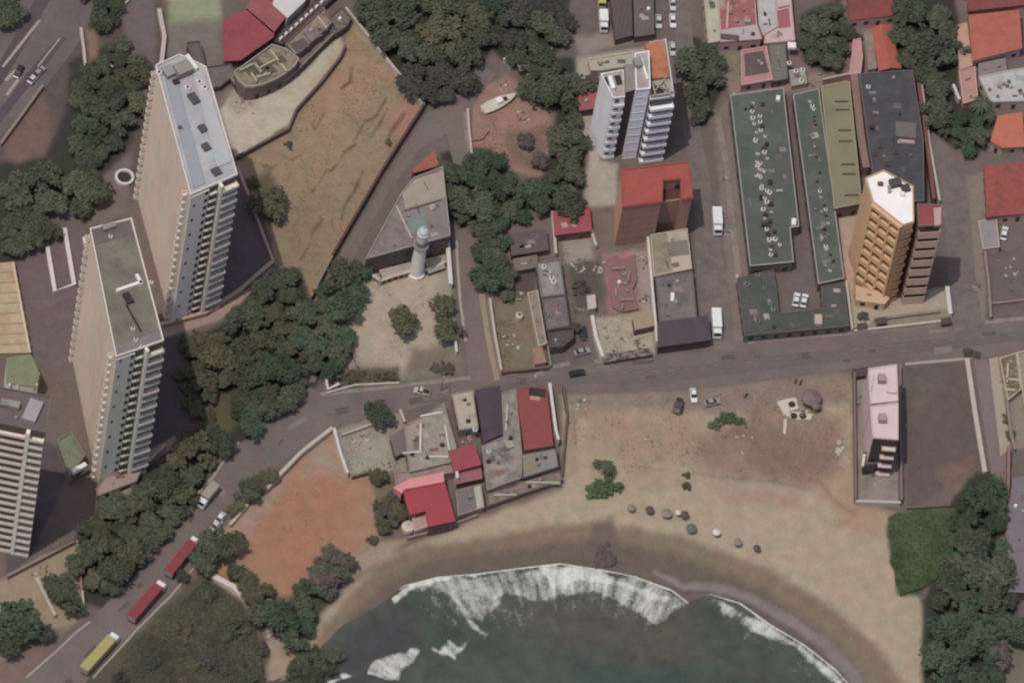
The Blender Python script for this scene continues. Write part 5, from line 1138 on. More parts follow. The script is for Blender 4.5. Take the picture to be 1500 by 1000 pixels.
# ------------------------------------------------------------------ green-roofed works, slate hall
greenr = mat('green_roof', (86, 92, 82), var=.1, sc=.25, spots=((98, 104, 96), .45, .7, .12)); greenw = wallm('green_wall', (112, 106, 98)); gutter = mat('pale_gutter', (166, 156, 148), var=.08, sc=.8)
PG = [(1070, 141), (1147, 130), (1170, 332), (1157, 334), (1162, 384), (1099, 390)]
G1 = house('workshop', 'biggest green flat roof with two ragged rows of rooftop units', PG, 14, greenw, greenr, cat='works', par=.25, parm=gutter, winm=darkv)
RU_ = random.Random(4)
for k in range(52):
    y = 150+k*4.4+RU_.uniform(-2, 2); x = 1100+(y-140)*.12+RU_.choice((0, 0, 12, 6))+RU_.uniform(-3, 5)
    if RU_.random() < .66: acunit(G1, x, y, RU_.uniform(.5, 1.0))
    else: rbox(G1, x, y, RU_.uniform(.8, 1.6), RU_.uniform(.8, 1.4), RU_.uniform(.3, 1), darkv, 'rooftop_unit', .1)
rbox(G1, 1163, 324, 1.2, 2, 1, white_m, 'rooftop_unit', .1); rbox(G1, 1140, 143, 1, 1.5, 1, white_m, 'rooftop_unit', .1)
PG2 = [(1162, 140), (1199, 131), (1236, 408), (1199, 416)]
G2 = house('workshop', 'long narrow green roof between the biggest green roof and the olive roof', PG2, 12, greenw, mat('green_roof_b', (84, 92, 82), var=.1, sc=.25, spots=((98, 104, 94), .45, .7, .12)), cat='works', par=.25, parm=gutter, winm=darkv)
for k in range(34):
    y = 145+k*7.6+RU_.uniform(-3, 3); x = 1184+(y-140)*.135+RU_.uniform(-4, 6); acunit(G2, x, y, RU_.uniform(.4, .85), RU_.choice((white_m, conc, darkv)))
PG3 = [(1080, 408), (1132, 396), (1137, 424), (1140, 460), (1180, 456), (1205, 452), (1203, 420), (1236, 414), (1243, 478), (1091, 492)]
G3 = house('workshop', 'low dark green-grey roof wrapping the yard with two white vans', PG3, 10, greenw, mat('green_grey_roof', (84, 86, 82), var=.12, sc=.3, spots=((72, 78, 70), .45, .68, .2)), cat='works', par=.2, parm=mat('dark_parapet', (104, 94, 92), var=.1, sc=.6), winm=darkv)
for x, y, s in ((1110, 402, 1), (1094, 416, 1.2), (1128, 444, 1), (1133, 452, 1), (1110, 470, 1), (1092, 440, .7), (1120, 420, .8)): acunit(G3, x, y, s, conc)
rbox(G3, 1199, 467, 2, 3, 1.2, paler, 'lift_house', .15)
wall([(1073, 145), (1088, 270), (1102, 392)], 3.0, gutter, 'long pale wall along the west side of the biggest green roof', .5); wall([(1078, 408), (1090, 498)], 2.0, pale_w, 'pale wall west of the low dark green-grey roof', .5)
wall([(1092, 497), (1242, 482)], 1.4, dirty_w, 'dirty front wall of the green-roofed works on the coast road', .5); wall([(1238, 418), (1247, 488)], 2.2, pale_w, 'pale wall between the green works and the honeycomb tower', .5)
olive = mat('olive_roof', (136, 130, 100), var=.08, sc=.3, spots=((124, 116, 92), .45, .7, .15))
PO_ = [(1203, 128), (1244, 121), (1262, 298), (1222, 306)]
O1 = house('workshop', 'long olive-yellow roof with thin dark vents', PO_, 16, wallm('rust_wall', (130, 96, 86)), olive, cat='works', par=.25, parm=mat('olive_parapet', (158, 148, 122), var=.08, sc=.6), winm=darkv, clutter=False)
for y in (148, 160, 190, 206, 240, 254, 285): rbox(O1, 1232+(y-140)*.105, y, 3.6, .25, .5, mat('vent_brown', (96, 84, 66), var=.1, sc=1), 'vent', .25)
wall([(1248, 122), (1258, 210), (1266, 258)], 4.0, mat('reddish_wall', (140, 108, 102), var=.12, sc=.5), 'tall reddish wall between the olive roof and the slate hall', 1.6)
wall([(1204, 124), (1260, 112)], 2.5, pink_w, 'pinkish wall at the top end of the olive roof', .5)
slate = mat('slate_roof', (74, 72, 78), var=.12, sc=.25, spots=((86, 84, 84), .42, .7, .2))
PS = [(1258, 110), (1336, 104), (1352, 205), (1353, 295), (1285, 300)]
SL = house('hall', 'dark slate-grey flat roof behind the honeycomb tower', PS, 18, wallm('slate_wall', (104, 84, 82)), slate, cat='hall', par=.35, parm=mat('slate_parapet', (112, 98, 96), var=.1, sc=.6), win=False)
rbox(SL, 1327, 190, 5.6, 5, .5, mat('grey_slab', (112, 102, 98), var=.1, sc=.5), 'roof_slab', .12); rbox(SL, 1329, 207, 4, 1, .6, pink_w, 'roof_wall', .12); acunit(SL, 1272, 126, .9); acunit(SL, 1318, 206, .7); acunit(SL, 1278, 186, 1.1, darkv)
for x, y in ((1290, 214), (1312, 222), (1300, 240), (1282, 225)): acunit(SL, x, y, 1.0, MATS['slate_wall'])
wall([(1340, 108), (1352, 190), (1366, 300)], 3.0, mat('rust_red_wall', (126, 78, 76), var=.12, sc=.5), 'tall rust-red wall east of the slate roof', .8); wall([(1346, 112), (1360, 215), (1375, 300)], 2.0, pale_w, 'pale wall along the lane east of the slate roof', .5)

# ------------------------------------------------------------------ honeycomb tower and its red-roofed wing
peach = wallm('peach_render', (224, 178, 134)); peach_g = mat('peach_grid', (220, 174, 128), var=.07, sc=.6); hc_back = mat('honeycomb_shade', (96, 66, 48), var=.15, sc=.8)
PH = [(1268, 262), (1294, 251), (1337, 274), (1338, 326), (1322, 331), (1279, 297)]
HT = house('hotel_tower', 'peach honeycomb-fronted tower with a bright white roof', PH, 112, peach, mat('bright_white_roof', (244, 240, 236), var=.05, sc=.3), cat='tower block', par=.5, win=False, parm=mat('peach_parapet', (196, 160, 132), var=.08, sc=.6), clutter=False)
def honeycomb(B, poly, L, i, j, cols, rows, gm, bm_, dep=.95, zlo=.02, vw=.55, hw=1.75, shear=0):
    a, d, ln, nr, z = wedge(poly, L, i, j); z0 = z*zlo; fh = (z-z0-.8)/rows
    MB().obox(a+d*.05+nr*.01, d*(ln-.1), nr*.04, z0, z-.4).build('recess_wall', bm_, B.root)
    for c_ in range(cols+1): MB().obox(a+d*((ln-vw)*c_/cols)+nr*.02, d*vw, nr*(dep+.05), z0, z-.1).build('pier', gm, B.root)
    cw = (ln-vw)/cols-vw
    for r_ in range(rows):
        for c_ in range(cols):
            zz = z0+r_*fh; o = a+d*((ln-vw)*c_/cols+vw)
            MB().obox(o+nr*.03, d*cw, nr*dep, zz, zz+hw).build('spandrel', gm, B.root)
            MB().obox(o+d*.2+nr*.05, d*(cw-.4), nr*.06, zz+hw, zz+fh-.5).build('window', glass, B.root)
    MB().obox(a+nr*.03, d*ln, nr*(dep+.02), z-1.0, z+.1).build('cornice', gm, B.root)
honeycomb(HT, PH, 112, 5, 4, 3, 8, peach_g, hc_back)
a, d, ln, nr, z = wedge(PH, 112, 4, 3); fh = z/9
for f in range(9): balcony(HT.root, a+d*.05+nr*.01, d, nr, ln-.1, .7, f*fh, mat('peach_shade', (172, 132, 106), var=.1, sc=.6), 1.2)
rbox(HT, 1303, 276, .8, 2.2, .8, steel, 'rooftop_unit', .2); rbox(HT, 1290, 268, 1.4, 1.0, .9, MATS['slate_wall'], 'rooftop_unit', .2); rbox(HT, 1322, 283, 1.2, 1.2, .9, white_m, 'rooftop_unit', .2); rbox(HT, 1312, 266, 3, 2.4, 1.3, MATS['slate_roof'], 'lift_house', .5); rbox(HT, 1327, 274, 2.2, 2, 1.1, MATS['slate_roof'], 'lift_house', .5)
PW = [(1344, 300), (1379, 302), (1378, 330), (1346, 332)]
HW = house('hotel_wing', 'slim brown balconied wing with a small red roof east of the honeycomb tower', PW, 110, wallm('wing_brown', (140, 112, 98)), mat('wing_red_roof', (152, 74, 78), var=.1, sc=.5), cat='tower block', par=.4, win=False, clutter=False)
sheetroof(HW, [(1368, 305), (1379, 303), (1378, 329), (1369, 330)], mat('pink_slab', (190, 150, 148), var=.06, sc=.5), 'roof_slab', 1.0, .8)
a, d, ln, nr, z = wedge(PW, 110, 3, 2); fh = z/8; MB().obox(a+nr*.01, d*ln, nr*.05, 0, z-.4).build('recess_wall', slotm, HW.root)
for f in range(8): balcony(HW.root, a+d*.05+nr*.07, d, nr, ln-.1, 1.1, f*fh+.2, mat('wing_balcony', (206, 172, 150), var=.1, sc=.6), fh*.68); MB().obox(a+d*(ln*.3)+nr*.07, d*(ln*.4), nr*.05, f*fh+fh*.72, f*fh+fh*.95).build('window', glass, HW.root)
HP = house('podium', 'peach entrance podium at the foot of the honeycomb tower', [(1254, 420), (1285, 428), (1302, 438), (1295, 446), (1254, 440)], 9, peach, mat('podium_peach', (196, 166, 136), var=.12, sc=.4), cat='podium', par=.4, winm=darkv)
wall([(1250, 488), (1392, 472)], 1.2, pale_w, 'pale street wall of the honeycomb tower forecourt', .5); wall([(1386, 425), (1391, 465)], 1.8, white_w, 'white wall at the east side of the honeycomb tower forecourt', .9); wall([(1280, 470), (1340, 462), (1376, 458)], .8, dirty_w, 'low dividing wall inside the honeycomb tower forecourt', .6)
for x, y, l in ((1263, 478, 'dark square gatehouse at the west end of the honeycomb tower forecourt'), (1291, 470, 'small dark kiosk in the middle of the honeycomb tower forecourt'), (1386, 470, 'dark gate shelter at the east end of the honeycomb tower forecourt')):
    house('kiosk', l, [(x-7, y-3), (x+6, y-5), (x+7, y+3), (x-6, y+5)], 5, rwall, mat('kiosk_roof', (88, 72, 68), var=.12, sc=.6), cat='kiosk', win=False)

# ------------------------------------------------------------------ houses at the top right
pinkr = mat('pink_roof', (180, 128, 126), var=.12, sc=.4); pinkw = wallm('pink_wall', (200, 160, 158)); creamr = mat('cream_roof', (186, 178, 156), var=.1, sc=.4, spots=((164, 156, 146), .45, .7, .3)); whiter = mat('white_grey_roof', (184, 180, 176), var=.08, sc=.4, spots=((160, 154, 152), .45, .7, .3))
K1 = house('house', 'house with cream strip roof beside the faded pink-red roof', [(1030, -20), (1050, -20), (1058, 60), (1038, 64)], 12, creamw, creamr, par=.3)
K2 = house('house', 'house with faded pink-red roof and lilac terrace', [(1051, -20), (1104, -20), (1108, 36), (1115, 58), (1056, 62)], 14, pinkw, mat('pinkred_roof', (160, 92, 92), var=.16, sc=.35, spots=((184, 150, 140), .5, .75, .25)), par=.3)
sheetroof(K2, [(1055, 44), (1108, 36), (1114, 56), (1057, 61)], mat('lilac_terrace', (178, 162, 164), var=.08, sc=.5)); rbox(K2, 1069, 54, 5, 1.6, .6, slotm, 'skylight', .1); rbox(K2, 1103, 49, .9, .9, .6, darkv, 'skylight', .1); rbox(K2, 1066, 22, .5, 9, .5, pinkw, 'roof_wall', .1)
K3 = house('house', 'house with pale grey roof between the pink-red roof and the crimson terrace', [(1108, -20), (1133, -20), (1138, 40), (1118, 52), (1112, 36)], 13, creamw, whiter, par=.3)
K4 = house('house', 'house with pink terrace around a small crimson roof', [(1135, -10), (1157, -14), (1164, 60), (1120, 64), (1121, 46), (1139, 40)], 12, pinkw, mat('pink_terrace', (196, 168, 166), var=.08, sc=.5), par=.3)
sheetroof(K4, [(1138, 16), (1156, 12), (1158, 40), (1140, 42)], mat('crimson_patch', (164, 94, 104), var=.1, sc=.5)); rbox(K4, 1148, 8, 3, .6, .9, pinkw, 'roof_wall', .5); rbox(K4, 1160, 66, 2.2, 1.8, 1, white_m, 'rooftop_unit', .2)
K5 = house('house', 'house with dark mauve sunken roof framed in pink', [(1086, 76), (1122, 70), (1131, 118), (1086, 126)], 10, pinkw, pinkr, par=.5)
sheetroof(K5, [(1090, 79), (1118, 74), (1127, 106), (1092, 112)], mat('dark_mauve_roof', (102, 82, 82), var=.1, sc=.5), 'roof_patch', .2, .05)
K6 = house('house', 'house with plain grey-olive flat roof beside the pink-framed one', [(1125, 66), (1150, 62), (1153, 116), (1132, 120)], 9, greenw, mat('grey_olive_roof', (118, 112, 102), var=.08, sc=.4), par=.3)
K7 = house('shed', 'low grey shed with white clutter behind the narrow green roof', [(1156, 104), (1178, 100), (1182, 122), (1160, 126)], 7, creamw, mat('shed_roof_pale', (150, 138, 130), var=.16, sc=.6), cat='shed', win=False)
for x, y in ((1156, 92), (1166, 104), (1176, 102), (1174, 118)): acunit(K7, x, y, 1, white_m)
K8 = house('house', 'house with wide dull red tiled roof at the top beside the orange one', [(1238, -20), (1312, -24), (1314, 22), (1244, 30)], 12, pinkw, mat('dull_red_tiles', (140, 72, 66), var=.14, sc=.4, stripe=(.55, 0, .1), spots=((112, 74, 64), .48, .72, .3)), kind='gable')
K9 = house('house', 'narrow house with steep orange tiled roof behind the slate hall', [(1278, 42), (1302, 37), (1320, 100), (1288, 104)], 10, pinkw, mat('orange_narrow', (176, 90, 76), var=.12, sc=.4, stripe=(.5, 1.4, .1)), kind='gable')
K10 = house('block', 'thin pink block beside the narrow orange tiled house', [(1250, 60), (1260, 58), (1263, 84), (1260, 108), (1244, 110), (1248, 84)], 12, pinkw, mat('pink_block_roof', (186, 134, 132), var=.1, sc=.5), cat='building', par=.3)
K11 = house('shed', 'tan shed with curved white trim beside the narrow orange tiled house', [(1266, 48), (1277, 44), (1284, 100), (1272, 102)], 7, creamw, mat('tan_trim_roof', (140, 124, 110), var=.2, sc=.6), cat='shed', win=False)
K12 = house('villa', 'villa with large bright orange roof and pink side gallery', [(1419, 28), (1491, 20), (1496, 70), (1426, 88)], 14, pinkw, orange_t, cat='villa', kind='shed', tilt=.1, over=.3)
K13 = house('villa', 'dull red roof behind the large orange one', [(1415, -20), (1520, -24), (1518, 8), (1418, 20)], 14, pinkw, mat('dull_red_b', (138, 74, 72), var=.14, sc=.4, stripe=(.5, 0, .1)), cat='villa', kind='shed')
K14 = house('gallery', 'narrow peach gallery roof along the west side of the orange villa', [(1402, 38), (1416, 34), (1424, 96), (1406, 102)], 10, pinkw, mat('peach_gallery', (186, 146, 128), var=.12, sc=.5), cat='gallery', win=False)
K15 = house('house', 'peach flat-roofed annex below the orange villa', [(1405, 104), (1428, 99), (1432, 146), (1411, 152)], 8, pinkw, mat('peach_annex', (178, 134, 118), var=.1, sc=.5), par=.2)
K16 = house('house', 'mauve flat roof strip under the orange villa eaves', [(1434, 94), (1472, 86), (1475, 104), (1434, 112)], 9, creamw, mat('mauve_strip', (136, 122, 120), var=.1, sc=.5))
K17 = house('house', 'wide grey-white flat roof between the orange villa and the small orange roof', [(1434, 114), (1480, 104), (1520, 98), (1520, 148), (1452, 150)], 11, creamw, whiter, par=.3)
for x, y in ((1450, 130), (1476, 125), (1462, 140), (1478, 118)): acunit(K17, x, y, .8, conc)
K18 = house('house', 'house with small bright orange roof at the edge of the wooded lane', [(1462, 174), (1496, 166), (1500, 214), (1468, 218), (1452, 210)], 10, creamw, mat('orange_small', (196, 112, 88), var=.1, sc=.4, stripe=(.5, .2, .08)), kind='shed', over=.3)
K19 = house('house', 'house with patchy red tiled roof above the grey yard', [(1442, 250), (1520, 236), (1520, 310), (1446, 320)], 11, pinkw, mat('patchy_red', (166, 82, 74), var=.14, sc=.4, stripe=(.55, .1, .1), spots=((138, 76, 68), .46, .7, .3)), kind='shed', tilt=.08, over=.3)
K20 = house('hut', 'square grey flat-roofed hut beside the white car', [(1433, 325), (1459, 321), (1464, 362), (1440, 365)], 8, creamw, mat('grey_hut_b', (146, 136, 134), var=.1, sc=.5), cat='hut', par=.2)
wall([(1441, 372), (1447, 420), (1450, 470)], 1.8, dirty_w, 'dirty wall on the west side of the grey yard', .6); wall([(1452, 448), (1520, 440)], 1.2, dirty_w, 'low wall across the bottom of the grey yard', .4)
wall([(1395, 130), (1404, 152)], 2.0, white_w, 'white wall stub at the lane below the peach annex', .6); wall([(1392, 50), (1398, 95)], 2.0, pale_w, 'pale wall between the big trees and the peach gallery', .6)

# ------------------------------------------------------------------ pink-roofed block on the sand and its compound
blush = mat('blush_roof', (212, 190, 188), var=.05, sc=.4); blushw = wallm('blush_wall', (214, 188, 184))
PP1 = [(1272, 541), (1313, 535), (1315, 588), (1275, 592)]; PP2 = [(1275, 596), (1315, 591), (1315, 644), (1279, 641)]
PK = house('apartment_block', 'pale pink flat-roofed block with dark stepped balconies in a walled plot', PP2, 50, blushw, blush, cat='apartment block', par=.35, win=False, clutter=False)
addblock(PK, PP1, 50, blushw, blush, .35)
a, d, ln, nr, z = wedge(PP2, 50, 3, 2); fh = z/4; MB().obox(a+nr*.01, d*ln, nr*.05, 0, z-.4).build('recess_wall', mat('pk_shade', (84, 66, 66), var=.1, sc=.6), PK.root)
for f in range(4): balcony(PK.root, a+d*(ln*.42)+nr*.07, d, nr, ln*.56, 1.4, f*fh+.3, blushw, .5); MB().obox(a+d*(ln*.1)+nr*.07, d*(ln*.25), nr*.06, f*fh+1, f*fh+fh*.8).build('window', glass, PK.root)
for x, y in ((1292, 552), (1293, 610)): rbox(PK, x, y, 1.9, 2.2, 1.8, mat('blush_hut', (166, 140, 138), var=.1, sc=.5), 'stair_hut', .2)
rbox(PK, 1306, 572, 2.5, 1.0, .8, blushw, 'roof_wall', .1); rbox(PK, 1277, 560, .5, 5, .6, blushw, 'roof_wall', 0)
PKs = house('stair_block', 'small dark stair block with white end wall beside the pink block', [(1265, 664), (1282, 662), (1283, 680), (1266, 682)], 14, mat('stair_dark', (98, 80, 78), var=.1, sc=.6), mat('stair_roof', (112, 94, 90), var=.1, sc=.6), cat='building', par=.4)
MB().obox(Vector(PKs.pts[0][:2])-Vector((.6, 0)), Vector((.5, 0)), Vector((0, 3)), 0, PKs.z+.6).build('end_wall', white_w, PKs.root) if False else rbox(PKs, 1265, 673, .7, 3.8, .8, white_w, 'end_wall', 0)
SR = house('shed', 'dark flat shed roof in the corner of the pink block plot', [(1249, 541), (1270, 538), (1271, 549), (1250, 552)], 6, rwall, mat('shed_dark_brown', (88, 68, 66), var=.1, sc=.5), cat='shed', win=False)
wall([(1250, 552), (1251, 640), (1252, 738)], 2.2, mat('mauve_wall', (122, 104, 100), var=.1, sc=.5), 'long mauve wall on the west side of the pink block plot', .5); wall([(1252, 739), (1318, 741)], 1.8, pale_w, 'pale wall closing the plot of the pink block on the beach', .6)
wall([(1319, 738), (1318, 640), (1317, 540)], 2.2, mat('mauve_wall_b', (132, 112, 108), var=.1, sc=.5), 'long mauve wall between the pink block plot and the mauve lot', .5); wall([(1328, 746), (1392, 742)], .8, brown_w, 'low dark wall at the beach end of the mauve lot', .4)
sheet('yard', [(1254, 555), (1314, 545), (1316, 736), (1254, 736)], mat('yard_concrete', (146, 132, 126), var=.1, sc=.3, spots=((122, 110, 106), .45, .7, .2)), .05, .6, 0, 21)
wall([(1416, 528), (1428, 610), (1442, 694)], 1.0, pale_w, 'long low pale wall between the mauve lot and the beach path', 1.0)
wall([(1476, 660), (1474, 760), (1470, 850)], 2.6, mat('rose_wall', (140, 110, 108), var=.1, sc=.5), 'rose-brown wall along the grey warehouse by the beach wood', .6)
WH = house('warehouse', 'grey-mauve warehouse roof beside the beach wood', [(1484, 700), (1560, 690), (1560, 870), (1476, 866), (1476, 760)], 12, rwall, mat('warehouse_roof', (122, 110, 118), var=.08, sc=.3), cat='warehouse', win=False)
QR = house('ruin', 'roofless pale ruin with moss beside the beach path', [(1464, 528), (1488, 520), (1495, 572), (1476, 588)], 4, creamw, mat('ruin_moss', (116, 106, 84), var=.3, sc=.6, spots=((146, 134, 120), .5, .6, .6)), cat='ruin', par=.9, win=False)
for x, y, w_, d_ in ((1476, 545, .5, 6), (1484, 555, 3.5, .5), (1480, 570, 3, .5)): rbox(QR, x, y, w_, d_, .9, creamw, 'partition', .1)
QS = house('ruin', 'long pale broken house at the edge beside the mossy ruin', [(1490, 518), (1540, 508), (1540, 600), (1502, 606)], 6, creamw, mat('broken_roof', (150, 136, 122), var=.2, sc=.5), cat='ruin', par=.6, win=False)
wall([(1474, 590), (1480, 640), (1486, 662)], 1.4, dirty_w, 'dirty wall below the mossy ruin', .6)

# ------------------------------------------------------------------ beach-front row
plot = mat('pale_plot_roof', (156, 145, 132), var=.14, sc=.35, spots=((132, 120, 108), .45, .68, .3)); seaw = wallm('sea_wall_render', (150, 132, 124))
F1 = house('house', 'wide pale weathered flat roof above the bright red beach house', [(592, 624), (618, 612), (650, 592), (668, 654), (666, 676), (600, 692)], 11, seaw, plot, par=.35)
for x, y, w_, d_, r_ in ((616, 640, .5, 9, .15), (632, 606, 6, .5, .45), (604, 662, 5, .4, .3), (640, 668, 6, .4, .2), (655, 640, .4, 8, .3)): rbox(F1, x, y, w_, d_, .8, white_w, 'roof_wall', r_)
for x, y in ((604, 664), (626, 668), (648, 650)): acunit(F1, x, y, .9, darkv)
F1b = house('shed', 'small dark tin roof at the corner of the weathered pale roof', [(572, 640), (590, 628), (596, 660), (580, 668)], 8, rwall, mat('dark_tin', (118, 102, 98), var=.14, sc=.5), cat='shed', win=False)
F2 = house('house', 'narrow beige flat roof between the weathered pale roof and the dark purple roof', [(662, 578), (692, 572), (700, 626), (673, 630)], 11, seaw, mat('beige_roof_b', (176, 162, 144), var=.08, sc=.4, spots=((150, 136, 122), .5, .7, .3)), par=.25)
acunit(F2, 686, 615, .9, darkv); acunit(F2, 696, 628, 1.0)
F3 = house('house', 'house with dark purple corrugated roof on the coast road', [(697, 572), (732, 566), (736, 636), (709, 648)], 12, rwall, mat('purple_corrugated', (82, 66, 76), var=.1, sc=.4, stripe=(.8, 1.5, .12)), kind='gable', tilt=.12)
F4 = house('house', 'long weathered grey roof between the dark purple and the brick-red roofs', [(735, 576), (755, 571), (764, 664), (763, 700), (714, 718), (706, 654), (738, 640)], 11, seaw, mat('weathered_grey', (150, 138, 128), var=.16, sc=.4, spots=((110, 100, 96), .42, .66, .35)), par=.3)
for x, y in ((716, 660), (722, 668), (716, 674), (744, 618), (730, 676), (748, 640)): acunit(F4, x, y, .9, RU_.choice((white_m, conc, darkv)))
rbox(F4, 742, 612, .5, 8, .7, pale_w, 'roof_wall', .1)
F5 = house('house', 'house with brick-red corrugated roof and white side wall', [(757, 577), (772, 570), (800, 566), (810, 652), (769, 660)], 13, seaw, mat('brickred_roof', (146, 76, 70), var=.1, sc=.4, stripe=(.6, 1.5, .08)), kind='shed', tilt=.06)
rbox(F5, 787, 574, 4.4, 2.4, .4, darkv, 'skylight', .1); rbox(F5, 784, 583, 2.6, 1.2, .5, pinkr, 'roof_patch', .1)
wall([(803, 572), (812, 640), (816, 655)], 3.6, white_w, 'tall white wall on the east side of the brick-red roof', .6)
F6 = house('house', 'grey roof with tan panel below the brick-red roof', [(764, 666), (814, 657), (818, 684), (766, 700)], 11, wallm('dusk_sea_wall', (92, 78, 76)), mat('grey_panel_roof', (140, 130, 126), var=.1, sc=.4), par=.2)
sheetroof(F6, [(764, 670), (788, 665), (790, 688), (767, 694)], mat('tan_panel', (138, 126, 104), var=.1, sc=.5))
F7 = house('terrace', 'long sea terrace with pale rails below the weathered grey roofs', [(712, 722), (752, 712), (770, 700), (820, 690), (824, 704), (770, 722), (714, 742)], 5, wallm('dusk_terrace_wall', (112, 98, 94)), mat('terrace_tan', (138, 122, 112), var=.14, sc=.5, spots=((104, 90, 86), .45, .65, .5)), cat='terrace', par=.5, winm=darkv)
rbox(F7, 796, 706, 9, .4, .9, pale_w, 'rail', .22); rbox(F7, 740, 724, 6, .4, .8, pale_w, 'rail', .25)
F8 = house('house', 'beach house with bright red roof and a cut-out corner terrace', [(591, 717), (650, 706), (666, 762), (629, 770), (624, 747), (601, 753)], 15, wallm('red_house_sea_wall', (120, 84, 86)), mat('bright_red_roof', (166, 66, 76), var=.07, sc=.3), over=.25, clutter=False)
F8b = house('house', 'salmon pink parapet roof joined behind the bright red beach house', [(577, 714), (600, 702), (649, 692), (650, 705), (592, 716), (588, 722)], 17, wallm('salmon_wall', (214, 132, 134)), mat('salmon_roof', (216, 136, 138), var=.06, sc=.4), win=False, clutter=False)
F8c = house('terrace', 'pinkish weathered terrace between the pale roof and the salmon parapet', [(578, 694), (602, 690), (662, 674), (666, 692), (600, 702), (580, 712)], 9, seaw, mat('pink_weathered', (160, 132, 130), var=.2, sc=.5, spots=((128, 106, 104), .45, .6, .5)), cat='terrace', par=.4, win=False)
F8d = house('terrace', 'little pale corner terrace in the cut-out of the bright red roof', [(603, 756), (622, 751), (627, 771), (608, 778)], 7, pinkw, mat('corner_terrace', (176, 140, 132), var=.12, sc=.5), cat='terrace', par=.5, win=False, clutter=False)
wall([(594, 722), (604, 766)], 3.8, white_w, 'white wall on the west side of the bright red beach house', .5); wall([(663, 680), (668, 712)], 4.0, white_w, 'white wall between the two red beach roofs', .6)
F9 = house('house', 'small house with crimson roof and dark eaves slot behind the grey deck', [(657, 662), (694, 652), (704, 680), (666, 690)], 13, wallm('crimson_house_wall', (134, 72, 80)), mat('crimson_small', (158, 72, 80), var=.1, sc=.4), kind='shed', tilt=.06)
F9b = house('porch', 'pinkish porch roof strip in front of the small crimson roof', [(668, 695), (704, 686), (706, 700), (670, 708)], 8, rwall, mat('pink_porch', (150, 96, 102), var=.1, sc=.5), cat='porch', win=False)
F10 = house('house', 'grey deck roof at the edge of the sand beside the bright red beach house', [(668, 720), (704, 710), (709, 743), (671, 755)], 8, seaw, mat('deck_roof', (122, 108, 104), var=.1, sc=.4), par=.25)
sheetroof(F10, [(694, 712), (704, 710), (708, 742), (699, 745)], paler)
c = P(597, 776); t = thing('water_tank', 'big cream round tank at the foot of the bright red beach house', 'water tank', (c.x, c.y, 0)); MB().lathe([(1.7, 0), (1.8, 1.2), (1.75, 2.0), (1.0, 2.35), (.3, 2.45)], c.x, c.y, 24).build('tank', mat('cream_tank_b', (190, 180, 160), var=.08, sc=1), t); MB().lathe([(.35, 0), (.35, .18)], c.x, c.y, 12, 2.45).build('lid', steel, t)
wall([(596, 790), (640, 778), (700, 756)], .9, dirty_w, 'low sea wall on the sand below the red beach house', .5); wall([(824, 570), (830, 610), (822, 700)], 1.8, brown_w, 'dark wall between the brick-red roof and the beach lot', .4); wall([(838, 602), (842, 650)], .5, dirty_w, 'low rubble wall at the edge of the beach lot', .4)
wall([(488, 634), (498, 672), (508, 700)], 2.4, white_w, 'white wall on the east side of the orange soil plot', .6); wall([(486, 632), (440, 668), (388, 722)], 2.0, pale_w, 'long pale wall between the orange plot and the coast road', .8); wall([(362, 742), (336, 772)], 1.2, pale_w, 'pale wall stub beyond the hedge trees by the coast road', .6)
wall([(500, 640), (540, 626), (556, 622)], 1.2, pale_w, 'broken pale wall of the empty lot under the roadside tree', .4); wall([(515, 702), (540, 695)], 1.4, brown_w, 'short dark wall at the low side of the empty lot', .4); wall([(312, 846), (342, 862), (360, 880)], 1.0, white_w, 'pale stepped wall between the scrub and the orange plot', 1.2)
wall([(585, 604), (592, 622)], 1.5, pale_w, 'short pale wall at the corner of the weathered pale roof', .5)
# round thatched bar with pool-like terraces
t = thing('terrace', 'white low terraces with dark plant holes beside the round thatched hut', 'terrace', tuple(P(1160, 597)))
for k, poly in enumerate(([(1138, 588), (1152, 584), (1160, 612), (1148, 606)], [(1152, 584), (1166, 582), (1170, 598), (1158, 602)], [(1160, 602), (1190, 606), (1188, 614), (1162, 614)], [(1148, 614), (1153, 613), (1151, 636), (1147, 634)])):
    z = .45-.06*k; MB().prism(ccw([(p.x, p.y) for p in (P(x, y, z) for x, y in poly)]), -.1, z).build('slab', mat('terrace_white', (196, 184, 170), var=.08, sc=.6), t)
for x, y in ((1160, 592), (1163, 609), (1176, 609)):
    c = P(x, y, .5); MB().lathe([(.9, 0), (.9, .3), (.7, .3), (.7, .1)], c.x, c.y, 14, .35).build('planter_hole', darkv, t)
thatch = mat('thatch', (122, 108, 104), var=.18, sc=1.2, bump=.1)
def hut(px, py, rpx, label):
    R = rpx*S; c = P(px, py, 3); t = thing('thatched_hut', label, 'hut', (c.x, c.y, 0))
    MB().lathe([(R, 2.3), (R*.99, 2.55), (R*.6, 3.2), (R*.25, 3.7), (.15, 4.0)], c.x, c.y, 28).build('roof', thatch, t)
    for k in range(8):
        a_ = k*math.pi/4; MB().tube((c.x+R*.85*math.cos(a_), c.y+R*.85*math.sin(a_), 0), (c.x+R*.85*math.cos(a_), c.y+R*.85*math.sin(a_), 2.5), .1, .09, 7).build('post', bark, t)
    MB().lathe([(R*.4, 0), (R*.4, 1.1)], c.x, c.y, 20).build('counter', creamw, t)
hut(1189, 580, 15, 'round thatched hut roof beside the white terraces on the beach lot')
hut(1196, 592, 7, 'tiny thatched hut touching the big round one')
t = thing('boulder_pile', 'pale rubble heap with a dark edge west of the walled pink block plot', 'rubble', tuple(P(1232, 657)))
RR = random.Random(3)
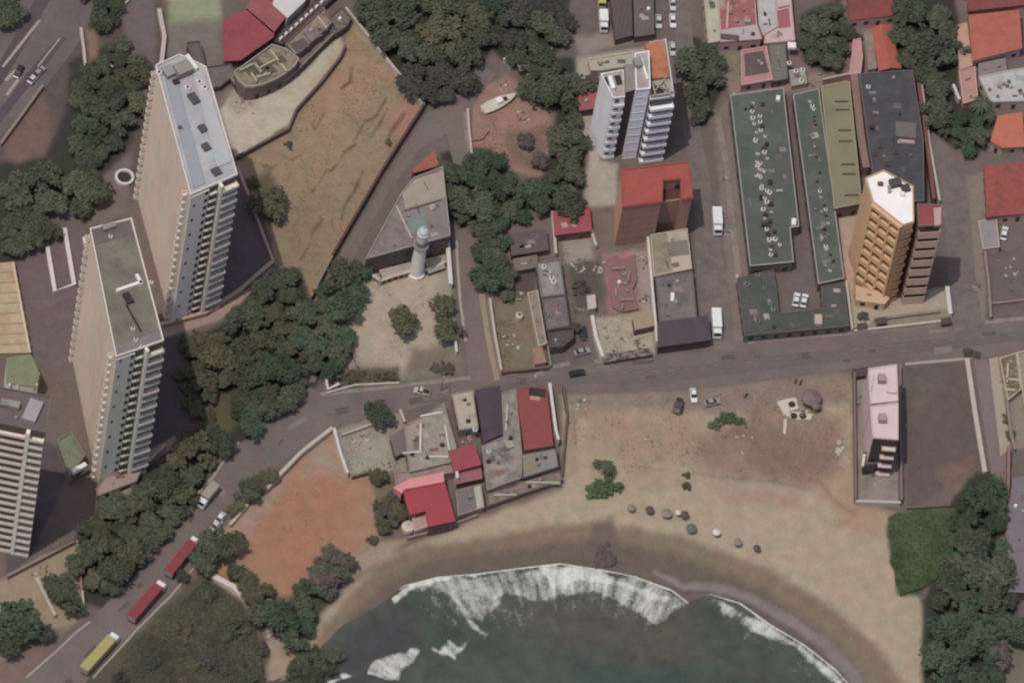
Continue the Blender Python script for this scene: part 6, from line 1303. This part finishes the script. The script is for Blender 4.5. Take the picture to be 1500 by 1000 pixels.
for k in range(9):
    c = P(1232+RR.uniform(-6, 5), 657+RR.uniform(-9, 8)); r = RR.uniform(.35, .8); MB().lathe([(r, -.1), (r*.95, r*.4), (r*.6, r*.8), (.1, r*.9)], c.x, c.y, 7).build('boulder', pale_w, t)
rockm = mat('wet_rock', (96, 80, 76), var=.25, sc=1, rough=.7)
for k, (x, y, r) in enumerate(((880, 815, 1.6), (890, 812, 1.2), (894, 822, 1.7), (885, 825, 1.3), (875, 822, .9), (899, 815, .8), (882, 803, .9), (890, 798, .8), (874, 830, .7))):
    zg = float(gz(np.array([x]), np.array([y]))[0]); c = P(x, y, zg); mb = MB(); pr = []
    mb.lathe([(r, -.3), (r*1.02, r*.25), (r*.7, r*.55), (.15, r*.7)], c.x, c.y, 9, zg)
    mb.v = [(q[0]+RR.uniform(-.14, .14)*r, q[1]+RR.uniform(-.14, .14)*r, q[2]+RR.uniform(-.05, .08)*r) for q in mb.v]
    tag(mb.build('rock', rockm), 'dark wet rock in the outfall cluster on the swash line', 'rock', 'rocks at the outfall on the beach')

# broken masonry and scrap lying about the plots
def rubble(px, py, rpx, n, m, label, seed):
    t = thing('rubble_heap', label, 'rubble', tuple(P(px, py))); RR = random.Random(seed); mb = MB()
    for k in range(n):
        c = P(px+RR.gauss(0, rpx*.5), py+RR.gauss(0, rpx*.5)); a_ = RR.uniform(0, 3.14); w_, d_, h_ = RR.uniform(.25, 1.1), RR.uniform(.2, .7), RR.uniform(.12, .6); e1 = Vector((math.cos(a_), math.sin(a_)))*w_; e2 = Vector((-math.sin(a_), math.cos(a_)))*d_
        MB().obox(Vector((c.x, c.y)), e1, e2, -.05, h_).build('boulder' if k % 3 else 'plank', RR.choice(m), t)
RM = [STAIN[0], STAIN[1], STAIN[2], pale_w, dirty_w]
for k, (x, y, r, n, l) in enumerate(((880, 395, 12, 16, 'rubble heap west of the pink roofless rooms'), (945, 385, 9, 12, 'rubble strip between the pink rooms and the white party wall'), (945, 440, 9, 12, 'rubble heap at the foot of the white party wall'), (845, 395, 12, 14, 'rubble heap in the yard below the little crimson-roofed house'), (850, 455, 10, 12, 'rubble heap beside the small white hut'),
    (760, 440, 10, 12, 'rubble heap at the top of the olive yard'), (750, 500, 14, 12, 'scattered scrap in the middle of the olive yard'), (785, 545, 8, 8, 'scrap along the wall at the foot of the olive yard'), (900, 500, 22, 14, 'scattered blocks on the pale concrete lot'), (935, 505, 12, 12, 'blocks at the corner of the pale concrete lot'),
    (575, 680, 12, 14, 'rubble heap between the empty lot and the salmon parapet'), (530, 650, 16, 14, 'scattered blocks on the empty lot under the roadside tree'), (690, 645, 9, 10, 'scrap between the beige roof and the small crimson house'), (840, 620, 12, 12, 'rubble on the beach lot beside the brick-red roof'), (855, 590, 14, 10, 'scrap on the road shoulder beside the brick-red roof'),
    (790, 95, 14, 16, 'scrap heap among the grey huts above the boat'), (735, 130, 10, 10, 'scrap at the bow side of the cream boat'), (765, 175, 12, 10, 'broken timber below the cream boat'), (1070, 100, 10, 12, 'rubble in the yard behind the biggest green roof'), (1195, 115, 12, 10, 'scrap in the yard behind the olive roof'),
    (1060, 260, 7, 8, 'rubble beside the street at the green works wall'), (1068, 345, 7, 8, 'rubble at the roadside opposite the upper white truck'), (1432, 420, 8, 8, 'stones along the verge of the grey yard'), (1480, 400, 20, 12, 'scrap scattered in the grey yard'), (1470, 560, 8, 10, 'stones at the mossy ruin by the beach path'),
    (1278, 700, 14, 12, 'scrap in the concrete yard behind the pink block'), (1262, 590, 8, 10, 'scrap beside the pink block in its walled plot'), (395, 925, 10, 12, 'rubble beside the bay point trees'), (60, 840, 14, 12, 'scrap in the pale yard under the striped tower'), (355, 150, 14, 14, 'stones in the shade under the terraced block'), (530, 420, 10, 10, 'rubble beside the pale balustrade'), (1175, 600, 16, 8, 'scrap around the round thatched hut'), (1090, 640, 25, 10, 'scattered stones on the brown beach lot'), (960, 640, 25, 10, 'few stones on the tan beach lot'))): rubble(x, y, r, n, RM, l, 40+k)
# ------------------------------------------------------------------ vehicles
tyre = mat('tyre_rubber', (44, 42, 44), var=.1, sc=2, rough=.9); rim_m = mat('wheel_rim', (150, 150, 152), var=.05, sc=2, rough=.35, metal=.6)
lampm = mat('lamp_lens', (220, 220, 214), var=.03, sc=2, rough=.2); redl = mat('tail_lens', (130, 30, 30), var=.05, sc=2, rough=.3); cglass = mat('car_glass', (46, 48, 54), var=.1, sc=2, rough=.12, spec=.6)
def paintm(n, rgb): return mat('car_paint_'+n, rgb, var=.04, sc=1, rough=.3, spec=.5)
def wheel(root, x, y, r=.34, w=.24):
    tm = MB().tube((x, y-w/2, r), (x, y+w/2, r), r, r, 16).build('wheel', tyre, root, local=True)
    MB().tube((x, y-w/2-.01, r), (x, y+w/2+.01, r), r*.6, r*.6, 12).build('rim', rim_m, tm, local=True)
def loc(p0, p1):
    a = P(*p0); b = P(*p1); c = (a+b)/2; return (c.x, c.y, .10), math.atan2(b.y-a.y, b.x-a.x)
def bodyloft(secs, m, name, root):
    """secs: x, half width, z low, z high"""
    mb = MB(); rows = []
    for x, w_, z0, z1 in secs:
        h = z1-z0; rows.append([(x, -w_, z0), (x, -w_*1.02, z0+h*.55), (x, -w_*.9, z1), (x, w_*.9, z1), (x, w_*1.02, z0+h*.55), (x, w_, z0)])
    n = 6
    for r in rows: mb.v += r
    for i in range(len(rows)-1):
        for k in range(n): mb.f.append((i*n+k, i*n+(k+1) % n, (i+1)*n+(k+1) % n, (i+1)*n+k))
    mb.f.append(tuple(range(n))); mb.f.append(tuple((len(rows)-1)*n+k for k in reversed(range(n))))
    return mb.build(name, m, root, local=True)
def car(p0, p1, m, label, kind='car', group=None):
    l, rz = loc(p0, p1); t = thing(kind if kind != 'car' else 'car', label, 'car' if kind == 'car' else kind.replace('_', ' '), l, rz, group)
    bodyloft([(-2.2, .8, .35, .8), (-2.0, .88, .25, .95), (-.9, .9, .22, .98), (.9, .9, .22, .98), (1.9, .86, .25, .86), (2.2, .74, .35, .7)], m, 'body', t)
    if kind == 'pickup_truck':
        bodyloft([(-.2, .8, .95, 1.0), (-.1, .78, .95, 1.62), (.7, .76, .95, 1.62), (1.2, .74, .9, .95)], cglass, 'windows', t); MB().box(-.1, .75, -.68, .68, 1.6, 1.68).build('roof', m, t, local=True)
        MB().box(-2.0, -.3, -.75, .75, .96, 1.0).build('load_bed', darkv, t, local=True)
        for y in (-.82, .76): MB().box(-2.05, -.25, y, y+.06, .95, 1.25).build('side_panel', m, t, local=True)
    else:
        bodyloft([(-1.75, .74, .92, .97), (-1.2, .72, .92, 1.42), (.3, .72, .92, 1.46), (1.05, .74, .9, .96)], cglass, 'windows', t); MB().box(-1.15, .25, -.6, .6, 1.42, 1.5).build('roof', m, t, local=True)
    for x in (-1.35, 1.35):
        for y in (-.8, .8): wheel(t, x, y)
    for y in (-.6, .6): MB().box(2.12, 2.22, y-.18, y+.18, .55, .7).build('headlight', lampm, t, local=True); MB().box(-2.22, -2.12, y-.15, y+.15, .6, .75).build('tail_light', redl, t, local=True)
    return t
def lorry(p0, p1, L_, w_, cabm, boxm, label, hbox=2.9, kind='box_truck', cat='truck', boxkind='cargo_box', flat=False):
    l, rz = loc(p0, p1); t = thing(kind, label, cat, l, rz); x0, x1 = -L_/2, L_/2; cb = 2.0
    MB().box(x0, x1-.2, -.45, .45, .55, .8).build('chassis', darkv, t, local=True)
    bodyloft([(x1-cb, w_/2, .5, 2.5), (x1-.6, w_/2, .45, 2.5), (x1-.15, w_/2*.97, .45, 1.6), (x1, w_/2*.92, .5, 1.4)], cabm, 'cab', t)
    MB().hexa([(x1-.58, -w_*.42, 1.5), (x1-.08, -w_*.42, 1.5), (x1-.08, w_*.42, 1.5), (x1-.58, w_*.42, 1.5)], [(x1-.62, -w_*.4, 2.42), (x1-.5, -w_*.4, 2.42), (x1-.5, w_*.4, 2.42), (x1-.62, w_*.4, 2.42)]).build('windscreen', cglass, t, local=True)
    xb = x1-cb-.25
    if flat:
        q = MB().box(x0, xb, -w_/2, w_/2, .95, 1.15).build('load_bed', boxm, t, local=True)
        for y in (-w_/2, w_/2-.06): MB().box(x0, xb, y, y+.06, 1.15, 1.7).build('side_board', boxm, t, local=True)
    else:
        q = MB().box(x0, xb, -w_/2-.05, w_/2+.05, .85, hbox+.3).build(boxkind, boxm, t, local=True)
        for k in range(int((xb-x0)/1.2)): MB().box(x0+.5+k*1.2, x0+.58+k*1.2, -w_/2-.07, w_/2+.07, hbox+.3, hbox+.36).build('roof_bow', boxm, q, local=True)
        MB().box(x0-.05, x0, -w_/2+.1, w_/2-.1, 1.0, hbox).build('rear_door', steel, t, local=True)
    xs = [x1-1.0]+([x0+1.0, x0+2.2] if L_ > 9 else [x0+1.4])+([x1-cb-1.6] if L_ > 11 else [])
    for x in xs:
        for y in (-w_/2+.2, w_/2-.2): wheel(t, x, y, .5, .32)
    for y in (-.8, .8): MB().box(x1-.02, x1+.04, y-.2, y+.2, .7, .95).build('headlight', lampm, t, local=True); MB().box(x0-.09, x0-.04, y-.15, y+.15, .7, .9).build('tail_light', redl, t, local=True)
    return t
wp = paintm('white', (224, 222, 222)); redp = mat('red_trailer', (142, 62, 68), var=.07, sc=.6, rough=.5); yelp = mat('yellow_trailer', (172, 160, 98), var=.07, sc=.6, rough=.5); blk = paintm('black', (56, 52, 54)); grey = paintm('grey', (150, 146, 144)); silver = paintm('silver', (196, 192, 190)); sand_p = paintm('sand', (190, 180, 166))
lorry((190, 914), (240, 856), 14.6, 2.55, wp, redp, 'red semi-trailer with white cab in full view on the coast road', kind='semi_truck')
lorry((243, 850), (291, 790), 14.0, 2.55, wp, redp, 'red semi-trailer half hidden under the roadside trees', kind='semi_truck')
lorry((120, 990), (172, 932), 14.6, 2.55, wp, yelp, 'yellow semi-trailer with white cab on the coast road', kind='semi_truck')
lorry((316, 716), (291, 746), 7.6, 2.4, wp, mat('tan_cargo', (158, 148, 136), var=.08, sc=.8), 'tan boxed truck with white cab parked at the bank kerb')
lorry((1048, 310), (1051, 350), 7.6, 2.4, wp, mat('white_cargo', (226, 224, 222), var=.04, sc=.8), 'white box truck parked in the street beside the red tiled block')
lorry((1047, 458), (1050, 501), 8.2, 2.4, wp, MATS['white_cargo'], 'white box truck parked at the dark corrugated corner house')
lorry((881, -14), (883, 50), 11.5, 2.4, wp, mat('yellow_body', (186, 174, 110), var=.06, sc=.8), 'yellow-bodied truck with white cab in the top paved yard') if False else None
lorry((882, 22), (884, 52), 6.0, 2.2, wp, MATS['white_cargo'], 'short white van truck parked in the top paved yard')
lorry((880, -16), (881, 18), 6.6, 2.2, MATS['yellow_body'] if 'yellow_body' in MATS else mat('yellow_body', (186, 174, 110), var=.06, sc=.8), mat('yellow_body', (186, 174, 110), var=.06, sc=.8), 'yellow truck right behind the short white van truck')
for y0, y1, m_, l_ in ((-4, 20, silver, 'grey car highest in the row beside the carports'), (22, 44, wp, 'white car in the row between the carports and the street'), (64, 84, silver, 'pale car beside the orange roof patch of the white tower')):
    car((984, y0), (986, y1), m_, l_)
car((964, 22), (965, 46), silver, 'pale grey car against the carport end')
car((831, 551), (859, 546), blk, 'black car driving on the coast road past the olive yard')
car((840, 520), (865, 514), grey, 'dark grey car parked in the middle yard entrance')
car((852, 478), (856, 502), blk, 'black car parked under the little tree in the middle yard')
car((632, 579), (604, 572), sand_p, 'pale pickup truck on the coast road before the sandy plaza', 'pickup_truck')
car((327, 754), (316, 770), wp, 'white car parked at the trees by the orange plot')
car((322, 766), (308, 779), silver, 'silver car tucked under the tree beside the white car')
car((1164, 452), (1168, 430), wp, 'white van in the works yard nearest the green roof', 'van'); car((1175, 453), (1180, 432), wp, 'white van in the works yard on the far side from the big green roof', 'van')
car((1467, 362), (1474, 326), wp, 'white car beside the square grey hut')
car((1014, 568), (1017, 594), wp, 'white car standing on the sandy road shoulder') 
car((30, 102), (24, 113), blk, 'black car on the highway carriageway'); car((54, 111), (60, 105), grey, 'dark grey car in the near lane of the highway'); car((46, 120), (52, 113), silver, 'pale car in the near lane of the highway')
car((125, 2), (132, -3), blk, 'black car at the top end of the highway')
car((166, 96), (176, 92), silver, 'pale car on the lane beside the highway slope trees')
lorry((990, 606), (995, 590), 4.4, 2.0, blk, mat('dark_trailer', (92, 78, 76), var=.1, sc=.8), 'small dark truck on the sandy road shoulder') 
car((1038, 592), (1048, 590), grey, 'dusty grey car on the shoulder above the arch-shaped thicket')
def motorbike(p0, p1, label):
    l, rz = loc(p0, p1); t = thing('motorcycle', label, 'motorcycle', l, rz, None)
    bodyloft([(-.8, .1, .6, .75), (-.3, .16, .45, .85), (.3, .18, .4, .95), (.6, .08, .7, .95)], blk, 'frame', t); MB().box(-.75, .05, -.15, .15, .82, .92).build('seat', darkv, t, local=True)
    for x in (-.65, .7): wheel(t, x, 0, .32, .14)
    MB().tube((.55, -.38, 1.08), (.55, .38, 1.08), .03, .03, 6).build('handlebar', steel, t, local=True)
motorbike((1163, 565), (1167, 553), 'dark motorcycle parked on the shoulder, west one of two'); motorbike((1170, 567), (1175, 555), 'dark motorcycle parked on the shoulder beside the thatched hut side')
motorbike((1090, 584), (1095, 577), 'dark motorcycle alone on the sandy shoulder above the thicket')
# ------------------------------------------------------------------ beach parasols and a couple of pulled-up dinghies
def parasol(px, py, rpx, m, label, group='parasols in the row on the beach'):
    zg = float(gz(np.array([float(px)]), np.array([float(py)]))[0]); R = rpx*S; c = P(px, py, zg+2.2); t = thing('parasol', label, 'parasol', (c.x, c.y, zg), 0, group)
    MB().tube((c.x, c.y, zg-.2), (c.x, c.y, zg+2.6), .05, .04, 8).build('pole', steel, t)
    mb = MB(); n = 8; i = 0; mb.v = [(c.x, c.y, zg+2.6)]
    for k in range(n): a_ = k*2*math.pi/n; mb.v.append((c.x+R*math.cos(a_), c.y+R*math.sin(a_), zg+1.95))
    for k in range(n): a_ = k*2*math.pi/n; mb.v.append((c.x+R*math.cos(a_), c.y+R*math.sin(a_), zg+1.7))
    for k in range(n): mb.f.append((0, 1+k, 1+(k+1) % n)); mb.f.append((1+k, 9+k, 9+(k+1) % n, 1+(k+1) % n))
    mb.build('canopy', m, t)
    for s in (-1, 1): MB().hexa([(c.x+s*.9-.3, c.y-1.1, zg+.25), (c.x+s*.9+.3, c.y-1.1, zg+.25), (c.x+s*.9+.3, c.y+.5, zg+.25), (c.x+s*.9-.3, c.y+.5, zg+.25)], [(c.x+s*.9-.3, c.y-1.1, zg+.33), (c.x+s*.9+.3, c.y-1.1, zg+.33), (c.x+s*.9+.3, c.y+.9, zg+.75), (c.x+s*.9-.3, c.y+.9, zg+.75)]).build('lounger', white_m, t) if False else None
dkc = mat('dark_canvas', (92, 84, 80), var=.1, sc=2); whc = mat('white_canvas', (212, 204, 196), var=.05, sc=2); grc = mat('green_canvas', (104, 108, 96), var=.1, sc=2); tanc = mat('tan_canvas', (146, 128, 114), var=.1, sc=2)
for x, y, r, m_, l_ in ((925, 742, 6, tanc, 'low tan parasol at the west end of the parasol row'), (952, 745, 6.5, dkc, 'dark parasol second from the west end of the row'), (977, 750, 8, tanc, 'larger tan parasol third from the west end of the row'),
    (994, 749, 4.5, whc, 'small white parasol beside a dark one above the row'), (1003, 752, 6.5, dkc, 'dark parasol touching the small white one'), (1013, 772, 8, grc, 'grey-green parasol nearest the wet sand'), (1050, 778, 6, whc, 'white parasol alone on the pale sand'),
    (1081, 792, 6.5, tanc, 'tan parasol second from the east end of the row'), (1109, 801, 5.5, dkc, 'dark parasol at the east end of the row')): parasol(x, y, r, m_, l_)
# ------------------------------------------------------------------ poles
def pole(px, py, h, label, lamp=True):
    c = P(px, py); t = thing('street_lamp' if lamp else 'utility_pole', label, 'street lamp' if lamp else 'pole', (c.x, c.y, 0))
    MB().tube((0, 0, -.3), (0, 0, h), .16, .10, 8).build('mast', conc, t, local=True)
    if lamp: MB().tube((0, 0, h-.1), (0, -1.8, h+.35), .07, .05, 6).build('arm', steel, t, local=True); MB().box(-.2, .2, -2.5, -1.7, h+.28, h+.42).build('lamp_head', steel, t, local=True)
    else: MB().box(-1.1, 1.1, -.07, .07, h-.8, h-.62).build('crossarm', bark, t, local=True)
pole(646, 572, 9, 'tall street lamp on the kerb by the pale pickup truck')
